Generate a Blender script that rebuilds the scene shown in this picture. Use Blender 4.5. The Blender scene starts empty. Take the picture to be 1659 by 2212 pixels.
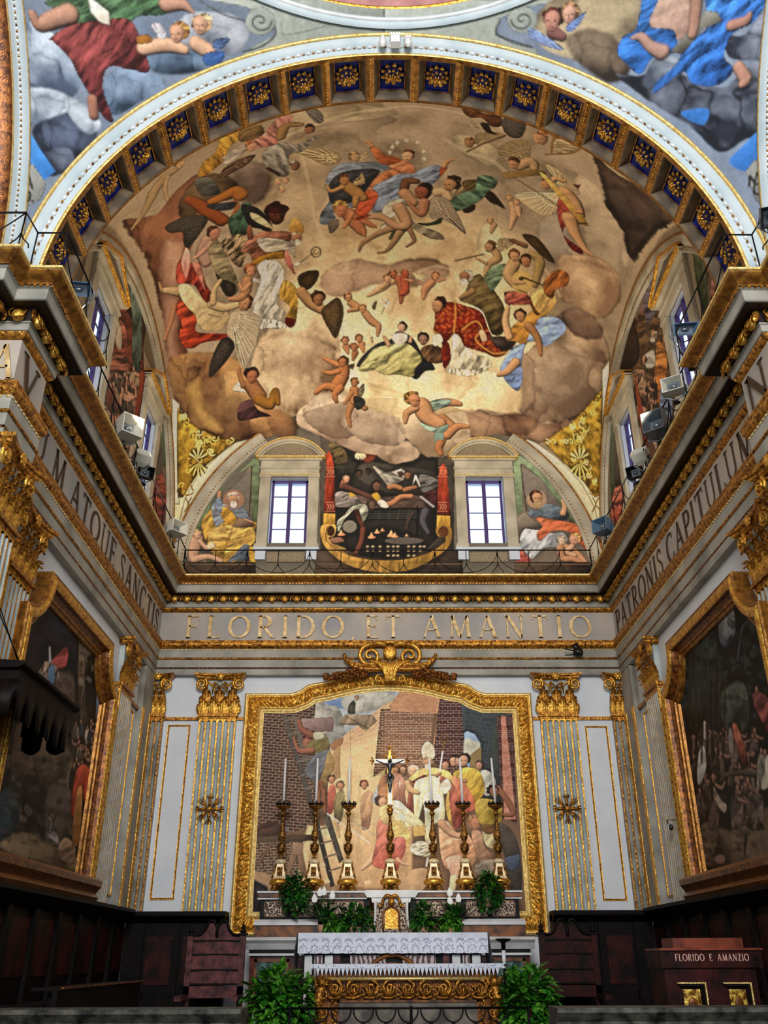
import bpy, math, random
import numpy as np
from mathutils import Vector, Matrix
random.seed(7); np.random.seed(7)
SC = bpy.context.scene
COL = SC.collection
PI = math.pi
H0 = 1.6                                   # eye height above the nave floor
# ---------------------------------------------------------------- camera
FP, PIT, YAW, ROL, CX = 1904.4, math.radians(26.94), math.radians(.46), math.radians(.18), -.183
import numpy as _n
rx = Vector((math.cos(YAW), -math.sin(YAW), 0))
vv = Vector((-math.sin(PIT)*math.sin(YAW), -math.sin(PIT)*math.cos(YAW), math.cos(PIT)))
fw = Vector((math.cos(PIT)*math.sin(YAW), math.cos(PIT)*math.cos(YAW), math.sin(PIT)))
cr = rx*math.cos(ROL)-vv*math.sin(ROL)
cu = rx*math.sin(ROL)+vv*math.cos(ROL)
cam = bpy.data.cameras.new('camera'); cam.sensor_fit = 'HORIZONTAL'; cam.sensor_width = 36; cam.lens = FP/1659*36
cam.clip_start = .05; cam.clip_end = 200
co = bpy.data.objects.new('camera', cam); COL.objects.link(co)
co.matrix_world = Matrix(((cr.x, cu.x, -fw.x, CX), (cr.y, cu.y, -fw.y, 0), (cr.z, cu.z, -fw.z, H0), (0, 0, 0, 1)))
SC.camera = co
O3 = np.array([CX, 0, H0]); CR = np.array(cr); CU = np.array(cu); FW = np.array(fw)
def ray(px, py):
    a = (np.asarray(px, float)-829.5)/FP; b = -(np.asarray(py, float)-1106)/FP
    return a[..., None]*CR+b[..., None]*CU+FW
def atY(x, y, Y):
    d = ray(x, y); return Vector(O3+d*(Y-O3[1])/d[1])
def atX(x, y, X):
    d = ray(x, y); return Vector(O3+d*(X-O3[0])/d[0])
def atZ(x, y, Z):
    d = ray(x, y); return Vector(O3+d*(Z-O3[2])/d[2])
# ---------------------------------------------------------------- materials
def lin(c):
    return tuple(((v/255)/12.92 if v/255 < .04045 else ((v/255+.055)/1.055)**2.4) for v in c)
def mat(name, c1, c2=None, scale=6, rough=.6, metal=0., bump=0., bscale=30, detail=6, contrast=(.35, .65), kind='noise', emit=None, spec=.4, tr=None, strength=1, coat=0):
    m = bpy.data.materials.new(name); m.use_nodes = True
    nt = m.node_tree; N = nt.nodes; L = nt.links
    b = N['Principled BSDF']; b.inputs['Roughness'].default_value = rough; b.inputs['Metallic'].default_value = metal
    b.inputs['Specular IOR Level'].default_value = spec
    if coat: b.inputs['Coat Weight'].default_value = coat
    tc = N.new('ShaderNodeTexCoord')
    if c2 is None: b.inputs['Base Color'].default_value = (*lin(c1), 1)
    else:
        if kind == 'voronoi':
            n = N.new('ShaderNodeTexVoronoi'); n.inputs['Scale'].default_value = scale; o = n.outputs['Distance']
        elif kind == 'wave':
            n = N.new('ShaderNodeTexWave'); n.inputs['Scale'].default_value = scale; n.inputs['Distortion'].default_value = 8; n.inputs['Detail'].default_value = 3; o = n.outputs['Fac']
        else:
            n = N.new('ShaderNodeTexNoise'); n.inputs['Scale'].default_value = scale; n.inputs['Detail'].default_value = detail; o = n.outputs['Fac']
        L.new(tc.outputs['Object'], n.inputs['Vector'])
        r = N.new('ShaderNodeValToRGB'); r.color_ramp.elements[0].position = contrast[0]; r.color_ramp.elements[1].position = contrast[1]
        r.color_ramp.elements[0].color = (*lin(c1), 1); r.color_ramp.elements[1].color = (*lin(c2), 1)
        L.new(o, r.inputs['Fac']); L.new(r.outputs['Color'], b.inputs['Base Color'])
    if bump:
        n2 = N.new('ShaderNodeTexNoise'); n2.inputs['Scale'].default_value = bscale; n2.inputs['Detail'].default_value = 4
        L.new(tc.outputs['Object'], n2.inputs['Vector'])
        bp = N.new('ShaderNodeBump'); bp.inputs['Strength'].default_value = bump; bp.inputs['Distance'].default_value = .02
        L.new(n2.outputs['Fac'], bp.inputs['Height']); L.new(bp.outputs['Normal'], b.inputs['Normal'])
    if emit:
        b.inputs['Emission Color'].default_value = (*lin(emit), 1); b.inputs['Emission Strength'].default_value = strength
    return m
def paintmat(name, rough=.75, grain=.14, gs=18, spec=.25):
    """plaster or canvas whose pigment is stored per vertex, with a fine procedural grain"""
    m = bpy.data.materials.new(name); m.use_nodes = True
    nt = m.node_tree; N = nt.nodes; L = nt.links; b = N['Principled BSDF']
    b.inputs['Roughness'].default_value = rough; b.inputs['Specular IOR Level'].default_value = spec
    at = N.new('ShaderNodeVertexColor'); at.layer_name = 'pigment'
    tc = N.new('ShaderNodeTexCoord'); n = N.new('ShaderNodeTexNoise'); n.inputs['Scale'].default_value = gs; n.inputs['Detail'].default_value = 8; n.inputs['Roughness'].default_value = .7
    L.new(tc.outputs['Object'], n.inputs['Vector'])
    mr = N.new('ShaderNodeMapRange'); mr.inputs['From Min'].default_value = .3; mr.inputs['From Max'].default_value = .7
    mr.inputs['To Min'].default_value = 1-grain*1.6; mr.inputs['To Max'].default_value = 1+grain
    L.new(n.outputs['Fac'], mr.inputs['Value'])
    mx = N.new('ShaderNodeVectorMath'); mx.operation = 'SCALE'
    L.new(at.outputs['Color'], mx.inputs[0]); L.new(mr.outputs['Result'], mx.inputs['Scale']); L.new(mx.outputs['Vector'], b.inputs['Base Color'])
    bp = N.new('ShaderNodeBump'); bp.inputs['Strength'].default_value = .12; bp.inputs['Distance'].default_value = .01
    L.new(n.outputs['Fac'], bp.inputs['Height']); L.new(bp.outputs['Normal'], b.inputs['Normal'])
    return m
M = {}
M['white'] = mat('white_plaster', (214, 220, 226), (226, 230, 234), 2, .6)
M['plaster_l'] = mat('pale_blue_plaster', (176, 194, 200), (196, 208, 212), 3, .55, bump=.05)
M['stone'] = mat('grey_stone', (122, 120, 110), (176, 172, 160), 2.2, .55, bump=.06, contrast=(.3, .7))
M['stone2'] = mat('grey_brown_frieze_stone', (146, 146, 146), (186, 172, 154), 1.1, .5, bump=.04, contrast=(.35, .65))
M['flute'] = mat('pale_green_grey_stone', (150, 160, 156), (186, 194, 192), 3, .5, bump=.05)
M['flutedark'] = mat('worn_grey_stone', (112, 112, 100), (164, 164, 156), 3, .55, bump=.1)
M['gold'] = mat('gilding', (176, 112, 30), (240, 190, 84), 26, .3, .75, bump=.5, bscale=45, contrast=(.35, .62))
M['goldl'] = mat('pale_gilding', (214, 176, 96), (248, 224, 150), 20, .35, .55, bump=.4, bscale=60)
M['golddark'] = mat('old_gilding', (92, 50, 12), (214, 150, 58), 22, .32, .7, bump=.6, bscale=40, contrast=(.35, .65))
M['goldbrown'] = mat('brown_gilt_marbling', (96, 54, 14), (178, 122, 46), 14, .32, .45, bump=.25, bscale=50, contrast=(.3, .7), detail=10)
M['redbrown'] = mat('red_brown_gilt_moulding', (70, 34, 14), (150, 90, 34), 18, .32, .4, bump=.25, bscale=60)
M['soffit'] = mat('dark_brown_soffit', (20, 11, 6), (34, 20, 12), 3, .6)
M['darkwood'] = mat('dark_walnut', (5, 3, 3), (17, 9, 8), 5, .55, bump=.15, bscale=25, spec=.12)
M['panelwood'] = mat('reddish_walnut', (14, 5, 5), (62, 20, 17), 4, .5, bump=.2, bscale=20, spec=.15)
M['chairwood'] = mat('purple_brown_wood', (56, 28, 30), (112, 62, 62), 9, .5, bump=.15, spec=.2)
M['redwood'] = mat('red_brown_wood', (86, 32, 16), (134, 60, 32), 5, .4, bump=.1)
M['iron'] = mat('black_iron', (16, 16, 20), None, rough=.5, metal=.6)
M['ironw'] = mat('pale_painted_iron', (190, 184, 172), None, rough=.5)
M['blue'] = mat('deep_blue_coffer_ground', (12, 20, 84), (26, 40, 130), 8, .6, bump=.1)
M['coffer'] = mat('grey_brown_coffer_stone', (66, 52, 34), (108, 88, 60), 6, .6)
M['steel'] = mat('grey_metal', (120, 128, 136), None, rough=.35, metal=.7)
M['lampw'] = mat('pale_lamp_housing', (206, 204, 190), None, rough=.4)
M['lampb'] = mat('blue_grey_lamp_housing', (90, 120, 146), None, rough=.35, metal=.3)
M['black'] = mat('black_enamel', (10, 10, 12), None, rough=.35)
M['cream'] = mat('cream_gilt_wood', (206, 184, 140), (232, 214, 176), 12, .4, .2)
M['bronze'] = mat('dark_gilt_bronze', (62, 36, 12), (190, 136, 62), 30, .35, .75, bump=.5, bscale=60, contrast=(.4, .7))
M['panelstone'] = mat('mottled_grey_brown_stone', (60, 52, 44), (128, 118, 104), 6, .5, detail=8)
M['candle'] = mat('ivory_wax', (226, 226, 230), None, rough=.35)
M['silver'] = mat('dark_silver', (70, 72, 80), None, rough=.3, metal=.8)
M['marblew'] = mat('white_marble', (196, 198, 200), (232, 232, 230), 3, .3, contrast=(.3, .6))
M['marbleb'] = mat('black_marble', (4, 5, 8), (30, 32, 40), 6, .4, contrast=(.55, .85), spec=.15)
M['marbley'] = mat('yellow_brown_marble', (44, 20, 8), (150, 88, 26), 7, .35, contrast=(.35, .65), detail=10)
M['marbler'] = mat('red_marble', (66, 16, 14), (140, 70, 62), 6, .25, contrast=(.4, .8), detail=10)
M['marbleg'] = mat('green_marble', (22, 46, 44), (104, 140, 130), 11, .25, contrast=(.4, .75), detail=10)
M['inlay'] = mat('inlaid_marble_scrollwork', (46, 24, 20), (206, 180, 154), 38, .4, contrast=(.47, .54), detail=3, spec=.2)
M['agate'] = mat('banded_agate_marble', (92, 60, 58), (206, 190, 190), 5, .25, kind='wave', contrast=(.3, .7))
M['cloth'] = mat('white_linen', (208, 214, 228), (228, 232, 240), 6, .8)
M['greystone'] = mat('weathered_grey_step_stone', (14, 13, 12), (104, 102, 92), 9, .6, contrast=(.35, .75), bump=.3, detail=10)
M['leaf'] = mat('green_leaves', (8, 50, 10), (58, 142, 30), 14, .4, contrast=(.35, .7))
M['leafd'] = mat('dark_green_leaves', (6, 30, 14), (34, 92, 32), 14, .4, contrast=(.35, .7))
M['leafl'] = mat('variegated_leaves', (16, 84, 12), (122, 190, 62), 22, .4, contrast=(.4, .72))
M['terracotta'] = mat('pale_terracotta', (176, 128, 98), (200, 160, 130), 8, .7)
M['flower'] = mat('white_spathe', (236, 238, 232), None, rough=.5)
M['glasspane'] = None
g = bpy.data.materials.new('window_glass'); g.use_nodes = True
nt = g.node_tree; nt.nodes.clear(); o_ = nt.nodes.new('ShaderNodeOutputMaterial'); t_ = nt.nodes.new('ShaderNodeBsdfTransparent'); t_.inputs[0].default_value = (.93, .97, 1, 1)
g_ = nt.nodes.new('ShaderNodeBsdfGlossy'); g_.inputs['Roughness'].default_value = .05; mx_ = nt.nodes.new('ShaderNodeMixShader'); mx_.inputs[0].default_value = .05
nt.links.new(t_.outputs[0], mx_.inputs[1]); nt.links.new(g_.outputs[0], mx_.inputs[2]); nt.links.new(mx_.outputs[0], o_.inputs[0]); M['glasspane'] = g
M['winframe'] = mat('violet_brown_window_frame', (74, 52, 110), None, rough=.5)
M['letter'] = mat('gilt_letter', (184, 150, 96), (226, 200, 150), 12, .5, .2)
M['letterd'] = mat('dark_letter', (34, 32, 28), None, rough=.7)
M['letterp'] = mat('pink_letter', (226, 176, 160), None, rough=.6)
M['letteredge'] = mat('brown_letter_edge', (66, 46, 26), None, rough=.7)
M['fresco'] = paintmat('painted_plaster')
M['canvas'] = paintmat('oil_paint', .6, .12, 30, .2)
M['goldstucco'] = mat('gilded_stucco', (120, 76, 16), (244, 204, 90), 16, .35, .5, bump=1, bscale=18, contrast=(.38, .6), detail=3)
# ---------------------------------------------------------------- mesh builder
class MB:
    def __init__(s): s.v = []; s.f = []; s.m = []; s.mats = []; s.sm = []
    def mi(s, m):
        if m not in s.mats: s.mats.append(m)
        return s.mats.index(m)
    def add(s, vs, fs, m=None, smooth=False):
        b = len(s.v); s.v += [tuple(p) for p in vs]; i = s.mi(m) if m else 0
        for f in fs: s.f.append(tuple(b+k for k in f)); s.m.append(i); s.sm.append(smooth)
        return s
    def box(s, a, b, m=None):
        x0, y0, z0 = (min(a[i], b[i]) for i in range(3)); x1, y1, z1 = (max(a[i], b[i]) for i in range(3))
        return s.add([(x0, y0, z0), (x1, y0, z0), (x1, y1, z0), (x0, y1, z0), (x0, y0, z1), (x1, y0, z1), (x1, y1, z1), (x0, y1, z1)],
                     [(0, 3, 2, 1), (4, 5, 6, 7), (0, 1, 5, 4), (1, 2, 6, 5), (2, 3, 7, 6), (3, 0, 4, 7)], m)
    def grid(s, P, m=None, smooth=True, closeu=False, closev=False, flip=False):
        n = len(P); k = len(P[0]); vs = [p for r in P for p in r]; fs = []
        for i in range(n if closeu else n-1):
            for j in range(k if closev else k-1):
                q = (i*k+j, ((i+1) % n)*k+j, ((i+1) % n)*k+(j+1) % k, i*k+(j+1) % k)
                fs.append(q[::-1] if flip else q)
        return s.add(vs, fs, m, smooth)
    def tube(s, pts, r, m=None, n=8, cap=True, closed=False):
        pts = [Vector(p) for p in pts]; rr = r if hasattr(r, '__len__') else [r]*len(pts)
        rows = []; up = Vector((0, 0, 1)); prev = None
        for i, p in enumerate(pts):
            a = pts[i-1] if (i > 0 or closed) else p; b = pts[(i+1) % len(pts)] if (i < len(pts)-1 or closed) else p
            t = (b-a).normalized() if (b-a).length > 1e-9 else Vector((0, 0, 1))
            if prev is None:
                u = t.cross(up); u = u if u.length > .1 else t.cross(Vector((1, 0, 0)))
            else: u = prev-t*prev.dot(t)
            u.normalize(); prev = u; w = t.cross(u)
            rows.append([p+(u*math.cos(2*PI*k/n)+w*math.sin(2*PI*k/n))*rr[i] for k in range(n)])
        s.grid(rows, m, True, closeu=closed, closev=True)
        if cap and not closed:
            b = len(s.v)
            s.add(rows[0], [tuple(range(n))[::-1]], m); s.add(rows[-1], [tuple(range(n))], m)
        return s
    def lathe(s, prof, c=(0, 0, 0), m=None, n=20, smooth=True, sq=0):
        rows = []
        for r, z in prof:
            row = []
            for k in range(n):
                a = 2*PI*(k+.5)/n; f = 1
                if sq: f = 1/max(abs(math.cos(a)), abs(math.sin(a)))
                row.append((c[0]+r*f*math.cos(a), c[1]+r*f*math.sin(a), c[2]+z))
            rows.append(row)
        s.grid(rows, m, smooth, closev=True, flip=True)
        s.add(rows[0], [tuple(range(n))], m); s.add(rows[-1], [tuple(range(n))], m)
        return s
    def prism(s, poly, axis, a, b, m=None, smooth=False):
        """poly: 2d outline, extruded along axis ('x','y','z') from a to b"""
        def P(q, t):
            return {'x': (t, q[0], q[1]), 'y': (q[0], t, q[1]), 'z': (q[0], q[1], t)}[axis]
        n = len(poly)
        s.add([P(q, a) for q in poly]+[P(q, b) for q in poly], [tuple(range(n)), tuple(range(2*n-1, n-1, -1))], m)
        s.add([P(q, a) for q in poly]+[P(q, b) for q in poly], [(i, (i+1) % n, n+(i+1) % n, n+i) for i in range(n)], m, smooth)
        return s
    def ell(s, c, r, m=None, n=12, k=8, rot=None):
        rows = []
        for i in range(k+1):
            t = PI*i/k; row = []
            for j in range(n):
                a = 2*PI*j/n; p = Vector((r[0]*math.sin(t)*math.cos(a), r[1]*math.sin(t)*math.sin(a), r[2]*math.cos(t)))
                if rot: p = rot @ p
                row.append(Vector(c)+p)
            rows.append(row)
        return s.grid(rows, m, True, closev=True, flip=False)
    def build(s, name, m=None, parent=None, fixn=True):
        me = bpy.data.meshes.new(name); me.from_pydata([tuple(map(float, p)) for p in s.v], [], s.f)
        ms = [x for x in s.mats if x] or [m]
        if m and not any(s.mats): ms = [m]
        for x in ms: me.materials.append(x)
        if len(ms) > 1 or any(s.mats):
            off = 0 if (s.mats and s.mats[0]) else 0
            me.polygons.foreach_set('material_index', [min(i, len(ms)-1) for i in s.m])
        me.polygons.foreach_set('use_smooth', s.sm)
        if fixn:
            import bmesh
            bm = bmesh.new(); bm.from_mesh(me); bmesh.ops.remove_doubles(bm, verts=bm.verts, dist=1e-5); bmesh.ops.recalc_face_normals(bm, faces=bm.faces); bm.to_mesh(me); bm.free()
        me.update()
        o = bpy.data.objects.new(name, me); COL.objects.link(o)
        if parent: o.parent = parent
        return o
def tag(o, label=None, cat=None, group=None, kind=None):
    if label: o['label'] = label
    if cat: o['category'] = cat
    if group: o['group'] = group
    if kind: o['kind'] = kind
    return o
def empty(name, loc=(0, 0, 0), rz=0., label=None, cat=None, group=None, kind=None, rx_=0.):
    o = bpy.data.objects.new(name, None); COL.objects.link(o); o.location = loc; o.rotation_euler = (rx_, 0, rz); o.empty_display_size = .1
    return tag(o, label, cat, group, kind)
KIDS = {}
def copy_tree(o, parent=None):
    c = o.copy(); COL.objects.link(c)
    if parent: c.parent = parent
    for ch in list(o.children): copy_tree(ch, c)
    return c
def cr_(pts, k=5, closed=False):
    """Catmull-Rom through points"""
    P = [np.array(p, float) for p in pts]; n = len(P); out = []
    for i in range(n if closed else n-1):
        p0 = P[i-1] if (closed or i > 0) else P[0]; p1 = P[i]; p2 = P[(i+1) % n]; p3 = P[(i+2) % n] if (closed or i+2 < n) else P[-1]
        for j in range(k):
            t = j/k; out.append(.5*((2*p1)+(-p0+p2)*t+(2*p0-5*p1+4*p2-p3)*t*t+(-p0+3*p1-3*p2+p3)*t**3))
    if not closed: out.append(P[-1])
    return out
# ---------------------------------------------------------------- roman capitals from strokes
def arc(cx, cz, rx2, rz2, a0, a1, n=14):
    return [(cx+rx2*math.cos(math.radians(a0+(a1-a0)*i/n)), cz+rz2*math.sin(math.radians(a0+(a1-a0)*i/n))) for i in range(n+1)]
T_, t_2 = .15, .065
GL = {  # width, strokes: (points, width)
 'A': (.78, [([(.08, 0), (.39, 1)], t_2), ([(.39, 1), (.70, 0)], T_), ([(.2, .36), (.58, .36)], t_2), ([(0, .02), (.18, .02)], .04), ([(.58, .02), (.82, .02)], .04)]),
 'C': (.78, [(arc(.42, .5, .37, .5, 52, 308, 20), 'O'), ([(.66, .76), (.66, .96)], .04), ([(.66, .04), (.66, .24)], .04)]),
 'D': (.82, [([(.13, 0), (.13, 1)], T_), (arc(.3, .5, .44, .475, 90, -90, 18), 'O'), ([(.05, .975), (.3, .975)], t_2), ([(.05, .025), (.3, .025)], t_2)]),
 'E': (.62, [([(.13, 0), (.13, 1)], T_), ([(.03, .975), (.52, .975)], t_2), ([(.13, .53), (.44, .53)], t_2), ([(.03, .025), (.54, .025)], t_2), ([(.52, .8), (.52, 1)], .04), ([(.55, 0), (.55, .2)], .04), ([(.44, .44), (.44, .62)], .04)]),
 'F': (.6, [([(.13, 0), (.13, 1)], T_), ([(.03, .975), (.53, .975)], t_2), ([(.13, .53), (.42, .53)], t_2), ([(.03, .02), (.26, .02)], .04), ([(.53, .8), (.53, 1)], .04), ([(.43, .44), (.43, .62)], .04)]),
 'I': (.28, [([(.14, 0), (.14, 1)], T_), ([(.02, .98), (.26, .98)], .04), ([(.02, .02), (.26, .02)], .04)]),
 'L': (.6, [([(.13, 0), (.13, 1)], T_), ([(.02, .98), (.26, .98)], .04), ([(.02, .025), (.53, .025)], t_2), ([(.54, 0), (.54, .2)], .04)]),
 'M': (.98, [([(.15, 0), (.19, 1)], t_2), ([(.19, 1), (.5, .02)], T_), ([(.5, .02), (.8, 1)], t_2), ([(.8, 1), (.86, 0)], T_), ([(.06, .02), (.24, .02)], .04), ([(.76, .02), (.96, .02)], .04), ([(.1, .98), (.24, .98)], .04), ([(.76, .98), (.9, .98)], .04)]),
 'N': (.86, [([(.14, 0), (.14, 1)], t_2), ([(.14, 1), (.72, 0)], T_), ([(.72, 0), (.72, 1)], t_2), ([(.04, .02), (.25, .02)], .04), ([(.62, .98), (.83, .98)], .04), ([(.03, .98), (.18, .98)], .04)]),
 'O': (.9, [(arc(.45, .5, .4, .47, 0, 360, 28), 'O')]),
 'P': (.62, [([(.13, 0), (.13, 1)], T_), (arc(.28, .72, .27, .255, 90, -90, 12), 'O'), ([(.03, .975), (.3, .975)], t_2), ([(.13, .465), (.28, .465)], t_2), ([(.02, .02), (.26, .02)], .04)]),
 'Q': (.92, [(arc(.45, .5, .4, .47, 0, 360, 28), 'O'), ([(.5, .1), (.92, -.14)], .09)]),
 'R': (.74, [([(.13, 0), (.13, 1)], T_), (arc(.28, .73, .26, .245, 90, -90, 12), 'O'), ([(.03, .975), (.3, .975)], t_2), ([(.13, .485), (.3, .485)], t_2), ([(.3, .48), (.66, .02)], .11), ([(.02, .02), (.26, .02)], .04), ([(.6, .02), (.76, .02)], .04)]),
 'S': (.56, [(cr_([(.47, .84), (.36, .96), (.22, .965), (.09, .86), (.11, .68), (.28, .53), (.44, .38), (.49, .2), (.38, .05), (.22, .03), (.07, .13)], 4), .08), ([(.48, .76), (.48, .94)], .04), ([(.06, .04), (.06, .24)], .04)]),
 'T': (.72, [([(.36, 0), (.36, 1)], T_), ([(.04, .97), (.68, .97)], t_2), ([(.04, .82), (.04, 1)], .04), ([(.68, .82), (.68, 1)], .04), ([(.24, .02), (.48, .02)], .04)]),
 'U': (.8, [([(.13, 1), (.13, .32)]+arc(.4, .32, .27, .3, 180, 360, 14)+[(.67, 1)], .08), ([(.02, .98), (.26, .98)], .04), ([(.56, .98), (.78, .98)], .04)]),
 'V': (.78, [([(.1, 1), (.39, 0)], T_), ([(.39, 0), (.68, 1)], t_2), ([(0, .98), (.22, .98)], .04), ([(.58, .98), (.78, .98)], .04)]),
 'Z': (.68, [([(.08, .97), (.6, .97)], t_2), ([(.58, .97), (.08, .03)], T_), ([(.08, .03), (.62, .03)], t_2), ([(.08, .8), (.08, 1)], .04), ([(.62, 0), (.62, .2)], .04)]),
 ',': (.2, [([(.14, .06), (.04, -.16)], .08)]), '.': (.2, [([(.05, .04), (.13, .04)], .09)]),
}
def letters(mb, text, org, ux, uz, un, h, gap=.16, space=.55, m=None, m2=None, width=None, thick=.012):
    """lay text on a plane: org + x*ux + z*uz, raised along un"""
    org, ux, uz, un = map(Vector, (org, ux, uz, un))
    tot = sum((space if c == ' ' else GL[c][0]+gap) for c in text)*h
    k = 1
    if width: k = width/tot
    x = 0
    for c in text:
        if c == ' ': x += space; continue
        w, st = GL[c]
        for pts, tw in st:
            pts = [(float(q[0]), float(q[1])) for q in pts]
            L = []; R = []
            n = len(pts)
            for i, p in enumerate(pts):
                a = pts[max(i-1, 0)]; b = pts[min(i+1, n-1)]
                if n > 3 and pts[0] == pts[-1] and i in (0, n-1): a = pts[-2]; b = pts[1]
                dx, dz = b[0]-a[0], b[1]-a[1]; l = math.hypot(dx, dz) or 1
                ww = tw if tw != 'O' else t_2+(T_-t_2)*abs(dz/l)**1.5
                L.append((p[0]-dz/l*ww/2, p[1]+dx/l*ww/2)); R.append((p[0]+dz/l*ww/2, p[1]-dx/l*ww/2))
            def W(q, t, e=0): return org+ux*((x+q[0])*h*k)+uz*(q[1]*h)+un*t
            vs = [W(q, thick) for q in L]+[W(q, thick) for q in R]+[W(q, 0) for q in L]+[W(q, 0) for q in R]
            fs = []; fe = []
            for i in range(n-1):
                fs.append((i, i+1, n+i+1, n+i)); fe += [(i, 2*n+i, 2*n+i+1, i+1), (n+i, n+i+1, 3*n+i+1, 3*n+i)]
            mb.add(vs, fs, m); mb.add(vs, fe+[(0, n, 3*n, 2*n), (n-1, 3*n-1, 4*n-1, 2*n-1)], m2 or m)
        x += w+gap
    return mb
# ================================================================ ARCHITECTURE
YB, XW, ZS = 15.0, 4.05, 7.8               # back wall, side walls, springing of all the arches
YC, RD = 11.4, math.hypot(4.05, 3.6)       # choir vault: sphere over an 8.1 x 7.2 m bay
YX, RX = 3.1, 5.55                         # crossing vault
FR = [(-8, 6.82), (-4.05, 6.82), (-4.05, 7.11), (-3.74, 7.11), (-3.74, 7.82), (-4.03, 7.82), (-4.03, 14.88),
      (4.03, 14.88), (4.03, 7.82), (3.74, 7.82), (3.74, 7.11), (4.05, 7.11), (4.05, 6.82), (8, 6.82)]
def offs(path, p):
    out = []; n = len(path)
    for i in range(n):
        ns = []
        for a, b in ((i-1, i), (i, i+1)):
            if a >= 0 and b < n:
                dx, dy = path[b][0]-path[a][0], path[b][1]-path[a][1]; l = math.hypot(dx, dy); ns.append((dy/l, -dx/l))
        if len(ns) == 1: m_ = ns[0]; k = 1
        else: m_ = (ns[0][0]+ns[1][0], ns[0][1]+ns[1][1]); k = 1/(1+ns[0][0]*ns[1][0]+ns[0][1]*ns[1][1])
        out.append((path[i][0]+m_[0]*p*k, path[i][1]+m_[1]*p*k))
    return out
def sweep(mb, path, prof, m=None):
    rows = [[(x, y, z) for x, y in offs(path, p)] for p, z in prof]
    for i in range(len(rows)-1):
        for j in range(len(path)-1):
            mb.add([rows[i][j], rows[i][j+1], rows[i+1][j+1], rows[i+1][j]], [(0, 1, 2, 3)], m)
    return mb
def curvep(a, b, bulge, n=6):
    """cyma-like profile between two (p,z) points"""
    out = []
    for i in range(n+1):
        t = i/n; s = math.sin(2*PI*t)*bulge
        out.append((a[0]+(b[0]-a[0])*t+s, a[1]+(b[1]-a[1])*t))
    return out
def roundp(a, b, bulge, n=6):
    return [(a[0]+(b[0]-a[0])*i/n+math.sin(PI*i/n)*bulge, a[1]+(b[1]-a[1])*i/n) for i in range(n+1)]
ent = empty('trim_1', (0, 14, 6.8), kind='structure'); ent['label'] = 'inscribed entablature running round the choir below the vault'
def epart(name, prof, m, path=FR):
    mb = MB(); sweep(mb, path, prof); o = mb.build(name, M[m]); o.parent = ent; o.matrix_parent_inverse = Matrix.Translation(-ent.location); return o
epart('cornice_ledge', [(-.12, 7.7), (.445, 7.7)], 'plaster_l')
epart('gilt_top_edge', [(.44, 7.705), (.46, 7.7), (.455, 7.68), (.43, 7.67)], 'goldl')
epart('cymatium', curvep((.44, 7.675), (.325, 7.58), .015), 'goldbrown')
epart('corona', [(.325, 7.565), (.29, 7.55), (.285, 7.44), (.27, 7.42)], 'stone')
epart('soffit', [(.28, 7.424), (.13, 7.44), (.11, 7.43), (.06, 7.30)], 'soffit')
epart('bed_moulding', [(.085, 7.315), (.085, 7.298), (.07, 7.295), (.065, 7.22), (.05, 7.215)], 'stone')
epart('gilt_cyma', roundp((.055, 7.212), (.0, 7.14), .012), 'golddark')
epart('frieze', [(.003, 7.145), (0, 7.14), (0, 6.61), (.005, 6.6)], 'stone2')
epart('architrave_cyma', [(.0, 6.605), (.085, 6.6), (.09, 6.565)]+roundp((.085, 6.56), (.04, 6.46), .018), 'golddark')
epart('upper_fascia', [(.045, 6.455), (.04, 6.42), (.038, 6.30)], 'stone')
epart('gilt_bead', roundp((.036, 6.305), (.036, 6.262), .018), 'golddark')
epart('middle_fascia', [(.03, 6.265), (.022, 6.13)], 'stone')
epart('lower_fascia', [(.02, 6.10), (.012, 6.0), (-.15, 6.0)], 'stone')
# small repeated mouldings
def along(path, p, step, start=.5):
    pts = offs(path, p)
    for j in range(1, len(pts)-2):
        a, b = Vector((*pts[j], 0)), Vector((*pts[j+1], 0)); L = (b-a).length; n = max(1, int(L/step)); d = (b-a).normalized()
        for i in range(n): yield a+d*(L*(i+start)/n), math.atan2(d.y, d.x), L/n
eggs, darts, shells, dent, bead, bead2 = MB(), MB(), MB(), MB(), MB(), MB()
for c, a, st in along(FR, .115, .215):
    R = Matrix.Rotation(a, 3, 'Z')@Matrix.Rotation(-.25, 3, 'X')
    eggs.ell(c+Vector((0, 0, 7.365)), (.070, .058, .08), None, 10, 6, R)
    pts = []
    for i in range(9):
        t = PI*(1.12-i/8*2.24)-PI/2; pts.append(c+R@Vector((.088*math.cos(t), -.035, .088*math.sin(t)))+Vector((0, 0, 7.375)))
    shells.tube(pts, .011, None, 5)
for c, a, st in along(FR, .12, .215, 1.0):
    R = Matrix.Rotation(a, 3, 'Z')@Matrix.Rotation(-.25, 3, 'X')
    darts.ell(c+Vector((0, 0, 7.37)), (.016, .045, .08), None, 6, 5, R)
for c, a, st in along(FR, .318, .055):
    R = Matrix.Rotation(a, 3, 'Z')
    vs = [c+R@Vector((x*.016, y*.012, 7.57+z*.011)) for x in (-1, 1) for y in (-1, 1) for z in (-1, 1)]
    dent.add(vs, [(0, 1, 3, 2), (4, 6, 7, 5), (0, 4, 5, 1), (2, 3, 7, 6), (0, 2, 6, 4), (1, 5, 7, 3)])
for c, a, st in along(FR, .045, .07):
    bead.ell(c+Vector((0, 0, 6.44)), (.026, .012, .012), None, 6, 4, Matrix.Rotation(a, 3, 'Z'))
for c, a, st in along(FR, .018, .045):
    bead2.ell(c+Vector((0, 0, 6.113)), (.016, .013, .014), None, 6, 4, Matrix.Rotation(a, 3, 'Z'))
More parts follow.
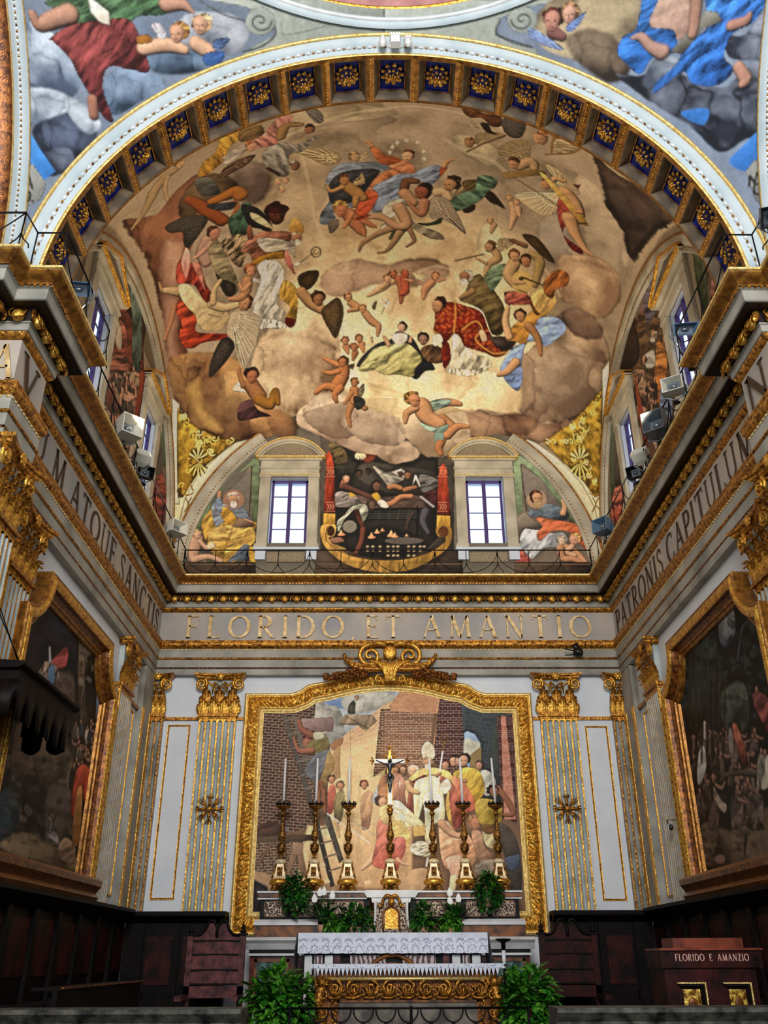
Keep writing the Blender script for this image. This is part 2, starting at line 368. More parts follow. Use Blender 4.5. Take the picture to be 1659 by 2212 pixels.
def under(parent, o):
    o.parent = parent; o.matrix_parent_inverse = parent.matrix_world.inverted() if False else Matrix.Translation(-parent.location) @ Matrix.Identity(4); return o
def unp(parent, o):
    """parent keeping world coordinates (parent has location and z rotation)"""
    o.parent = parent
    o.matrix_parent_inverse = (Matrix.Translation(parent.location) @ Matrix.Rotation(parent.rotation_euler[2], 4, 'Z')).inverted(); return o
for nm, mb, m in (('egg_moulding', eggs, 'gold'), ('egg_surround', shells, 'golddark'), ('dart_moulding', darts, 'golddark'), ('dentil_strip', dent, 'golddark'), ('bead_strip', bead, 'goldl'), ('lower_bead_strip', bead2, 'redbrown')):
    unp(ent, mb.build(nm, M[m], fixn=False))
# inscription on the frieze
ins = MB()
HL, ZL = .415, 6.665
for tx, xa, xb in (('FLORIDO,', 402, 768), ('ET', 790, 866), ('AMANTIO', 912, 1276)):
    pa, pb = atY(xa, 1350, 14.87).x, atY(xb, 1350, 14.87).x
    letters(ins, tx, (pa, 14.878, ZL), (1, 0, 0), (0, 0, 1), (0, -1, 0), HL, .3, .62, M['letter'], M['letteredge'], width=(pb-pa)*(1+.3/(sum(GL[c][0]+.3 for c in tx)-.3)), thick=.022)
letters(ins, 'M ATQUE SANCTIS', (-4.027, 9.05, ZL), (0, 1, 0), (0, 0, 1), (1, 0, 0), HL, .2, .42, M['letteredge'], M['letteredge'], width=5.7, thick=.008)
letters(ins, 'U', (-4.027, 8.42, ZL), (0, 1, 0), (0, 0, 1), (1, 0, 0), HL, .2, .42, M['letteredge'], M['letteredge'], width=.5, thick=.008)
letters(ins, 'PATRONIS CAPITULUM', (4.027, 14.7, ZL), (0, -1, 0), (0, 0, 1), (-1, 0, 0), HL, .2, .42, M['letteredge'], M['letteredge'], width=6.35, thick=.008)
letters(ins, 'V', (-3.737, 7.2, ZL), (0, 1, 0), (0, 0, 1), (1, 0, 0), HL, .1, .4, M['letteredge'], M['letteredge'], width=.5)
letters(ins, 'A', (-4.02, 7.107, ZL), (1, 0, 0), (0, 0, 1), (0, -1, 0), HL, .1, .4, M['letter'], M['letteredge'], width=.3)
letters(ins, 'N', (3.737, 7.75, ZL), (0, -1, 0), (0, 0, 1), (-1, 0, 0), HL, .1, .4, M['letteredge'], M['letteredge'], width=.55)
unp(ent, ins.build('inscription', fixn=False))
# ---------------------------------------------------------------- walls, floor
def struct(name, mb, m, parent=None, kind='structure'):
    o = mb.build(name, M[m] if m else None)
    if parent: unp(parent, o)
    else: o['kind'] = kind
    return o
mb = MB(); mb.box((-4.6, YB, -.02), (4.6, YB+.5, 7.6)); wb = struct('wall_back', mb, 'white')
mb = MB(); mb.box((-4.7, 7.78, -.02), (-4.12, YB, 7.6)); wl = struct('wall_left', mb, 'white')
mb = MB(); mb.box((-8, 7.15, -.02), (-3.81, 7.78, 7.6)); mb.box((-8, 6.9, -.02), (-4.12, 7.2, 7.6)); struct('wall_left_pier', mb, 'white')
mb = MB(); mb.box((4.12, 7.78, -.02), (4.7, YB, 7.6)); wr = struct('wall_right', mb, 'white')
mb = MB(); mb.box((3.81, 7.15, -.02), (8, 7.78, 7.6)); mb.box((4.12, 6.9, -.02), (8, 7.2, 7.6)); struct('wall_right_pier', mb, 'white')
mb = MB(); mb.box((-9.3, -6, -.2), (9.3, 8.2, 0)); mb.box((-4.2, 8.2, -.2), (4.2, YB, .45)); struct('floor', mb, 'greystone')
# string course and gilt wall panels
mb = MB()
for a, b in ((-3.86, -3.21), (-2.59, -2.44), (2.44, 2.58), (3.19, 3.86)): mb.box((a, 14.955, 5.24), (b, 15.0, 5.29))
unp(wb, mb.build('gilt_string_course', M['golddark']))
for sx, w, nm in ((-1, wl, 'l'), (1, wr, 'r')):
    mb = MB(); mb.box((sx*4.12, 13.7, 5.24), (sx*4.07, 14.9, 5.29)); mb.box((sx*4.12, 7.8, 5.24), (sx*4.08, 8.4, 5.29))
    unp(w, mb.build('gilt_string_course', M['golddark']))
def gilt_panel(parent, org, ux, un, w, h, t=.035, d=.018):
    """thin raised gilt border; org = lower left corner"""
    mb = MB(); org, ux, un = Vector(org), Vector(ux), Vector(un); uz = Vector((0, 0, 1))
    def ring(i): return [org+ux*i+uz*i, org+ux*(w-i)+uz*i, org+ux*(w-i)+uz*(h-i), org+ux*i+uz*(h-i)]
    rows = [[p+un*e for p in ring(i)] for i, e in ((0, 0), (.004, d), (t*.4, d*.8), (t*.5, d*.3), (t*.6, d*.8), (t-.004, d), (t, 0))]
    mb.grid(rows, None, False, closev=True)
    return unp(parent, mb.build('gilt_panel_border', M['gold']))
gilt_panel(wb, (-3.74, 15, 2.44), (1, 0, 0), (0, -1, 0), .385, 2.73)
gilt_panel(wb, (3.34, 15, 2.41), (1, 0, 0), (0, -1, 0), .385, 2.73)
gilt_panel(wl, (-4.12, 13.8, 2.44), (0, 1, 0), (1, 0, 0), .35, 2.73, .03)
gilt_panel(wr, (4.12, 13.8, 2.41), (0, 1, 0), (-1, 0, 0), .35, 2.73, .03)
# ---------------------------------------------------------------- Corinthian pilasters
def leaf_mesh(w, h, out, curl=.5):
    """acanthus leaf: five ribbed lobes folding forward at the tip"""
    m = MB()
    for q, sc in ((-2, .62), (2, .62), (-1, .84), (1, .84), (0, 1.)):
        rows = []
        for i in range(12):
            t = i/11; zz = h*sc*(t if t < .82 else .82+.10*math.sin((t-.82)/.18*PI)); yy = -out*sc*(.15+.75*t**2.4+(.45*(t-.82)/.18 if t > .82 else 0))
            wd = w*.17*(.5+.8*math.sin(PI*min(1., t*1.05)**.8))*(1+.22*math.cos(t*26)); cxp = q*w*.17*(.55+.65*t)
            rows.append([(cxp+wd*s_, yy+abs(s_)**1.5*.022+(abs(q)*.006), zz-abs(s_)*h*.03) for s_ in (-1, -.5, 0, .5, 1)])
        m.grid(rows, None, True)
    return m
def volute(mb, c, r, sx, m=None, th=.02, turns=2.1, n=34, z0=-1):
    pts = []; rr = []
    for i in range(n):
        t = i/(n-1); a = PI/2+t*turns*2*PI*sx*-1; q = r*(1-t)**.85+.006
        pts.append((c[0]+q*math.cos(a), c[1]-t*.03, c[2]+q*math.sin(a))); rr.append(th*(1-.55*t))
    mb.tube(pts, rr, m, 6)
def make_capital(w=.62, h=.70, d=.10):
    """local frame: x across, -y towards the viewer, z up from 0"""
    root = bpy.data.objects.new('capital', None); COL.objects.link(root)
    bell = MB(); bell.prism([(-w/2, 0), (w/2, 0), (w*.47, h*.55), (w*.5, h*.86), (-w*.5, h*.86), (-w*.47, h*.55)], 'y', 0, -d*.8)
    bell.build('bell', M['flute'], root)
    ab = MB()
    top = []
    for z, e in ((h*.86, .02), (h*.89, .05), (h*.93, .06), (h*.95, .09), (h, .10)):
        row = []
        for i in range(13):
            s = i/6-1; row.append((s*(w/2+e+.03), -d-e-.05*abs(s)**2*1.5+.02, z))
        row = [(-(w/2+e+.03), 0, z)]+row+[((w/2+e+.03), 0, z)]; top.append(row)
    ab.grid(top, None, False); ab.add(top[0], [tuple(range(len(top[0])))]); ab.add(top[-1], [tuple(range(len(top[-1])))])
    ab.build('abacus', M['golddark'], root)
    for s in (-1, 1):
        v = MB(); volute(v, (s*(w/2+.01), -d-.03, h*.75), .10, -s, None, .026)
        v.tube([(s*w*.5, -d-.03, h*.835), (s*w*.3, -d-.01, h*.79), (s*w*.16, -d, h*.66), (s*w*.13, -d, h*.5)], [.024, .02, .016, .01], None, 6)
        v.build('volute', M['gold'], root)
        v = MB(); volute(v, (s*w*.11, -d-.02, h*.72), .05, s, None, .014, 1.6)
        v.tube([(s*w*.11, -d-.02, h*.79), (s*w*.2, -d, h*.7), (s*w*.2, -d, h*.5)], [.014, .013, .01], None, 6)
        v.build('inner_scroll', M['golddark'], root)
    fl = MB(); fl.ell((0, -d-.07, h*.93), (.05, .03, .05))
    for k in range(6):
        a = k*PI/3; fl.ell((.045*math.cos(a), -d-.07, h*.93+.045*math.sin(a)), (.028, .02, .028), None, 8, 5)
    fl.build('rosette', M['gold'], root)
    lm1 = leaf_mesh(w*.36, h*.42, .08); lm2 = leaf_mesh(w*.40, h*.74, .11)
    first = None
    for k in range(3):
        x = (-1+k)*w*.36
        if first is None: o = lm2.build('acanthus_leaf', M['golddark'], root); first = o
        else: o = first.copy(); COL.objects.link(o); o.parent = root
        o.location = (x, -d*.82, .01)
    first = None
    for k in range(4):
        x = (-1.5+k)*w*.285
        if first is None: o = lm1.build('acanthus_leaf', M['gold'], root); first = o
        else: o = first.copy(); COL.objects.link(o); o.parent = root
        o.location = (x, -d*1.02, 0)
    return root
def make_pilaster(w, z0, z1, n=6, d=.10, m='flute', label='', capz=5.99, gf='gold', loc=(0, 0, 0), rz=0, small=False):
    """fluted shaft from z0 to z1 (astragal), capital above"""
    root = empty('pilaster', (loc[0], loc[1], z0), rz, label, 'pilaster')
    H = z1-z0-.05; fl = w/(n+.35*(n+1)); fi = fl*.35
    sh = MB(); sh.box((-w/2, 0, 0), (w/2, -d*.55, H+.03))
    sh.build('shaft', M[m], root)
    gi = MB(); fu = MB()
    for k in range(n+1):
        x = -w/2+k*(fl+fi); gi.box((x, -d*.5, 0), (x+fi, -d, H))
        if k < n:
            a = x+fi; rows = [[], []]
            for j in range(7):
                t = j/6; q = (a+fl*t, -d*.98+math.sin(PI*t)*d*.36)
                rows[0].append((*q, 0)); rows[1].append((*q, H-.04))
            fu.grid(rows, None, True)
            # rounded head of the flute
            gi.add([(a, -d, H), (a+fl, -d, H)]+[(a+fl/2+fl/2*math.cos(PI*j/8), -d, H-.06+fl/2*math.sin(PI*j/8)*1.0) for j in range(9)], [(0, 1)+tuple(range(2, 11))])
    gi.build('gilt_fillets', M[gf], root); fu.build('fluting', M[m], root)
    ne = MB(); ne.box((-w/2-.005, 0, H), (w/2+.005, -d-.004, H+.045))
    ne.box((-w/2-.03, 0, H+.04), (w/2+.03, -d-.035, H+.075)); ne.box((-w/2-.015, 0, H+.07), (w/2+.015, -d-.02, H+.10))
    ne.build('gilt_necking', M['golddark'], root)
    if capz:
        c = CAPS.get((w, d))
        if c is None: c = make_capital(w, capz-z1-.02, d); CAPS[(w, d)] = c
        else: c = copy_tree(c)
        c.parent = root; c.location = (0, 0, H+.09)
    return root
CAPS = {}
pils = []
for sx in (-1, 1):
    sd = 'left' if sx < 0 else 'right'
    p = make_pilaster(.62, 2.2, 5.29, 6, .10, 'flute', 'wide fluted pilaster with a gilt cross emblem, %s of the altar painting' % sd, loc=(sx*2.89, 15, 0)); pils.append(p)
    p = make_pilaster(.30, 2.2, 5.29, 3, .10, 'flutedark', 'narrow worn fluted pilaster in the %s back corner beside the altar wall panel' % sd, loc=(sx*3.965, 15, 0), gf='golddark')
    rz = PI/2 if sx < 0 else -PI/2
    p = make_pilaster(.64, 2.2, 5.29, 7, .10, 'flute', 'fluted pilaster on the %s wall between the large picture and the back corner' % sd, loc=(sx*4.12, 13.3, 0), rz=rz)
    p = make_pilaster(.64, 2.2, 5.29, 6, .10, 'flute', 'fluted pilaster on the %s wall just before the near edge of the large picture' % sd, loc=(sx*4.12, 8.8, 0), rz=rz)
    p = make_pilaster(.62, 0, 5.29, 6, .10, 'flute', 'fluted pilaster with gilt capital on the %s crossing pier facing into the choir' % sd, loc=(sx*3.81, 7.46, 0), rz=rz)
    # plain gilt corner strip: side face of the corner pier
    mb = MB(); mb.box((sx*4.12, 14.28, 2.2), (sx*4.02, 14.9, 5.99)); cp = mb.build('corner_pier', M['stone']); unp(wl if sx < 0 else wr, cp)
    mb = MB(); mb.box((sx*4.02, 14.30, 2.2), (sx*4.005, 14.42, 5.3)); mb.box((sx*4.02, 14.78, 2.2), (sx*4.005, 14.88, 5.3)); unp(wl if sx < 0 else wr, mb.build('gilt_edge_strip', M['gold']))
# gilt cross emblems on the two wide pilasters
def emblem(sx):
    o = empty('cross_emblem', (sx*2.89-(.01 if sx < 0 else 0), 14.89, 3.78), 0, 'gilt cross-shaped ornament with pointed rays fixed on the %s fluted pilaster' % ('left' if sx < 0 else 'right'), 'ornament')
    for k in range(4):
        a = k*PI/2; u = Vector((math.cos(a), 0, math.sin(a))); v = Vector((-math.sin(a), 0, math.cos(a)))
        mb = MB(); mb.tube([u*.03, u*.1, u*.2], [.022, .03, .014], None, 6)
        for s in (-1, 0, 1): mb.tube([u*.17+v*s*.02, u*.21+v*s*.045, u*(.225+.01*(s == 0))+v*s*.03], [.014, .014, .006], None, 5)
        mb.build('trefoil_arm', M['golddark'], o)
        a += PI/4; u = Vector((math.cos(a), 0, math.sin(a))); v = Vector((-math.sin(a), 0, math.cos(a)))
        mb = MB()
        for s in (-1, 0, 1): mb.tube([u*.05, u*.13+v*s*.022, u*(.25-.015*abs(s))+v*s*.04], [.008, .013, .004], None, 5)
        mb.build('ray', M['golddark'], o)
    mb = MB(); mb.ell((0, -.02, 0), (.04, .03, .04)); mb.build('boss', M['gold'], o)
emblem(-1); emblem(1)
# ---------------------------------------------------------------- coffered triumphal arch
R0, Y0, Y1 = 3.74, 7.13, 7.8
arch = empty('trim_2', (0, 7.4, 11.5), kind='structure'); arch['label'] = 'coffered arch with gilt rosettes between crossing and choir'
def revolve(prof, a0=0, a1=PI, n=96, cx=0, cz=ZS, flat=True, axis='y', m=None, cy=0):
    """profile of (along, radius) turned about the arch axis"""
    rows = []
    for y, r in prof:
        rows.append([((cx+r*math.cos(a0+(a1-a0)*i/n)), y, cz+r*math.sin(a0+(a1-a0)*i/n)) if axis == 'y' else (y, cy+r*math.cos(a0+(a1-a0)*i/n), cz+r*math.sin(a0+(a1-a0)*i/n)) for i in range(n+1)])
    mb = MB(); mb.grid(rows, m, True); return mb
unp(arch, revolve([(Y0, R0), (Y0-.005, R0+.01), (Y0-.01, R0+.03), (Y0-.005, R0+.035)]).build('gilt_inner_edge', M['goldl']))
unp(arch, revolve([(Y0-.006, R0+.033), (Y0-.02, R0+.085), (Y0-.03, R0+.10), (Y0-.05, R0+.105), (Y0-.08, R0+.16), (Y0-.11, R0+.195)]).build('archivolt', M['plaster_l']))
unp(arch, revolve([(Y0-.11, R0+.195), (Y0-.14, R0+.202), (Y0-.145, R0+.225), (Y0-.05, R0+.235), (Y0+.05, R0+.26)]).build('gilt_outer_edge', M['goldl']))
bd = MB(); gp = MB()
nb = 190
for i in range(nb):
    a = PI*(i+.5)/nb; u = Vector((math.cos(a), 0, math.sin(a)))
    c = Vector((0, Y0-.035, ZS))+u*(R0+.103)
    Rm = Matrix.Rotation(-a+PI/2, 3, 'Y')
    if i % 2: bd.ell(c, (.030, .022, .018), None, 8, 5, Rm)
    else:
        for s in (-1, 0, 1): gp.ell(c+Rm@Vector((s*.013, 0, 0)), (.006, .02, .016), None, 6, 4, Rm)
unp(arch, bd.build('bead_course', M['marblew'], fixn=False)); unp(arch, gp.build('reel_course', M['golddark'], fixn=False))
# soffit ribs (gilt) and coffers
NC = 21; da = PI/NC; rib = .09*da
unp(arch, revolve([(Y0, R0), (Y0+.06, R0)]).build('gilt_front_rib', M['goldbrown']))
unp(arch, revolve([(Y1-.04, R0), (Y1, R0), (Y1+.01, R0+.32)]).build('gilt_back_rib', M['goldbrown']))
ribs = MB()
for k in range(NC+1):
    a = k*da; rows = []
    for t in (-1, -.4, 0, .4, 1):
        aa = a+t*rib; r = R0-.012*(1-abs(t)); rows.append([(r*math.cos(aa), y, ZS+r*math.sin(aa)) for y in (Y0+.03, Y1-.02)])
    ribs.grid(rows, None, False)
unp(arch, ribs.build('gilt_cross_ribs', M['goldbrown']))
beads = MB()
for k in range(NC+1):
    for i in range(14):
        y = Y0+.06+i*.044; beads.ell(((R0-.012)*math.cos(k*da), y, ZS+(R0-.012)*math.sin(k*da)), (.010, .017, .010), None, 6, 4)
unp(arch, beads.build('rib_beading', M['gold'], fixn=False))
def coffer_mesh():
    """coffer centred on angle pi/2, radial = +z"""
    mb = MB(); h = da/2-rib; dep = .13
    ya, yb = Y0+.06, Y1-.04
    def ring(ia, iy, r): return [(r*math.cos(PI/2+s*(h-ia)), y, r*math.sin(PI/2+s*(h-ia))) for s, y in ((-1, ya+iy), (1, ya+iy), (1, yb-iy), (-1, yb-iy))]
    rs = [ring(0, 0, R0), ring(.004, .012, R0+.012), ring(.006, .02, R0+.03), ring(.016, .06, R0+dep*.85), ring(.018, .066, R0+dep*.8), ring(.021, .078, R0+dep*.8)]
    for i, m_ in zip(range(5), ('coffer', 'coffer', 'coffer', 'golddark', 'golddark')):
        a, b = rs[i], rs[i+1]
        for j in range(4): mb.add([a[j], a[(j+1) % 4], b[(j+1) % 4], b[j]], [(0, 1, 2, 3)], M[m_])
    mb.add(ring(.021, .078, R0+dep), [(0, 1, 2, 3)], M['blue'])
    a, b = rs[5], ring(.021, .078, R0+dep)
    for j in range(4): mb.add([a[j], a[(j+1) % 4], b[(j+1) % 4], b[j]], [(0, 1, 2, 3)], M['blue'])
    return mb
def petal(mb, c, ang, r, ln, wd, lift):
    u = Vector((math.cos(ang), math.sin(ang), 0)); v = Vector((-math.sin(ang), math.cos(ang), 0)); w = Vector((0, 0, -1))
    rows = []
    for i in range(6):
        t = i/5; rr = wd*math.sin(PI*(.12+.8*t)); row = []
        for j in range(5):
            s = j/2-1; row.append(c+u*(r+ln*t)+v*rr*s+w*(lift*math.sin(t*2.4)+(.012 if t > .8 else 0)*-1-abs(s)*.01))
        rows.append(row)
    mb.grid(rows, None, True)
def rosette_mesh(var):
    mb = MB(); c = Vector((0, 0, 0)); tw = (0, .35, -.35)[var]
    n1 = (11, 12, 9)[var]
    for k in range(n1): petal(mb, c, 2*PI*k/n1, .075, .065, .024, .03)
    n2 = (9, 8, 9)[var]
    for k in range(n2): petal(mb, c+Vector((0, 0, -.025)), 2*PI*(k+.5)/n2+tw, .038, .05, .018, .04)
    for k in range(6): petal(mb, c+Vector((0, 0, -.05)), 2*PI*k/6, .008, .035, .012, .04)
    mb.ell((0, 0, -.08), (.016, .016, .02), None, 8, 6)
    return mb
cm = coffer_mesh().build('coffer', None); rms = [rosette_mesh(i).build('rosette', M['gold']) for i in range(3)]
for i, r_ in enumerate(rms): r_.location = (0, 0, 0)
used = [0, 0, 0]
for k in range(NC):
    ang = (k+.5)*da-PI/2
    o = cm if k == 0 else cm.copy()
    if k: COL.objects.link(o)
    o.parent = arch; o.matrix_parent_inverse = Matrix.Identity(4)
    o.location = Vector((0, 0, ZS))-arch.location; o.rotation_euler = (0, -ang, 0)
    v = (0, 2, 1)[k % 3]
    r_ = rms[v] if not used[v] else rms[v].copy()
    if used[v]: COL.objects.link(r_)
    used[v] = 1
    r_.parent = o; r_.location = (0, (Y0+Y1)/2+.01, R0+.12); r_.rotation_euler = (0, 0, k*.7); r_.scale = (1.12, 1.12, 1.1)
# arms of the town and two pine-cone shields on the crown of the archivolt
cs = empty('coat_of_arms', (.03, 7.04, ZS+R0+.10), 0, 'small white castle tower relief between two shields on the crown of the coffered arch', 'relief')
mb = MB(); mb.box((-.055, 0, -.09), (.055, -.08, .04)); mb.box((-.062, .0, -.10), (.062, -.09, -.085)); mb.box((-.065, 0, .035), (.065, -.09, .05))
for s in (-.05, -.017, .017, .05): mb.box((s-.011, 0, .05), (s+.011, -.085, .085))
mb.box((-.012, -.08, -.06), (.012, -.088, -.015))
mb.build('tower', M['marblew'], cs)
for s in (-1, 1):
    mb = MB(); mb.ell((s*.155, -.04, -.05), (.052, .035, .075), None, 12, 8)
    for i in range(-2, 3):
        mb.tube([(s*.155-.045, -.072+abs(i)*.004, -.05+i*.026-.02), (s*.155+.045, -.072+abs(i)*.004, -.05+i*.026+.02)], .004, None, 4)
        mb.tube([(s*.155-.045, -.072+abs(i)*.004, -.05+i*.026+.02), (s*.155+.045, -.072+abs(i)*.004, -.05+i*.026-.02)], .004, None, 4)
    mb.build('shield', M['marblew'], cs)
    mb = MB()
    if s < 0: mb.ell((s*.155, -.04, .05), (.026, .026, .035))
    else: mb.box((s*.155-.035, -.02, .03), (s*.155+.04, -.06, .06)); mb.tube([(s*.155-.05, -.04, .06), (s*.155-.03, -.04, .02)], .01, None, 5)
    mb.build('crest_ornament', M['marblew'], cs)
# left and right arches of the crossing: only their moulded outer edges show
for sx, nm in ((-1, 3), (1, 4)):
    t = empty('trim_%d' % nm, (sx*3.95, 5.5, 9.5), kind='structure'); t['label'] = 'white moulded edge of the %s crossing arch' % ('left' if sx < 0 else 'right')
    X = sx*4.0
    def rv(prof, m): return unp(t, revolve([(X-sx*dx, r) for dx, r in prof], 0, PI, 80, axis='x', cy=YX).build('archivolt_band' if m != 'goldl' else 'gilt_edge', M[m]))
    rv([(-.15, 3.6), (-.01, 3.62), (0, 3.65), (0, 3.67)], 'redbrown'); rv([(0, 3.665), (.01, 3.68), (.005, 3.70)], 'goldl')
    rv([(.005, 3.70), (.02, 3.76), (.03, 3.785), (.05, 3.79), (.08, 3.86), (.09, 3.88)], 'plaster_l'); rv([(.09, 3.88), (.1, 3.9), (.06, 3.93), (-.05, 3.97)], 'goldl')
    bd = MB(); rl = MB(); n_ = 200
    for i in range(n_):
        a = PI/2*(i+.5)/n_*1.0; c = Vector((X-sx*.04, YX+3.787*math.cos(a), ZS+3.787*math.sin(a))); Rm = Matrix.Rotation(a-PI/2, 3, 'X')
        if (i//1) % 2: bd.ell(c, (.012, .022, .012), None, 6, 4, Rm)
        else: rl.ell(c, (.013, .012, .012), None, 6, 4, Rm)
    unp(t, bd.build('bead_course', M['marblew'], fixn=False)); unp(t, rl.build('reel_course', M['golddark'], fixn=False))
# ring of the crossing dome
rg = empty('trim_5', (0, YX, 12.0), kind='structure'); rg['label'] = 'round moulded ring under the crossing dome'
def ring_part(nm, prof, m, n=120):
    mb = MB(); rows = [[(r*math.cos(2*PI*i/n), YX+r*math.sin(2*PI*i/n), z) for i in range(n)] for r, z in prof]; mb.grid(rows, None, True, closev=True); unp(rg, mb.build(nm, M[m]))
ring_part('lower_band', [(3.84, 11.76), (3.80, 11.78), (3.79, 11.82)], 'plaster_l')
ring_part('white_fillet', [(3.79, 11.82), (3.765, 11.82), (3.76, 11.845)], 'marblew')
ring_part('upper_band', [(3.775, 11.84), (3.76, 11.92), (3.74, 11.925)], 'plaster_l')
ring_part('gilt_moulding', [(3.74, 11.925), (3.73, 11.92), (3.725, 11.94), (3.73, 11.955), (3.70, 11.96), (3.70, 11.985), (3.72, 11.99)], 'gold')
mb = MB(); rows = [[(r*math.cos(2*PI*i/96), YX+r*math.sin(2*PI*i/96), z) for i in range(96)] for r, z in ((3.73, 11.985), (3.71, 12.6), (3.4, 13.4), (2.6, 14.4), (1.6, 15.2), (.01, 15.5))]; mb.grid(rows, None, True, closev=True)
M['pink'] = mat('rose_painted_dome', (150, 96, 104), (196, 148, 140), 3, .7)
dm = mb.build('dome_shell', M['pink']); unp(rg, dm)
# transept arms beyond the side arches of the crossing
for sx, nm in ((-1, 'left'), (1, 'right')):
    mb = revolve([(sx*4.15, 3.62), (sx*9.0, 3.62)], 0, PI, 48, axis='x', cy=YX); o = mb.build('ceiling_transept_'+nm, M['plaster_l']); o['kind'] = 'structure'
    mb = MB(); a, b = sx*9.0, sx*9.3
    mb.box((a, -1, 0), (b, 7.2, 8.2)); mb.box((a, -1, 8.2), (b, 1.6, 11.6)); mb.box((a, 4.6, 8.2), (b, 7.2, 11.6)); mb.box((a, 1.6, 10.6), (b, 4.6, 11.6))
    o = mb.build('wall_transept_'+nm, M['white']); o['kind'] = 'structure'
    w_ = empty('window_%d' % (7 if sx < 0 else 8), (sx*9.1, 3.1, 8.2), kind='structure')
    mb = MB(); mb.box((sx*9.14, 1.6, 8.2), (sx*9.15, 4.6, 10.6)); unp(w_, mb.build('glass_pane', M['glasspane']))
    for y in (1.62, 2.6, 3.6, 4.58): mb = MB(); mb.box((sx*9.1, y-.03, 8.2), (sx*9.18, y+.03, 10.6)); unp(w_, mb.build('window_frame', M['winframe']))
    mb = MB(); mb.box((sx*4.15, -.9, 7.7), (sx*9.0, -.52, 7.8)); mb.box((sx*4.15, 6.72, 7.62), (sx*9.0, 7.0, 7.8)); o = mb.build('trim_transept_'+nm, M['stone']); o['kind'] = 'structure'
    mb = MB(); mb.box((sx*4.15, 6.95, 7.6), (sx*9.0, 7.1, 11.6)); mb.box((sx*8, 6.9, 0), (sx*9.0, 7.2, 7.6)); o = mb.build('wall_transept_return_'+nm, M['plaster_l']); o['kind'] = 'structure'
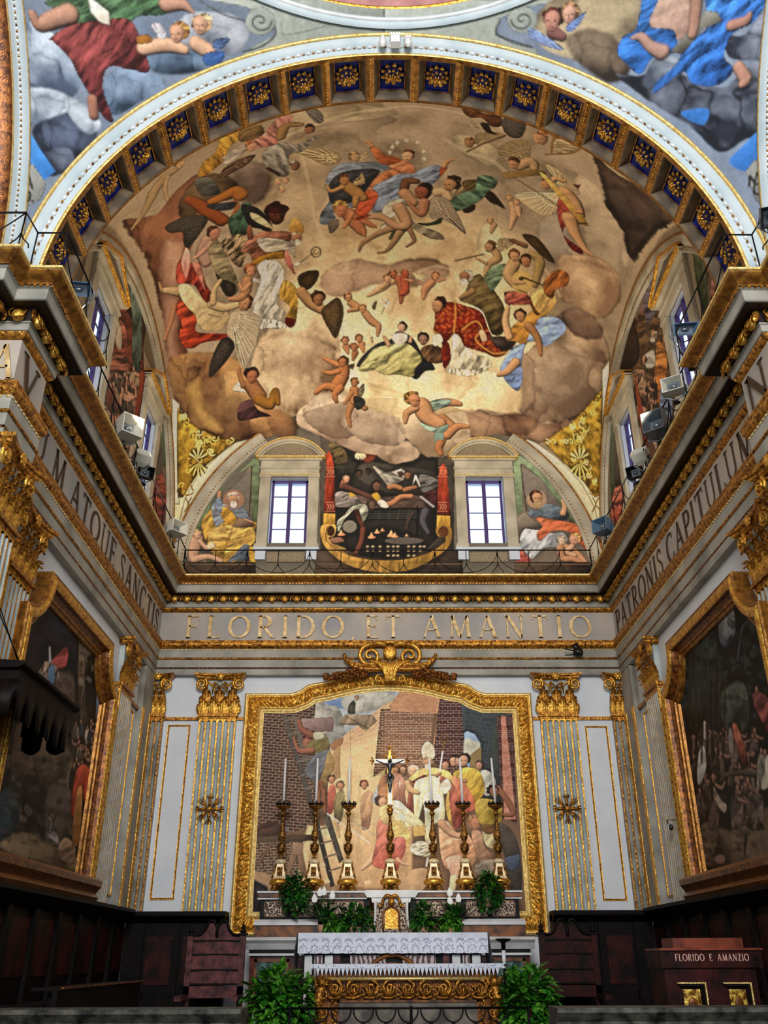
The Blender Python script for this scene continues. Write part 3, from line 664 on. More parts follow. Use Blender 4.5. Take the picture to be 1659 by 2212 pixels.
# ---------------------------------------------------------------- windows with painted aedicules
M['surround'] = mat('cream_grey_stucco', (166, 156, 134), (200, 190, 166), 2.5, .6, bump=.04)
M['reveal'] = mat('white_reveal', (206, 214, 226), None, rough=.6)
M['relief'] = mat('brown_relief_ground', (84, 60, 40), (186, 168, 136), 18, .6, kind='wave', contrast=(.4, .6), bump=.4)
def make_window(n, loc, rz, kind, half=.35, z0=8.57, z1=9.965, dark=False):
    r = empty('window_%d' % n, (loc[0], loc[1], 0), rz, kind='structure')
    mb = MB()                                # reveal
    D = .34 if kind != 'tri' else .15
    a = [(-half-.03, 0, z0-.02), (half+.03, 0, z0-.02), (half+.03, 0, z1+.03), (-half-.03, 0, z1+.03)]
    b = [(-half, D, z0), (half, D, z0), (half, D, z1), (-half, D, z1)]
    mb.grid([a, b], None, False, closev=True); mb.build('reveal', M['reveal'], r)
    yg = .07 if kind == 'tri' else .12
    fr = MB(); w = .045
    fr.box((-half, yg, z0), (-half+w, yg+.05, z1)); fr.box((half-w, yg, z0), (half, yg+.05, z1)); fr.box((-half, yg, z0), (half, yg+.05, z0+w*.6)); fr.box((-half, yg, z1-w), (half, yg+.05, z1))
    fr.box((-.035, yg-.01, z0), (.035, yg+.05, z1)); fr.build('window_frame', M['winframe'], r)
    ba = MB()
    for i in (1, 2, 3):
        z = z0+(z1-z0)*i/4; ba.box((-half, yg+.01, z-.008), (half, yg+.03, z+.008))
    ba.build('glazing_bar', M['winframe'], r)
    gl = MB(); gl.box((-half, yg+.028, z0), (half, yg+.032, z1)); gl.build('glass_pane', M['glasspane'], r)
    s = MB(); W1, W2, W3 = half+.02, half+.22, half+.32
    for q in (-1, 1):
        s.box((q*W1, 0, z0-.05), (q*W2, -.05, z1-.02)); s.box((q*(W1-.005), 0, z0-.12), (q*(W2+.03), -.07, z0-.04)); s.box((q*(W1-.01), 0, z1-.02), (q*(W2+.015), -.07, z1+.04))
    s.box((-W1, 0, z1+.02), (W1, -.045, z1+.06)); s.box((-W2, 0, z1+.04), (W2, -.055, z1+.17)); s.box((-W2-.02, 0, z1+.17), (W2+.02, -.075, z1+.21)); s.box((-W2, 0, z1+.21), (W2, -.05, z1+.36))
    s.box((-W2-.05, 0, z1+.35), (W2+.05, -.10, z1+.39)); s.build('stone_surround', M['surround'], r)
    g = MB(); zc = z1+.39
    g.box((-W3, 0, zc), (W3, -.15, zc+.03)); g.box((-W2-.01, 0, z1+.035), (W2+.01, -.08, z1+.05)) if kind != 'tri' else None
    t = MB(); e = MB()
    if kind == 'tri':
        ap = zc+.40
        t.prism([(-W3+.05, zc+.03), (W3-.05, zc+.03), (0, ap-.05)], 'y', 0, -.03)
        for q in (-1, 1):
            for o_, m_, d_, th in ((0, 'gold', .17, .035), (-.05, 'surround', .13, .05)):
                (g if o_ == 0 else e).prism([(q*W3, zc+.03+o_), (q*W3, zc+.03+o_+th), (0, ap+o_+th), (0, ap+o_)], 'y', 0, -d_)
    else:
        rise = .40; R = (W3*W3+rise*rise)/(2*rise); cz = zc+.03+rise-R; A = math.asin(W3/R)
        arcp = lambda rr, n=24, k=1: [(rr*math.sin(-A+2*A*i/n), cz+rr*math.cos(-A+2*A*i/n)) for i in range(n+1)]
        t.prism(arcp(R-.07), 'y', 0, -.02)
        for r0, r1, d_, mm in ((R, R+.03, .16, g), (R-.045, R, .12, e), (R-.08, R-.045, .08, e)):
            o1, i1 = arcp(r1), arcp(r0)
            for i in range(24): mm.prism([i1[i], i1[i+1], o1[i+1], o1[i]], 'y', 0, -d_)
    g.build('gilt_cornice_edge', M['goldl' if kind != 'tri' else 'gold'], r); t.build('tympanum_relief', M['relief'], r); e.build('pediment', M['surround'], r)
    s = MB(); s.box((-W2-.04, 0, z0-.17), (W2+.04, -.09, z0-.12))
    for q in (-1, 1): s.box((q*(half+.03), 0, z0-.36), (q*(W2), -.06, z0-.17))
    s.build('sill', M['reveal' if kind != 'tri' else 'surround'], r)
    s = MB(); s.box((-half, 0, z0-.4), (half, -.02, z0-.2)); s.build('apron_relief', M['relief'], r)
    return r
WB = []
for n, x in ((1, -1.89), (2, 1.885)): make_window(n, (x, YB-.005), 0, 'seg'); WB.append((x-.36, x+.36))
XL = 4.08
n = 3; WS = []
for sx in (-1, 1):
    for yc in (9.80, 12.74):
        make_window(n, (sx*(XL-.005), yc), PI/2 if sx < 0 else -PI/2, 'tri'); n += 1
WS = [(9.80-.36, 9.80+.36), (12.74-.36, 12.74+.36)]
# painted stone arch bands of the three lunettes
def band(nm, prof, mname, axis, a0, a1, R, **k):
    return revolve([(d_, R+e) for d_, e in prof], a0, a1, 80, axis=axis, **k).build(nm, M[mname])
for i, (axis, base, sg, RR, kw, a0, a1) in enumerate((('y', YB, -1, 4.05, {}, 0, PI*.285), ('y', YB, -1, 4.05, {}, PI*.715, PI), ('x', -XL, 1, 3.6, {'cy': YC}, 0, PI), ('x', XL, -1, 3.6, {'cy': YC}, 0, PI))):
    t = empty('trim_%d' % (6+i), (0, 11, 9), kind='structure')
    def bp(nm, prof, m_): unp(t, revolve([(base+sg*d_, RR+e) for d_, e in prof], a0, a1, 80, axis=axis, **kw).build(nm, M[m_]))
    bp('arch_band', [(0, -.28), (.05, -.275), (.06, -.25), (.05, -.24), (.05, -.17), (.07, -.165), (.08, -.13), (.08, -.03)], 'surround')
    bp('gilt_arch_edge', [(.08, -.03), (.095, -.025), (.095, .0), (.06, .02), (-.02, .03)], 'goldbrown')
    bd = MB(); nn = int(RR*(a1-a0)/.075)
    for j in range(nn):
        a = a0+(a1-a0)*(j+.5)/nn; r_ = RR-.205
        c = Vector((r_*math.cos(a), base+sg*.05, ZS+r_*math.sin(a))) if axis == 'y' else Vector((base+sg*.05, YC+r_*math.cos(a), ZS+r_*math.sin(a)))
        Rm = Matrix.Rotation(PI/2-a, 3, 'Y') if axis == 'y' else Matrix.Rotation(a-PI/2, 3, 'X')
        bd.ell(c, (.022, .012, .012) if axis == 'y' else (.012, .022, .012), None, 6, 4, Rm)
    unp(t, bd.build('carved_beading', M['golddark'], fixn=False))
# inner gilt edge line of back lunette and the wall under the lunettes is painted (see frescoes)
# ================================================================ THINGS
def offpoly(P, d):
    """inward offset of a closed counter-clockwise outline"""
    n = len(P); out = []
    for i in range(n):
        a, b, c = P[i-1], P[i], P[(i+1) % n]
        n1 = Vector((-(b[1]-a[1]), b[0]-a[0])).normalized(); n2 = Vector((-(c[1]-b[1]), c[0]-b[0])).normalized()
        m_ = n1+n2; k = 1/max(.3, 1+n1.dot(n2)); out.append((b[0]+m_.x*d*k, b[1]+m_.y*d*k))
    return out
def frame_ring(outline, prof, fn, m=None, disp=None, res=None):
    P = outline
    if res:
        Q = []
        for i in range(len(P)):
            a, b = P[i], P[(i+1) % len(P)]; L = math.dist(a, b); k = max(1, int(round(L/res)))
            Q += [(a[0]+(b[0]-a[0])*j/k, a[1]+(b[1]-a[1])*j/k) for j in range(k)]
        base = Q
    else: base = P
    n = len(base); S = [0]
    for i in range(1, n): S.append(S[-1]+math.dist(base[i-1], base[i]))
    rows = []
    # offsets computed on the corner polygon, then resampled so corners stay mitred
    def off(d):
        O = offpoly(P, d)
        if not res: return O
        Q = []
        for i in range(len(P)):
            a, b = O[i], O[(i+1) % len(P)]; L = math.dist(P[i], P[(i+1) % len(P)]); k = max(1, int(round(L/res)))
            Q += [(a[0]+(b[0]-a[0])*j/k, a[1]+(b[1]-a[1])*j/k) for j in range(k)]
        return Q
    for d, h in prof:
        O = off(d); rows.append([fn(O[i][0], O[i][1], h+(disp(S[i], d) if disp else 0)) for i in range(n)])
    mb = MB(); mb.grid(rows, m, bool(disp), closev=True); return mb
# ---- altar painting frame
def altar_outline(w=2.43, z0=1.96, zs=5.67, ws=1.66, za=6.05):
    P = [(-w, z0), (w, z0), (w, zs), (ws, zs)]
    a0 = (ws, zs); cz = za-4.1
    c = [(ws, zs), (ws-.16, zs+.06), (ws-.30, zs+.155), (1.05, za-.165), (.7, za-.075), (.35, za-.02), (0, za)]
    c = cr_(c, 4)[1:]; c = [(float(a), float(b)) for a, b in c]
    P += c+[(-x, z) for x, z in c[::-1][1:]]+[(-ws, zs), (-w, zs)]
    return P
AO = altar_outline()
pf = empty('altar_painting', (0, 14.95, 4.0), 0, 'large arched fresco of a bishop at a building site, in a carved gilt frame', 'painting')
fn = lambda x, z, h: (x, 15-h, z)
unp(pf, frame_ring(AO, [(-.03, 0), (-.03, .05), (0, .075), (.015, .075), (.02, .05)], fn).build('outer_gilt_edge', M['goldl']))
def acan(s, d):
    t = (d-.028)/.19*2-1
    if abs(t) >= .99: return 0
    e = math.cos(t*PI/2)**.5
    q = s/.44; sh = math.exp(-((q-round(q))*5.5)**2)
    ang = math.atan2(t, (q-round(q))*2.6); rad = math.hypot(t, (q-round(q))*2.6)
    shell = .5+.5*math.cos(ang*9)
    vine = .5+.5*math.cos(2*PI*(q*1.0)+PI-t*2.2*math.sin(2*PI*q*.5)*1.6)
    leaf = .5+.5*math.cos(2*PI*(s/.085)+t*3.5*(1 if math.sin(2*PI*q) > 0 else -1))
    return e*(.052*(sh*shell*(rad < 1.1)+(1-sh)*leaf*(.3+.7*vine)))
unp(pf, frame_ring(AO, [(.02, .05)]+[(.028+.19*i/13, .045+.02*math.sin(PI*i/13)) for i in range(14)]+[(.222, .05)], fn, None, acan, .013).build('carved_acanthus_band', M['gold'], fixn=False))
unp(pf, frame_ring(AO, [(.22, .045), (.224, .07), (.235, .075), (.24, .06), (.255, .05), (.26, .055), (.272, .055), (.277, .035), (.29, .03), (.30, .035), (.31, .035), (.315, 0)], fn).build('inner_gilt_fillets', M['goldl']))
# crest
ct = empty('frame_crest', (.03, 14.80, 5.86), 0, 'gilt scrolled cartouche with flower garlands crowning the altar painting frame', 'ornament')
for s in (-1, 1):
    mb = MB()
    volute(mb, (s*.34, -.04, .44), .20, s, None, .045, 1.7, 40)
    mb.tube([(s*.30, -.04, .64), (s*.18, -.05, .67), (s*.06, -.05, .62)], [.045, .05, .03], None, 8)
    mb.build('scroll', M['gold'], ct)
    mb = MB(); mb.tube(cr_([(s*.12, -.03, .22), (s*.32, -.05, .20), (s*.55, -.06, .22), (s*.72, -.06, .33), (s*.80, -.06, .47)], 5), [.05]*6+[.055]*6+[.04]*6+[.03]*3, None, 8)
    for k in range(5): mb.tube(cr_([(s*.15, -.06, .24+k*.012), (s*(.45+.03*k), -.09, .22+k*.02), (s*(.70+.02*k), -.09, .32+k*.02)], 4), .012, None, 5)
    mb.build('acanthus_arm', M['golddark'], ct)
    mb = MB(); random.seed(5)
    for k in range(95):
        t = random.random(); x = s*(.40+t*.72); z = .15-t*.10+random.uniform(-.07, .07)*(1.15-t*.5); r = random.uniform(.026, .042)
        mb.ell((x, -.05-random.random()*.05, z), (r, r, r), None, 7, 5)
    mb.build('flower_garland', M['redbrown'], ct)
mb = MB()
for k in range(-4, 5):
    a = k*.26; mb.tube(cr_([(k*.018, -.05, -.02), (k*.022, -.09, .12), (k*.045, -.10, .27), (k*.09, -.07, .36)], 4), [.028]*9+[.022]*3+[.010], None, 6)
for s in (-1, 1): volute(mb, (s*.19, -.05, .03), .06, s, None, .02, 1.3)
mb.build('palmette', M['gold'], ct)
mb = MB(); mb.ell((0, -.05, .5), (.12, .04, .13), None, 14, 8); mb.tube([(-.17, -.05, .64), (0, -.07, .69), (.17, -.05, .64)], .03, None, 6)
for k in range(-2, 3): mb.ell((k*.04, -.08, .68), (.02, .02, .03))
mb.build('cartouche_boss', M['gold'], ct)
# ---- large side pictures
def side_outline(sx):
    q = []
    q = [(-1.87, 2.36), (1.87, 2.36), (1.87, 5.12), (1.80, 5.13)]+[(1.84-.51*math.sin(PI/2*(i/10)), 5.68-.55*math.cos(PI/2*(i/10))) for i in range(1, 11)]
    q[-1] = (1.33, 5.69)
    return q+[(-x, z) for x, z in q[::-1][:-2]]+[(-1.87, 5.12)] if False else q+[(-x, z) for x, z in q[::-1] if not (x == 1.87 and z == 2.36)][:-1]
SP = []
SK = .98; SYC = 10.96*SK
for sx in (-1, 1):
    q = [(1.87, 2.36), (1.87, 5.12), (1.80, 5.13)]+[(1.84-.51*math.sin(PI/2*i/10), 5.68-.55*math.cos(PI/2*i/10)) for i in range(1, 10)]+[(1.33, 5.70)]
    q = [(a*SK, (b-1.6)*SK+1.6) for a, b in q]; OUT = q+[(-a, b) for a, b in q[::-1]]
    e = empty('wall_painting', (sx*4.1, SYC, 2.3), 0, ('large dark landscape painting with a red-cloaked crowd in a gilt frame on the left wall' if sx < 0 else 'large very dark woodland battle painting in a gilt frame on the right wall'), 'painting')
    fn = lambda y, z, h, sx=sx: (sx*(4.12-h), SYC+y, z)
    unp(e, frame_ring(OUT, [(0, 0), (-.005, .08), (0, .085), (-.005, .13), (0, .135), (-.008, .18), (.005, .20), (.02, .205), (.03, .195)], fn).build('outer_moulding', M['goldbrown']))
    unp(e, frame_ring(OUT, [(.03, .195), (.045, .212), (.07, .222), (.11, .218), (.14, .20), (.15, .185)], fn).build('gilt_ridge', M['gold']))
    unp(e, frame_ring(OUT, [(.15, .185), (.165, .14), (.19, .105), (.21, .095)], fn).build('dark_hollow', M['redbrown']))
    unp(e, frame_ring(OUT, [(.21, .095), (.215, .10), (.228, .095), (.235, .075), (.25, .065), (.26, .07), (.27, .06), (.28, .01)], fn).build('inner_fillet', M['goldbrown']))
    mb = MB()
    pr = [(0, 2.27), (.27, 2.27), (.30, 2.33), (.26, 2.38), (.32, 2.46), (.33, 2.52), (.27, 2.56), (0, 2.58)]
    mb.prism([(h, z) for h, z in pr], 'y', -1.80, 1.80)
    mb.v = [(sx*(4.12-x), SYC+y, z) for x, y, z in mb.v]
    unp(e, mb.build('sill_moulding', M['redbrown']))
    SP.append((e, offpoly(OUT, .265)))
# ---- cornice railings
def railing(path, label, z=7.705, top=8.165, step=.57, mname='iron', closed=False):
    e = empty('iron_railing', (path[0][0], path[0][1], z), 0, label, 'railing', 'railings on the cornice')
    P = [Vector((x, y, 0)) for x, y in path]
    mb = MB(); mb.tube([p+Vector((0, 0, top)) for p in P], .011, None, 6); unp(e, mb.build('top_rail', M[mname]))
    for a, b in zip(P, P[1:]):
        L = (b-a).length; n = max(1, int(round(L/step))); d = (b-a)/n; u = d.normalized()
        for i in range(n+1):
            c = a+d*i; mb = MB(); mb.tube([c+Vector((0, 0, top)), c+Vector((0, 0, z+.16))], .008, None, 5)
            if L > .5:
                for s in (-1, 1): mb.tube(cr_([c+Vector((0, 0, z+.2)), c+u*s*.03+Vector((0, 0, z+.12)), c+u*s*.09+Vector((0, 0, z+.05)), c+u*s*.10+Vector((0, 0, z))], 3), .007, None, 5)
            else: mb.tube([c+Vector((0, 0, z+.2)), c+Vector((0, 0, z))], .008, None, 5)
            if i < n or L > .5: unp(e, mb.build('post', M[mname]))
        if L > 1:
            for i in range(0, n-1, 2):
                c = a+d*(i+1); r = d.length; mb = MB()
                mb.tube([c+u*r*math.cos(t)+Vector((0, 0, top-.01+(top-z-.03)*-math.sin(t))) for t in [PI*k/14 for k in range(15)]], .007, None, 5)
                unp(e, mb.build('swag_bar', M[mname]))
        elif L > .5:
            mb = MB(); c = a+d*0; mb.tube([a+(b-a)*(k/10)+Vector((0, 0, top-(top-z)*.75*math.sin(PI*k/10))) for k in range(11)], .007, None, 5); unp(e, mb.build('swag_bar', M[mname]))
railing([(-3.64, 14.43), (3.64, 14.43)], 'thin black iron railing on the ledge below the two end windows')
railing([(-3.62, 8.4), (-3.62, 14.43)], 'thin iron railing along the left wall ledge', step=.6)
railing([(3.62, 8.4), (3.62, 14.43)], 'thin iron railing along the right wall ledge', step=.6)
railing([(-4.6, 6.42), (-3.64, 6.42), (-3.62, 6.69), (-3.32, 6.69), (-3.32, 8.25)], 'black iron railing round the projecting cornice corner at left', step=.8)
railing([(4.6, 6.42), (3.64, 6.42), (3.62, 6.69), (3.32, 6.69), (3.32, 8.25)], 'black iron railing round the projecting cornice corner at right', step=.8)
# ---- floodlights standing on the cornice
def floodlight(loc, aim, size, hm, label, stand=True, glow=0, group='floodlights on the cornice', z=7.70):
    e = empty('floodlight', loc, 0, label, 'floodlight', group)
    d = (Vector(aim)-Vector(loc)).normalized(); q = d.to_track_quat('-Y', 'Z').to_matrix()
    w, h, dp = size
    def T(p): return q@Vector(p)
    def bx(a, b, nm, m):
        mb = MB(); mb.box(a, b); mb.v = [tuple(T(p)) for p in mb.v]; return mb.build(nm, M[m], e)
    mb = MB()                                  # hood: open-fronted box tapering to the back
    f = [(-w/2, -dp/2, -h/2), (w/2, -dp/2, -h/2), (w/2, -dp/2, h/2), (-w/2, -dp/2, h/2)]
    b = [(-w*.36, dp/2, -h*.36), (w*.36, dp/2, -h*.36), (w*.36, dp/2, h*.36), (-w*.36, dp/2, h*.36)]
    i1 = [(x*.9, y, z_*.88) for x, y, z_ in f]; i2 = [(x*.6, y+dp*.45, z_*.6) for x, y, z_ in f]
    mb.grid([b, [(p[0]*1.3, dp*.1, p[2]*1.3) for p in b], f, i1, i2], None, False, closev=True); mb.add(b, [(0, 1, 2, 3)]); mb.v = [tuple(T(p)) for p in mb.v]
    mb.build('housing', M[hm], e)
    mb = MB(); mb.add(i2, [(0, 1, 2, 3)]); mb.ell((0, -dp*.1, 0), (w*.16, dp*.12, h*.16)); mb.v = [tuple(T(p)) for p in mb.v]; mb.build('reflector', M['steel'], e)
    mb = MB()
    mb.tube([T((-w/2-.01, 0, 0)), T((-w/2-.015, dp*.2, -h*.3))+Vector((0, 0, -.03)), Vector((0, 0, -(loc[2]-z)*.8)), T((w/2+.015, dp*.2, -h*.3))+Vector((0, 0, -.03)), T((w/2+.01, 0, 0))], .012, None, 5)
    mb.build('bracket', M['steel'], e)
    if stand:
        mb = MB(); mb.tube([(0, 0, -(loc[2]-z)*.8), (0, 0, -(loc[2]-z))], .02, None, 6); mb.ell((0, 0, -(loc[2]-z)+.01), (.05, .05, .01)); mb.build('foot', M['black'], e)
    return e
VA = (0, 10.5, 9.5)
floodlight((-3.47, 7.55, 8.18), (-3.0, 4, 5.5), (.30, .16, .2), 'lampb', 'blue-grey floodlight tilted downwards on the left pier cornice')
floodlight((-3.58, 10.15, 8.0), (-1.5, 8.0, 8.1), (.30, .30, .36), 'lampw', 'large cream box floodlight halfway along the left cornice')
floodlight((-3.58, 10.95, 8.03), (-2.5, 9.5, 9.4), (.22, .2, .2), 'lampw', 'small white floodlight above a black one on the left cornice')
floodlight((-3.56, 11.15, 7.90), (-2.2, 9.5, 7.4), (.22, .18, .2), 'black', 'small black floodlight beside the left far side window')
floodlight((-3.58, 13.3, 8.03), (-1.6, 11.6, 8.2), (.30, .22, .30), 'lampw', 'grey-white box floodlight near the left back corner')
floodlight((3.47, 8.35, 8.28), (3.0, 5, 6.4), (.30, .14, .2), 'lampb', 'light blue floodlight hung from the right pier railing')
floodlight((3.5, 9.05, 7.94), (2.4, 7.2, 7.9), (.26, .20, .22), 'lampw', 'white floodlight just behind the right pier')
floodlight((3.58, 10.02, 7.98), (1.6, 7.6, 8.2), (.30, .32, .36), 'steel', 'large grey box floodlight halfway along the right cornice')
floodlight((3.58, 10.85, 8.0), (2.5, 9.5, 9.4), (.22, .2, .2), 'lampw', 'small white floodlight above a black one on the right cornice')
floodlight((3.56, 11.1, 7.88), (2.2, 9.5, 7.4), (.22, .18, .2), 'black', 'small black floodlight beside the right far side window')
floodlight((3.58, 13.15, 8.0), (1.6, 11.4, 8.1), (.28, .24, .30), 'lampb', 'blue-grey box floodlight near the right back corner')
floodlight((3.62, 6.3, 8.02), (3.0, 4, 5.5), (.2, .2, .2), 'black', 'dark round spotlight on the near right cornice corner')
# loudspeaker on the architrave
e = empty('projector_lamp', (3.30, 14.78, 6.36), 0, 'small black lamp fixed to the grey architrave at right below the inscription', 'lamp')
mb = MB(); mb.ell((0, -.05, .0), (.09, .08, .08)); mb.tube([(0, -.05, .04), (-.05, -.04, .12), (0, -.03, .16)], [.06, .05, .02], None, 6); mb.build('housing', M['black'], e)
mb = MB(); mb.tube([(-.08, -.06, .02), (-.25, -.10, .05)], .012, None, 5); mb.tube([(-.06, -.06, -.05), (-.24, -.09, -.07)], .01, None, 5); mb.ell((.03, -.09, -.02), (.05, .05, .06)); mb.build('arm', M['black'], e)
# ---------------------------------------------------------------- high altar
gr = empty('altar_gradine', (0, 14.6, .45), 0, 'marble-inlaid altar shelf carrying the candlesticks below the painting', 'altar shelf')
def gb(nm, a, b, m): mb = MB(); mb.box(a, b); return unp(gr, mb.build(nm, M[m]))
for s in (-1, 1):
    gb('top_slab', (s*.33, 14.32, 2.50), (s*1.98, 14.93, 2.525), 'marblew')
    gb('upper_moulding', (s*.34, 14.35, 2.44), (s*1.96, 14.93, 2.50), 'marbley')
    gb('white_fillet', (s*.34, 14.33, 2.41), (s*1.97, 14.93, 2.43), 'marblew')
    gb('black_frieze', (s*.30, 14.38, 2.13), (s*1.93, 14.93, 2.41), 'marbleb')
    for a, b in ((1.14, 1.45), (1.53, 1.86), (.40, 1.05)):
        gb('inlaid_panel', (s*a, 14.365, 2.185), (s*b, 14.4, 2.38), 'inlay')
        mb = MB(); i = .012
        for c, d in (((a-i, 2.17), (b+i, 2.185)), ((a-i, 2.38), (b+i, 2.393)), ((a-i, 2.17), (a, 2.393)), ((b, 2.17), (b+i, 2.393))): mb.box((s*c[0], 14.355, c[1]), (s*d[0], 14.4, d[1]))
        unp(gr, mb.build('panel_border', M['marbley']))
    mb = MB(); mb.prism([(14.30, 2.06), (14.30, 2.10), (14.35, 2.14), (14.93, 2.14), (14.93, 2.06)], 'x', s*1.06, s*2.0); unp(gr, mb.build('white_step_moulding', M['marblew']))
    gb('brown_marble_block', (s*.96, 14.34, 1.90), (s*2.0, 14.93, 2.06), 'marbley')
    gb('front_block', (s*.28, 14.0, 1.86), (s*.96, 14.93, 2.06), 'marbley')
    mb = MB(); mb.prism([(14.22, 1.82), (14.16, 1.86), (14.22, 1.90), (14.93, 1.90), (14.93, 1.74), (14.28, 1.74)], 'x', s*1.22, s*2.1); unp(gr, mb.build('white_base_moulding', M['marblew']))
    gb('black_band', (s*1.2, 14.3, 1.69), (s*2.04, 14.93, 1.745), 'marbleb'); gb('thin_white_fillet', (s*1.2, 14.26, 1.66), (s*2.05, 14.93, 1.69), 'marblew')
    gb('red_marble_plinth', (s*1.2, 14.34, .45), (s*2.03, 14.93, 1.67), 'marbler')
    mb = MB(); mb.box((s*1.50, 14.31, .8), (s*1.92, 14.35, 1.58)); unp(gr, mb.build('green_marble_panel', M['marbleg']))
    mb = MB()
    for c, d in (((1.46, .76), (1.50, 1.62)), ((1.92, .76), (1.96, 1.62)), ((1.46, 1.58), (1.96, 1.62))): mb.box((s*c[0], 14.29, c[1]), (s*d[0], 14.35, d[1]))
    unp(gr, mb.build('panel_frame', M['marbley']))
# tabernacle
tb = empty('tabernacle', (.02, 14.3, 1.93), 0, 'small marble tabernacle with an arched golden door in the middle of the altar', 'tabernacle')
mb = MB(); pr = [(-.36, 0), (.36, 0), (.30, .03), (.24, .12), (.22, .25), (.22, .44), (-.22, .44), (-.22, .25), (-.24, .12), (-.30, .03)]; mb.prism(pr, 'y', 0, .5); mb.build('body', M['inlay'], tb)
mb = MB(); mb.prism([(-.36, .50), (.36, .50), (.40, .56), (.38, .60), (-.38, .60), (-.40, .56)], 'y', -.03, .5); mb.prism([(-.28, .43), (.28, .43), (.3, .5), (-.3, .5)], 'y', -.01, .5); mb.build('cornice', M['marblew'], tb)
mb = MB()
for s in (-1, 1): mb.tube(cr_([(s*.24, -.02, .46), (s*.235, -.02, .28), (s*.26, -.03, .1), (s*.36, -.04, .01)], 5), .02, None, 6)
mb.build('side_scroll', M['marblew'], tb)
mb = MB(); mb.prism([(-.095, .08), (.095, .08), (.095, .27)]+[(.095*math.cos(a), .27+.08*math.sin(a)) for a in [PI*k/12 for k in range(1, 12)]]+[(-.095, .27)], 'y', -.02, .02); mb.build('door', M['gold'], tb)
mb = MB(); mb.tube([(-.12, -.03, .05), (-.12, -.03, .27)]+[(.12*math.cos(a), -.03, .27+.11*math.sin(a)) for a in [PI-PI*k/10 for k in range(11)]]+[(.12, -.03, .05)], .014, None, 6); mb.build('door_surround', M['marbley'], tb)
mb = MB()
for s in (-1, 1): mb.tube(cr_([(0, -.05, .50), (s*.07, -.06, .52), (s*.12, -.05, .46), (s*.14, -.05, .39), (s*.19, -.05, .37)], 4), [.03]*5+[.025]*8+[.02]*4, None, 6)
mb.ell((0, -.06, .44), (.05, .03, .06)); mb.build('scroll_pediment', M['golddark'], tb)
# candlesticks
def make_candlestick(tall=False):
    e = empty('candlestick', (0, 0, 0))
    S = 1/149.6
    def pr(l): return [(w/4.253/2*S, (1925-(1480+y/4.253))*S) for w, y in l][::-1]
    for k in range(3):
        a = (-.35*PI, -.65*PI, PI/2)[k]; mb = MB(); x, y = .15*math.cos(a), .12*math.sin(a)
        mb.ell((x, y, .055), (.05, .055, .05), None, 8, 6); mb.ell((x*1.15, y*1.3, .02), (.055, .05, .022), None, 8, 5)
        for t in (-1, 0, 1): mb.ell((x*1.2+t*.025, y*1.45, .03), (.014, .03, .022), None, 6, 4)
        mb.build('claw_foot', M['bronze'], e)
    mb = MB(); mb.lathe([(.10, .085), (.15, .10), (.165, .135), (.15, .165), (.12, .185)], (0, 0, 0), None, 24); mb.build('scrolled_base', M['gold'], e)
    mb = MB(); rows = [(.125, .175), (.105, .22), (.078, .33), (.068, .395)]
    mb.lathe([(r*.82, z) for r, z in rows], (0, 0, 0), None, 4, False, 1); mb.build('pedestal', M['cream'], e)
    mb = MB(); mb.box((-.04, -.085, .22), (.04, -.10, .345)); 
    for i in range(3): mb.tube([(-.03+.03*i, -.10, .23), (-.01+.01*i, -.11, .29), (-.03+.03*i, -.10, .335)], .009, None, 5)
    for s in (-1, 1): mb.tube(cr_([(s*.115, -.09, .185), (s*.09, -.075, .26), (s*.065, -.06, .39)], 4), .016, None, 6)
    mb.build('relief_panel', M['bronze'], e)
    mb = MB(); mb.lathe([(.065, .395), (.088, .41), (.09, .43), (.07, .455), (.035, .47)], (0, 0, 0), None, 20); mb.build('upper_plinth', M['cream'], e)
    mb = MB(); mb.lathe([(.022, .465), (.030, .49), (.018, .51), (.030, .525), (.060, .575), (.072, .62), (.066, .65), (.074, .665), (.066, .68), (.035, .695), (.026, .715), (.038, .73), (.058, .78), (.062, .815), (.052, .86), (.036, .90), (.030, .96), (.022, 1.03), (.018, 1.05), (.032, 1.065), (.018, 1.08), (.022, 1.10), (.042, 1.125), (.046, 1.145), (.026, 1.165), (.022, 1.18)], (0, 0, 0), None, 20); mb.build('baluster_stem', M['bronze'], e)
    if not tall:
        mb = MB(); mb.lathe([(.022, 1.17), (.045, 1.195), (.09, 1.225), (.118, 1.24), (.115, 1.255), (.075, 1.27)], (0, 0, 0), None, 24); mb.build('drip_pan', M['bronze'], e)
        mb = MB()
        for k in range(9):
            a = 2*PI*k/9; c = Vector((.09*math.cos(a), .09*math.sin(a), 1.26)); mb.tube([c, c+Vector((c.x*.25, c.y*.25, .03)), c+Vector((c.x*.1, c.y*.1, .062))], [.018, .022, .006], None, 5)
        mb.lathe([(.085, 1.25), (.09, 1.29), (.075, 1.29), (.07, 1.25)], (0, 0, 0), None, 18); mb.build('leafy_crown', M['black'], e)
    return e
proto = make_candlestick()
wh = ['leftmost of the six', 'second from the left of the six', 'third from the left of the six', 'first to the right of the crucifix', 'second to the right of the crucifix', 'rightmost of the six']
tilt = [(.0), (.01), (.012), (-.03), (-.025), (-.035)]
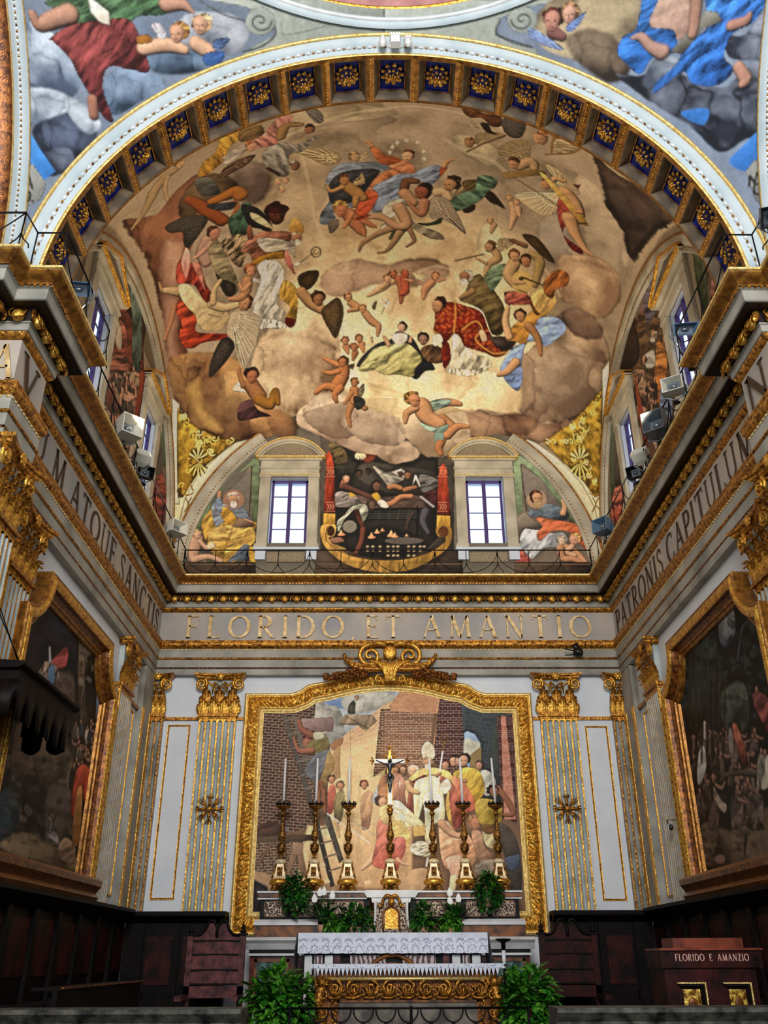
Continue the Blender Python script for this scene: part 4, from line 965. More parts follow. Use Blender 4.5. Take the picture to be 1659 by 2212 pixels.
for i, x in enumerate((-1.675, -1.16, -.64, .68, 1.17, 1.69)):
    o = proto if i == 0 else copy_tree(proto)
    o.location = (x, 14.58, 2.527); o['label'] = 'tall gilt baluster candlestick on the altar shelf, '+wh[i]; o['category'] = 'candlestick'; o['group'] = 'gilt candlesticks on the altar shelf'
    mb = MB(); L = .72; t = tilt[i]+ (.02 if i < 3 else 0)*0
    mb.tube([(0, 0, 0), (t*.5*L, 0, L*.5), (t*L, 0, L), (t*L, 0, L+.005)], [.021, .019, .017, .006], None, 10)
    c = mb.build('candle', M['candle']); c.location = (x, 14.58, 3.80); tag(c, 'long thin white candle in the %s candlesticks' % wh[i].replace('leftmost of the six', 'leftmost of the six').replace('first to', 'one right').replace('one right the right of the crucifix', 'nearest right-hand of the') if i != 3 and i != 4 else ('long thin white candle just right of the crucifix' if i == 3 else 'long thin white candle second to the right of the crucifix'), 'candle', 'altar candles')
    mb = MB(); mb.tube([(t*L, 0, L), (t*L, 0, L+.02)], .002, M['black'], 4); mb.build('wick', None, c)
# crucifix
cx_ = make_candlestick(True); cx_.name = 'altar_crucifix'; cx_.location = (.015, 14.55, 2.527); tag(cx_, 'tall gilt altar crucifix with a dark metal corpus standing above the tabernacle', 'crucifix')
mb = MB(); mb.lathe([(.02, 1.14), (.05, 1.16), (.056, 1.20), (.03, 1.22), (.03, 1.235), (.048, 1.25), (.02, 1.27)], (0, 0, 0), None, 16); mb.build('knop', M['golddark'], cx_)
mb = MB(); mb.box((-.033, -.015, 1.26), (.033, .015, 2.03)); mb.box((-.24, -.015, 1.915), (.24, .015, 1.975)); mb.build('cross', M['marblew'], cx_)
mb = MB(); mb.box((-.022, -.02, 1.95), (.022, .02, 2.12)); mb.box((-.04, -.018, 1.255), (-.031, .018, 1.9)); mb.box((.031, -.018, 1.255), (.04, .018, 1.9)); mb.build('gilt_edge', M['gold'], cx_)
mb = MB()
for k in range(15):
    a = PI*k/14; mb.tube([(.04*math.cos(a), .02, 1.98+.04*math.sin(a)), (.15*math.cos(a)*(1 if k % 2 else .8), .02, 1.98+.15*math.sin(a)*(1 if k % 2 else .8))], [.010, .003], None, 4)
mb.build('rays', M['gold'], cx_)
for c in ((-.26, 1.945, PI), (.26, 1.945, 0), (0, 2.14, PI/2)):
    mb = MB()
    for q in (-.9, 0, .9):
        a = c[2]+q; mb.tube(cr_([(c[0], -.01, c[1]), (c[0]+.045*math.cos(a), -.015, c[1]+.045*math.sin(a)), (c[0]+.06*math.cos(a+q*.4), -.01, c[1]+.06*math.sin(a+q*.4))], 3), .013, None, 5)
    mb.build('scrolled_end', M['golddark'], cx_)
def skin(name, V, E, R, m, parent, sub=2):
    me = bpy.data.meshes.new(name); me.from_pydata(V, E, []); o = bpy.data.objects.new(name, me); COL.objects.link(o); o.parent = parent
    md = o.modifiers.new('skin', 'SKIN'); md.use_smooth_shade = True
    for i, r in enumerate(R): me.skin_vertices[0].data[i].radius = (r, r) if not hasattr(r, '__len__') else r
    me.skin_vertices[0].data[0].use_root = True
    s = o.modifiers.new('sub', 'SUBSURF'); s.levels = sub; s.render_levels = sub
    me.materials.append(m); return o
V = [(0, -.035, 1.70), (0, -.045, 1.76), (0, -.045, 1.83), (0, -.04, 1.88), (.0, -.06, 1.905), (.01, -.075, 1.945), (.012, -.07, 1.975),
     (-.045, -.035, 1.875), (-.12, -.025, 1.91), (-.20, -.02, 1.945), (-.225, -.02, 1.955),
     (.045, -.035, 1.875), (.12, -.025, 1.91), (.20, -.02, 1.945), (.225, -.02, 1.955),
     (-.02, -.035, 1.68), (-.022, -.065, 1.58), (-.012, -.035, 1.49), (-.006, -.05, 1.455),
     (.02, -.035, 1.68), (.02, -.065, 1.575), (.012, -.035, 1.49), (.008, -.052, 1.452)]
Ed = [(0, 1), (1, 2), (2, 3), (3, 4), (4, 5), (5, 6), (3, 7), (7, 8), (8, 9), (9, 10), (3, 11), (11, 12), (12, 13), (13, 14), (0, 15), (15, 16), (16, 17), (17, 18), (0, 19), (19, 20), (20, 21), (21, 22)]
Rr = [.030, .026, .036, .030, .014, .026, .02, .018, .013, .010, .010, .018, .013, .010, .010, .024, .017, .011, .010, .024, .017, .011, .010]
skin('corpus', V, Ed, Rr, M['silver'], cx_)
mb = MB(); mb.lathe([(.036, 1.66), (.042, 1.69), (.04, 1.73), (.034, 1.745)], (0, -.038, 0), None, 12); mb.tube([(.035, -.05, 1.72), (.06, -.05, 1.68), (.05, -.05, 1.63)], [.012, .014, .006], None, 5); mb.build('loincloth', M['silver'], cx_)
# altar tables and their cloths
M['lace'] = mat('lace_linen', (84, 100, 150), (226, 230, 240), 34, .8, kind='voronoi', contrast=(.16, .34))
al = empty('high_altar', (.02, 13.6, .45), 0, 'rear marble altar table under a white lace cloth', 'altar')
def ab_(nm, a, b, m, e): mb = MB(); mb.box(a, b); return unp(e, mb.build(nm, M[m]))
ab_('mensa', (-1.24, 13.2, 1.80), (1.28, 14.0, 1.915), 'marblew', al); ab_('base', (-1.18, 13.3, .45), (1.22, 14.0, 1.80), 'marbleb', al)
for x0, x1, m in ((-1.16, -1.06, 'marblew'), (-1.03, -.92, 'agate'), (-.89, -.78, 'marblew'), (-.76, -.68, 'marbler'), (-.55, -.02+-.05, 'agate'), (.10+.05, .6, 'agate'), (.70, .78, 'marbler'), (.82, .93, 'marblew'), (.96, 1.06, 'agate'), (1.09, 1.2, 'marblew')): ab_('marble_panel', (x0, 13.26, .9), (x1, 13.31, 1.66), m, al)
mb = MB(); mb.tube([(.02+.34*math.cos(a), 13.27, 1.36+.30*math.sin(a)) for a in [PI*k/20 for k in range(21)]], .035, None, 8); mb.tube([(.02+.24*math.cos(a), 13.26, 1.36+.20*math.sin(a)) for a in [PI*k/20 for k in range(21)]], .02, None, 6); unp(al, mb.build('arched_moulding', M['marbley']))
e = empty('altar_cloth', (.02, 13.6, 1.92), 0, 'white altar cloth with a deep lace border on the rear altar', 'altar cloth')
def lacecloth(e, x0, x1, y0, y1, z, drop, sd):
    mb = MB(); mb.grid([[(x, y, z+.003*math.sin(x*9+y*7)) for y in np.linspace(y0, y1, 6)] for x in np.linspace(x0, x1, 30)], None, True); unp(e, mb.build('cloth_top', M['cloth']))
    n = 180; rows = []
    for t in range(8):
        f = t/7; rows.append([(x0+(x1-x0)*i/n, y0-.012-.008*math.sin(i*.35)*f-.01*f, z-drop*f*(1 if t < 7 else 1+.03*abs(math.sin(i*.3)))) for i in range(n+1)])
    mb = MB(); mb.grid(rows[:3], None, True); unp(e, mb.build('linen_border', M['cloth']))
    mb = MB(); mb.grid(rows[2:], None, True); unp(e, mb.build('lace_border', M['lace']))
    # scalloped lace motifs in relief
    mb = MB(); k = int((x1-x0)/.145)
    for i in range(k):
        c = x0+(i+.5)*(x1-x0)/k
        for r_, dz in ((.055, .45), (.035, .45), (.05, .78)):
            mb.tube([(c+r_*math.cos(a), y0-.034, z-drop*dz+r_*.8*math.sin(a)) for a in [PI*j/8 for j in range(9)]], .004, None, 4)
        mb.tube([(c-.06, y0-.034, z-drop*.95), (c, y0-.034, z-drop*.5), (c+.06, y0-.034, z-drop*.95)], .004, None, 4)
    unp(e, mb.build('lace_motifs', M['cloth'], fixn=False))
    for s, x in ((-1, x0), (1, x1)):
        mb = MB(); mb.grid([[(x+s*(.02+.05*t), y, z-sd*t*(1-.15*math.sin(y*8))) for y in np.linspace(y0-.01, y1, 12)] for t in (0, .3, .6, 1)], None, True); unp(e, mb.build('side_drop', M['cloth']))
lacecloth(e, -1.25, 1.30, 13.18, 13.99, 1.93, .245, .42)
fa = empty('front_altar', (.18, 12.5, .45), 0, 'carved and gilt wooden altar table in front, below the lace-trimmed top', 'altar')
XA, XB, YF = -.98, 1.36, 12.3
ab_('table_top', (XA-.02, YF-.06, 1.50), (XB+.02, YF+.75, 1.55), 'marblew', fa); ab_('core', (XA+.05, YF+.06, .45), (XB-.05, YF+.7, 1.50), 'redbrown', fa)
mb = MB(); mb.tube([(XA+.1, YF-.03, 1.395), (XB-.1, YF-.03, 1.395)], .02, None, 8); unp(fa, mb.build('gilt_rail', M['goldl']))
mb = MB()
for i in range(9):
    c = XA+.28+(XB-XA-.56)*i/8; s = -1 if i % 2 else 1
    volute(mb, (c, YF-.02, 1.29), .085, s, None, .022, 1.6, 22); volute(mb, (c+.11, YF, 1.26), .05, -s, None, .015, 1.3, 16)
    mb.tube(cr_([(c-.1, YF, 1.2), (c, YF-.03, 1.185), (c+.1, YF, 1.22)], 4), .016, None, 6)
    for k in range(4): mb.tube(cr_([(c-.02, YF-.02, 1.2), (c-.05+.03*k, YF-.05, 1.25), (c-.09+.055*k, YF-.02, 1.34)], 3), [.012]*6+[.004], None, 5)
unp(fa, mb.build('carved_scroll_frieze', M['golddark']))
for s, xc in ((-1, XA+.11), (1, XB-.11)):
    mb = MB()
    mb.ell((xc, YF-.05, 1.36), (.06, .06, .07))                       # winged cherub head
    for q in (-1, 1):
        for k in range(4): mb.tube([(xc+q*.04, YF-.05, 1.37-.01*k), (xc+q*(.13-.01*k), YF-.04, 1.43-.035*k)], [.02, .008], None, 5)
    mb.ell((xc, YF-.105, 1.345), (.012, .015, .012)); unp(fa, mb.build('cherub_head', M['golddark']))
    mb = MB()
    mb.tube(cr_([(xc, YF-.02, 1.3), (xc+s*.03, YF-.06, 1.15), (xc-s*.02, YF-.04, .95), (xc+s*.05, YF-.06, .75), (xc, YF, .5)], 5), [.07]*6+[.055]*10+[.06]*5, None, 8)
    for k in range(7): volute(mb, (xc-s*.03+s*.02*(k % 2), YF-.09, 1.22-.1*k), .045, s*(1 if k % 2 else -1), None, .014, 1.3, 14)
    for k in range(6): volute(mb, (xc-s*.17, YF-.0, 1.12-.11*k), .05, -s*(1 if k % 2 else -1), None, .014, 1.3, 14)
    unp(fa, mb.build('carved_console', M['golddark']))
ab_('marble_front_panel', (XA+.33, YF-.01, .75), (XB-.33, YF+.08, 1.15), 'panelstone', fa)
mb = MB()
for c, d in (((XA+.31, .7), (XB-.31, .73)), ((XA+.31, 1.14), (XB-.31, 1.165)), ((XA+.31, .7), (XA+.335, 1.165)), ((XB-.335, .7), (XB-.31, 1.165))): mb.box((c[0], YF-.03, c[1]), (d[0], YF+.05, d[1]))
unp(fa, mb.build('panel_frame', M['marbley']))
e = empty('lace_runner', (.18, 12.5, 1.555), 0, 'narrow lace cloth with pointed scallops on the front altar', 'altar cloth')
mb = MB(); mb.box((XA-.02, YF-.07, 1.552), (XB+.02, YF+.74, 1.558)); unp(e, mb.build('cloth_top', M['cloth']))
mb = MB(); mb.box((XA-.02, YF-.085, 1.51), (XB+.02, YF-.075, 1.556)); unp(e, mb.build('lace_band', M['lace']))
mb = MB(); n = 44
for i in range(n):
    x = XA+.04+(XB-XA-.08)*(i+.5)/n; w_ = (XB-XA-.08)/n*.46; mb.prism([(x-w_, 1.512), (x+w_, 1.512), (x+w_*.3, 1.45), (x, 1.425), (x-w_*.3, 1.45)], 'y', YF-.085, YF-.08)
mb.box((XA, YF-.084, 1.455), (XB, YF-.081, 1.512)) if False else None
unp(e, mb.build('scalloped_points', M['cloth']))
# ---------------------------------------------------------------- plants
def heart(mb, c, d, up, L, w, m=None, fold=.25):
    d = Vector(d).normalized(); s = d.cross(Vector(up)); s = s.normalized() if s.length > .05 else Vector((1, 0, 0)); n = s.cross(d)
    P = [(0, 0), (.12, .42), (.38, .5), (.7, .30), (1, 0)]
    mid = [c+d*L*t+n*(-L*.18*t*t) for t, _ in P]
    Lf = [mid[i]+s*w*P[i][1]*1+n*L*fold*P[i][1]*.6 for i in range(5)]; Rt = [mid[i]-s*w*P[i][1]+n*L*fold*P[i][1]*.6 for i in range(5)]
    mb.grid([Lf, mid, Rt], m, True)
def bush(name, loc, R, n, L, label, mats, cat='plant', pot=None, seed=1, hang=0, group=None, shift=(0, 0, 0)):
    random.seed(seed); e = empty(name, loc, 0, label, cat, group)
    for mi_, mm in enumerate(mats):
        mb = MB()
        for k in range(n//len(mats)):
            u = Vector((random.gauss(0, 1), random.gauss(0, 1), random.gauss(0, 1))).normalized(); r = random.random()**.35
            lump = 1+.18*math.sin(u.x*7+seed)*math.cos(u.z*6+seed)
            c = Vector((u.x*R[0], u.y*R[1], u.z*R[2]))*r*lump+Vector(shift)
            if hang and u.z < -.2: c.z -= random.random()*hang
            d = (u+Vector((random.uniform(-.6, .6), random.uniform(-.6, .6), random.uniform(-.9, .2)))).normalized()
            l = L*random.uniform(.6, 1.25); heart(mb, c, d, (random.uniform(-.4, .4), random.uniform(-.4, .4), 1), l, l*.62)
        mb.build('leaves', M[mm], e, fixn=False)
    mb = MB()
    for k in range(14):
        a = random.random()*6.3; q = Vector((R[0]*.7*math.cos(a), R[1]*.7*math.sin(a), R[2]*random.uniform(-.6, .6)))+Vector(shift)
        mb.tube(cr_([(0, 0, -R[2]*.9), q*.5+Vector((0, 0, R[2]*.1)), q], 4), .006, None, 4)
    mb.build('stems', M['leafl'], e)
    if pot:
        pb = MB(); pb.lathe([(pot*.7, -pot*1.5), (pot, -.02), (pot*1.08, 0), (pot*.9, 0)], (0, 0, -R[2]*.55), None, 18); pb.build('pot', M['terracotta'], e)
    return e
bush('potted_plant', (-1.41, 14.2, 2.50), (.23, .15, .24), 900, .065, 'round dark green potted plant on the left end of the altar shelf', ['leaf', 'leafd'], pot=.08, seed=3, hang=.08)
bush('potted_plant', (1.46, 14.2, 2.54), (.21, .15, .23), 900, .065, 'round dark green potted plant on the right end of the altar shelf', ['leaf', 'leafd'], pot=.08, seed=8, hang=.08)
bush('pothos', (-.50, 14.0, 2.13), (.26, .14, .19), 360, .09, 'low green pothos just left of the tabernacle', ['leafd', 'leaf'], pot=.09, seed=11)
bush('pothos', (.47, 14.0, 2.14), (.19, .14, .20), 300, .085, 'low green pothos just right of the tabernacle', ['leafd', 'leaf'], pot=.09, seed=12)
bush('pothos', (.85, 13.95, 2.08), (.17, .12, .13), 200, .085, 'small pothos in a terracotta pot below the right peace lily', ['leafl', 'leaf'], pot=.1, seed=13)
bush('pothos', (-.80, 13.95, 2.05), (.15, .12, .11), 160, .085, 'small light green pothos below the left peace lily', ['leafl', 'leaf'], pot=.08, seed=14)
bush('floor_plant', (-1.38, 12.2, .98), (.42, .32, .55), 1500, .14, 'large variegated leafy plant left of the front altar', ['leafl', 'leaf', 'leafl'], seed=21, group='large leafy plants flanking the front altar')
bush('floor_plant', (1.64, 12.2, .97), (.36, .32, .55), 1400, .13, 'large variegated leafy plant right of the front altar', ['leaf', 'leafl', 'leafl'], seed=22, group='large leafy plants flanking the front altar')
for x, nm, sg in ((-.97, 'left', -1), (.96, 'right', 1)):
    e = empty('peace_lily', (x, 14.15, 2.06), 0, 'dark peace lily with white flowers at the %s of the tabernacle' % nm, 'plant', 'peace lilies on the altar'); random.seed(31 if sg < 0 else 44)
    mb = MB()
    for k in range(26):
        a = random.random()*6.28; t = random.uniform(.25, 1.1); d = Vector((math.cos(a)*math.sin(t), math.sin(a)*math.sin(t)*.6, math.cos(t)))
        base = Vector((0, 0, .02)); mb.tube([base, base+d*.12], .004, None, 4); heart(mb, base+d*.1, d, (0, 0, 1) if abs(d.z) < .9 else (1, 0, 0), random.uniform(.2, .3), .075)
    mb.build('leaves', M['leafd'], e)
    for k in range(4 if sg < 0 else 3):
        dx = random.uniform(-.17, .17); zt = random.uniform(.26, .42); mb = MB(); mb.tube([(0, 0, 0), (dx*.5, -.03, zt*.5), (dx, -.05, zt)], .004, M['leafl'], 4)
        heart(mb, Vector((dx, -.05, zt)), (dx*.8, -.1, 1), (0, -1, 0), .13, .085, M['flower']); mb.build('white_flower', None, e)
    mb = MB(); mb.lathe([(.06, -.15), (.09, .0), (.08, .0)], (0, 0, 0), None, 16); mb.build('pot', M['terracotta'], e)
# processional candle pole behind the right plant
e = empty('standing_candlestick', (1.47, 12.9, .45), 0, 'slender stand holding a pale candle behind the right floor plant', 'candlestick')
mb = MB(); mb.lathe([(.09, 0), (.08, .03), (.02, .05), (.02, 1.05), (.03, 1.1)], (0, 0, 0), None, 12); mb.build('stand', M['black'], e)
mb = MB(); mb.lathe([(.025, 1.05), (.025, 1.26)], (0, 0, 0), None, 12); mb.build('candle_sleeve', M['candle'], e)
mb = MB(); mb.lathe([(.028, 1.26), (.03, 1.35), (.10, 1.38), (.10, 1.395), (.02, 1.4)], (0, 0, 0), None, 14); mb.build('cap', M['darkwood'], e)
# ---------------------------------------------------------------- choir stalls, chairs, lectern, canopy
for sx in (-1, 1):
    sd = 'left' if sx < 0 else 'right'
    e = empty('choir_stalls', (sx*3.9, 11.2, .45), 0, 'tall black-brown panelled choir stalls along the %s wall' % sd, 'choir stalls')
    def wb_(nm, a, b, m): mb = MB(); mb.box(a, b); return unp(e, mb.build(nm, M[m]))
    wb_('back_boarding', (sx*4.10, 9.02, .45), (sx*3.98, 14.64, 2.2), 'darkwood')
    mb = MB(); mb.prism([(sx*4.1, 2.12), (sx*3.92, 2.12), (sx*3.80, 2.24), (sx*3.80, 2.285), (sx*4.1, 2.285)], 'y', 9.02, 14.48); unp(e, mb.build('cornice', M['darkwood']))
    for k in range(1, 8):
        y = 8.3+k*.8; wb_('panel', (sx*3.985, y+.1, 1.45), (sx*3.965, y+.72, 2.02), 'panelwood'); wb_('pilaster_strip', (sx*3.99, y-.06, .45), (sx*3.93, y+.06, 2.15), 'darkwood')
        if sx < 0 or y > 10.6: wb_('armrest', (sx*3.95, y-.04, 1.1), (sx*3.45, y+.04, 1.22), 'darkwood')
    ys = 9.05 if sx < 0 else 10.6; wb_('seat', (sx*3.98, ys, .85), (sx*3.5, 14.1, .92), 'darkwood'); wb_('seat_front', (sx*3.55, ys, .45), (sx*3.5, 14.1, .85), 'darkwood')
    e = empty('choir_stalls', (sx*3.2, 14.7, .45), 0, 'short panelled stall back against the altar wall at %s' % sd, 'choir stalls')
    x0, x1 = (2.46, 3.97)
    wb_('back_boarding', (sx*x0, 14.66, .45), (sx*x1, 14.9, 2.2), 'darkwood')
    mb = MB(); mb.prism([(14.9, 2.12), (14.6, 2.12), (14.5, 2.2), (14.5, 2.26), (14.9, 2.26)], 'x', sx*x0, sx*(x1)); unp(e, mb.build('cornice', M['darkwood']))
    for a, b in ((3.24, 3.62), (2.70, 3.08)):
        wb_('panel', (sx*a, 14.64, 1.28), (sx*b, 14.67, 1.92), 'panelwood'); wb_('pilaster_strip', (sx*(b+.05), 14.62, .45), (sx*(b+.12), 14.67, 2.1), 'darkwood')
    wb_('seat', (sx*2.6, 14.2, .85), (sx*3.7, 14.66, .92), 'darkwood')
    # high-backed chair
    cxm = -2.41 if sx < 0 else 2.46
    e = empty('high_back_chair', (cxm, 13.6, .45), 0, ('purple-brown' if sx < 0 else 'dark red-brown')+' high-backed wooden chair with scrolled crest %s of the altar' % sd, 'chair', None)
    hw, m1 = .40, 'chairwood' if sx < 0 else 'panelwood'
    def lb(nm, a, b, m=m1): mb = MB(); mb.box(a, b); return mb.build(nm, M[m], e)
    lb('back_panel', (-hw+.05, .0, .85), (hw-.05, .04, 1.40))
    for s in (-1, 1):
        lb('back_post', (s*hw, -.03, 0), (s*(hw-.075), .05, 1.47)); lb('leg', (s*hw, -.55, 0), (s*(hw-.07), -.48, .55)); lb('armrest', (s*(hw+.01), -.55, .68), (s*(hw-.08), 0, .74))
        mb = MB(); mb.lathe([(.03, 0), (.05, .02), (.02, .04), (.035, .07), (.012, .11), (.003, .15)], (s*(hw-.04), 0, 1.49), None, 10); mb.build('finial', M['darkwood'], e)
        lb('capital_block', (s*(hw+.02), -.05, 1.46), (s*(hw-.095), .07, 1.49), 'darkwood')
    for z in (.85, 1.02, 1.21, 1.38): mb = MB(); mb.prism([(-hw+.06, z), (-.1, z+.012), (.1, z+.012), (hw-.06, z), (hw-.06, z+.025), (-hw+.06, z+.025)], 'y', -.02, .02); mb.build('ledge', M['darkwood'], e)
    lb('seat', (-hw, -.55, .5), (hw, 0, .56)); lb('lower_frame', (-hw, -.03, .70), (hw, .03, .84)); 
    mb = MB(); pr = [(-hw+.07, 1.40), (hw-.07, 1.40), (hw-.09, 1.47), (.2, 1.5), (.13, 1.60), (.07, 1.62), (.03, 1.55), (0, 1.52), (-.03, 1.55), (-.07, 1.62), (-.13, 1.60), (-.2, 1.5), (-hw+.09, 1.47)]; mb.prism(pr, 'y', -.01, .04); mb.build('crest', M[m1], e)
    mb = MB()
    for s in (-1, 1): mb.tube(cr_([(s*.33, -.02, 1.47), (s*.24, -.02, 1.47), (s*.17, -.02, 1.53), (s*.12, -.02, 1.63), (s*.06, -.02, 1.65), (s*.03, -.02, 1.60)], 4), .02, None, 6)
    mb.ell((0, -.03, 1.50), (.025, .02, .07)); mb.build('crest_scroll', M['darkwood'], e)
# panelled desk in front of left stalls
e = empty('choir_desk', (-3.1, 10.4, .45), 0, 'long dark desk with a pale edge in front of the left choir stalls', 'desk')
mb = MB(); mb.box((-3.1, 9.02, .45), (-3.05, 12.1, 1.36)); unp(e, mb.build('front_board', M['darkwood']))
mb = MB(); mb.box((-3.3, 9.02, 1.36), (-3.02, 12.1, 1.385)); unp(e, mb.build('desk_top', M['darkwood']))
mb = MB(); mb.box((-3.02, 9.02, 1.375), (-3.005, 12.1, 1.39)); unp(e, mb.build('pale_edge', M['marbley']))  # pale strip along the front edge of the desk top
# front parapets
for sx in (-1, 1):
    sd = 'left' if sx < 0 else 'right'
    e = empty('balustrade', (sx*2.6, 8.75, 0), 0, 'dark weathered stone parapet across the choir front at the %s' % sd, 'parapet')
    mb = MB(); x0, x1 = 1.33, 4.1
    mb.prism([(8.6, 1.0), (8.52, 1.08), (8.58, 1.13), (8.5, 1.2), (8.5, 1.235), (8.95, 1.235), (8.95, 1.0)], 'x', sx*x0, sx*x1); unp(e, mb.build('top_rail', M['greystone']))
    mb = MB(); mb.box((sx*(x0+.03), 8.62, 0), (sx*x1, 8.9, 1.0)); unp(e, mb.build('wall', M['darkwood']))
    mb = MB(); mb.box((sx*x0, 8.55, 0), (sx*x1, 8.97, .15)); unp(e, mb.build('plinth', M['greystone']))
e = empty('iron_gate', (.1, 10.6, .45), 0, 'low black iron gate of interlocking half circles in front of the altar', 'gate')
mb = MB(); mb.tube([(-1.2, 0, .70), (1.3, 0, .70)], .013, None, 6); mb.tube([(-1.2, 0, .3), (1.3, 0, .3)], .013, None, 6); mb.build('rail', M['iron'], e)
for k in range(9):
    c = -.9+k*.235; mb = MB(); mb.tube([(c+.105*math.cos(a), 0, .69-.12*math.sin(a)) for a in [PI*j/12 for j in range(13)]], .009, None, 5); mb.tube([(c+.105*math.cos(a), 0, .45+.1*math.sin(a)) for a in [PI*j/12 for j in range(13)]], .009, None, 5); mb.ell((c, 0, .56), (.018, .018, .018)); mb.build('half_circles', M['iron'], e)
for x in (-1.2, .07, 1.3): mb = MB(); mb.tube([(x, 0, 0), (x, 0, .72)], .017, None, 6); mb.build('post', M['iron'], e)
# lectern with lettering
e = empty('reliquary_cabinet', (3.38, 9.8, .45), 0, 'red-brown wooden cabinet lettered with two names and two golden framed panels', 'cabinet')
def q(px, py): p = atY(px, py, 9.8); return (p.x-3.38, p.z-.45)
def cb(nm, a, b, m, y0=0, y1=.05): mb = MB(); mb.box((a[0], y0, a[1]), (b[0], y1, b[1])); return mb.build(nm, M[m], e)
a, b = q(1434, 2090), q(1652, 2212); cb('body', (a[0], -.3), (b[0], a[1]), 'panelwood', 0, .5)
a, b = q(1424, 2052), q(1648, 2090)
mb = MB(); mb.prism([(a[0], a[1]), (b[0], a[1]), (b[0], b[1]), (a[0], b[1])], 'y', -.03, .5); mb.build('lettered_fascia', M['redwood'] if 0 else M['panelwood'], e)
cb('fascia_edge', (a[0]-.01, a[1]-.005), (b[0]+.01, a[1]+.015), 'redwood', -.05, .5)
a, b = q(1453, 2026), q(1609, 2053); cb('top_box', a, b, 'redwood', .02, .4)
mb = MB(); p0, p1 = q(1457, 2076), q(1618, 2076); letters(mb, 'FLORIDO  E  AMANZIO', (p0[0], -.031, p0[1]), (1, 0, 0), (0, 0, 1), (0, -1, 0), .062, .16, .42, M['letterp'], width=p1[0]-p0[0], thick=.003); mb.build('lettering', None, e)
for x0, x1 in ((1459, 1538), (1558, 1638)):
    a, b = q(x0, 2122), q(x1, 2230); mb = MB(); W_ = b[0]-a[0]; zt = a[1]
    mb.grid([[(a[0]+i, -.02-h, zt-i), (b[0]-i, -.02-h, zt-i), (b[0]-i, -.02-h, b[1]), (a[0]+i, -.02-h, b[1])] for i, h in ((0, 0), (0, .02), (.012, .02), (.014, .008))], M['goldl'], False)
    mb.grid([[(a[0]+i, -.02-h, zt-i), (b[0]-i, -.02-h, zt-i), (b[0]-i, -.02-h, b[1]), (a[0]+i, -.02-h, b[1])] for i, h in ((.014, .008), (.03, .012), (.055, -.012), (.07, -.012))], M['darkwood'], False)
    mb.build('panel_frame', None, e)
    cb('gilt_painted_panel', (a[0]+.06, b[1]), (b[0]-.06, zt-.06), 'goldstucco', -.012, -.004)
    mb = MB(); mb.ell(((a[0]+b[0])/2, -.015, zt-.20), (.045, .012, .075)); mb.build('figure_relief', M['redbrown'], e)
# canopy at the left
e = empty('canopy', (-3.8, 8.6, 4.0), 0, 'black wooden canopy with a hanging scalloped valance at the far left', 'canopy')
CXf, CY0, CY1 = -3.47, 7.9, 9.50
mb = MB(); mb.prism([(-4.0, 4.0), (CXf, 4.0), (CXf+.05, 4.03), (CXf+.05, 4.06), (-4.0, 4.10)], 'y', CY0-.05, CY1+.06); unp(e, mb.build('roof', M['darkwood']))
mb = MB(); mb.box((-4.0, CY0, 3.88), (CXf, CY1, 4.0)); unp(e, mb.build('cornice', M['darkwood']))
def val(u, L):
    k = max(1, round(L/.27)); q_ = u/L*k % 1; d_ = abs(q_-.5)*2
    return .25-(.0 if d_ < .62 else .0)-.0+(.06*(1-(d_/.75)**2) if d_ < .75 else -.13)
for (x0, y0), (x1, y1) in (((CXf-.01, CY0), (CXf-.01, CY1)), ((-3.99, CY1), (CXf, CY1)), ((-3.99, CY0), (CXf, CY0))):
    L = math.hypot(x1-x0, y1-y0); n = 60; mb = MB(); rows = [[], []]
    for i in range(n+1):
        t = i/n; x, y = x0+(x1-x0)*t, y0+(y1-y0)*t; w_ = .012*math.sin(t*L*23)
        nx, ny = (y1-y0)/L, -(x1-x0)/L
        rows[0].append((x, y, 3.9)); rows[1].append((x+nx*w_, y+ny*w_, 3.9-.05-val(t*L, L)))
    mb.grid(rows, None, True); o = mb.build('valance', M['black' if 0 else 'darkwood']); s_ = o.modifiers.new('thickness', 'SOLIDIFY'); s_.thickness = .015; unp(e, o)
mb = MB(); mb.tube([(CXf-.05, 7.95, 4.1), (-4.1, 7.7, 5.2)], .006, None, 5); mb.tube([(CXf-.1, 8.1, 4.1), (-4.1, 7.8, 5.3)], .006, None, 5); unp(e, mb.build('suspension_chain', M['iron']))
e = empty('wall_bracket', atX(1455, 1778, 4.0), 0, 'tiny dark metal bracket on the right wall pilaster beside the dark picture', 'bracket')
mb = MB(); mb.box((-.1, -.05, .03), (.02, -.04, .04)); mb.box((-.1, -.05, -.02), (-.09, -.04, .04)); mb.build('arm', M['iron'], e); mb = MB(); mb.ell((-.05, -.02, -.06), (.03, .04, .045)); mb.build('body', M['silver'], e)
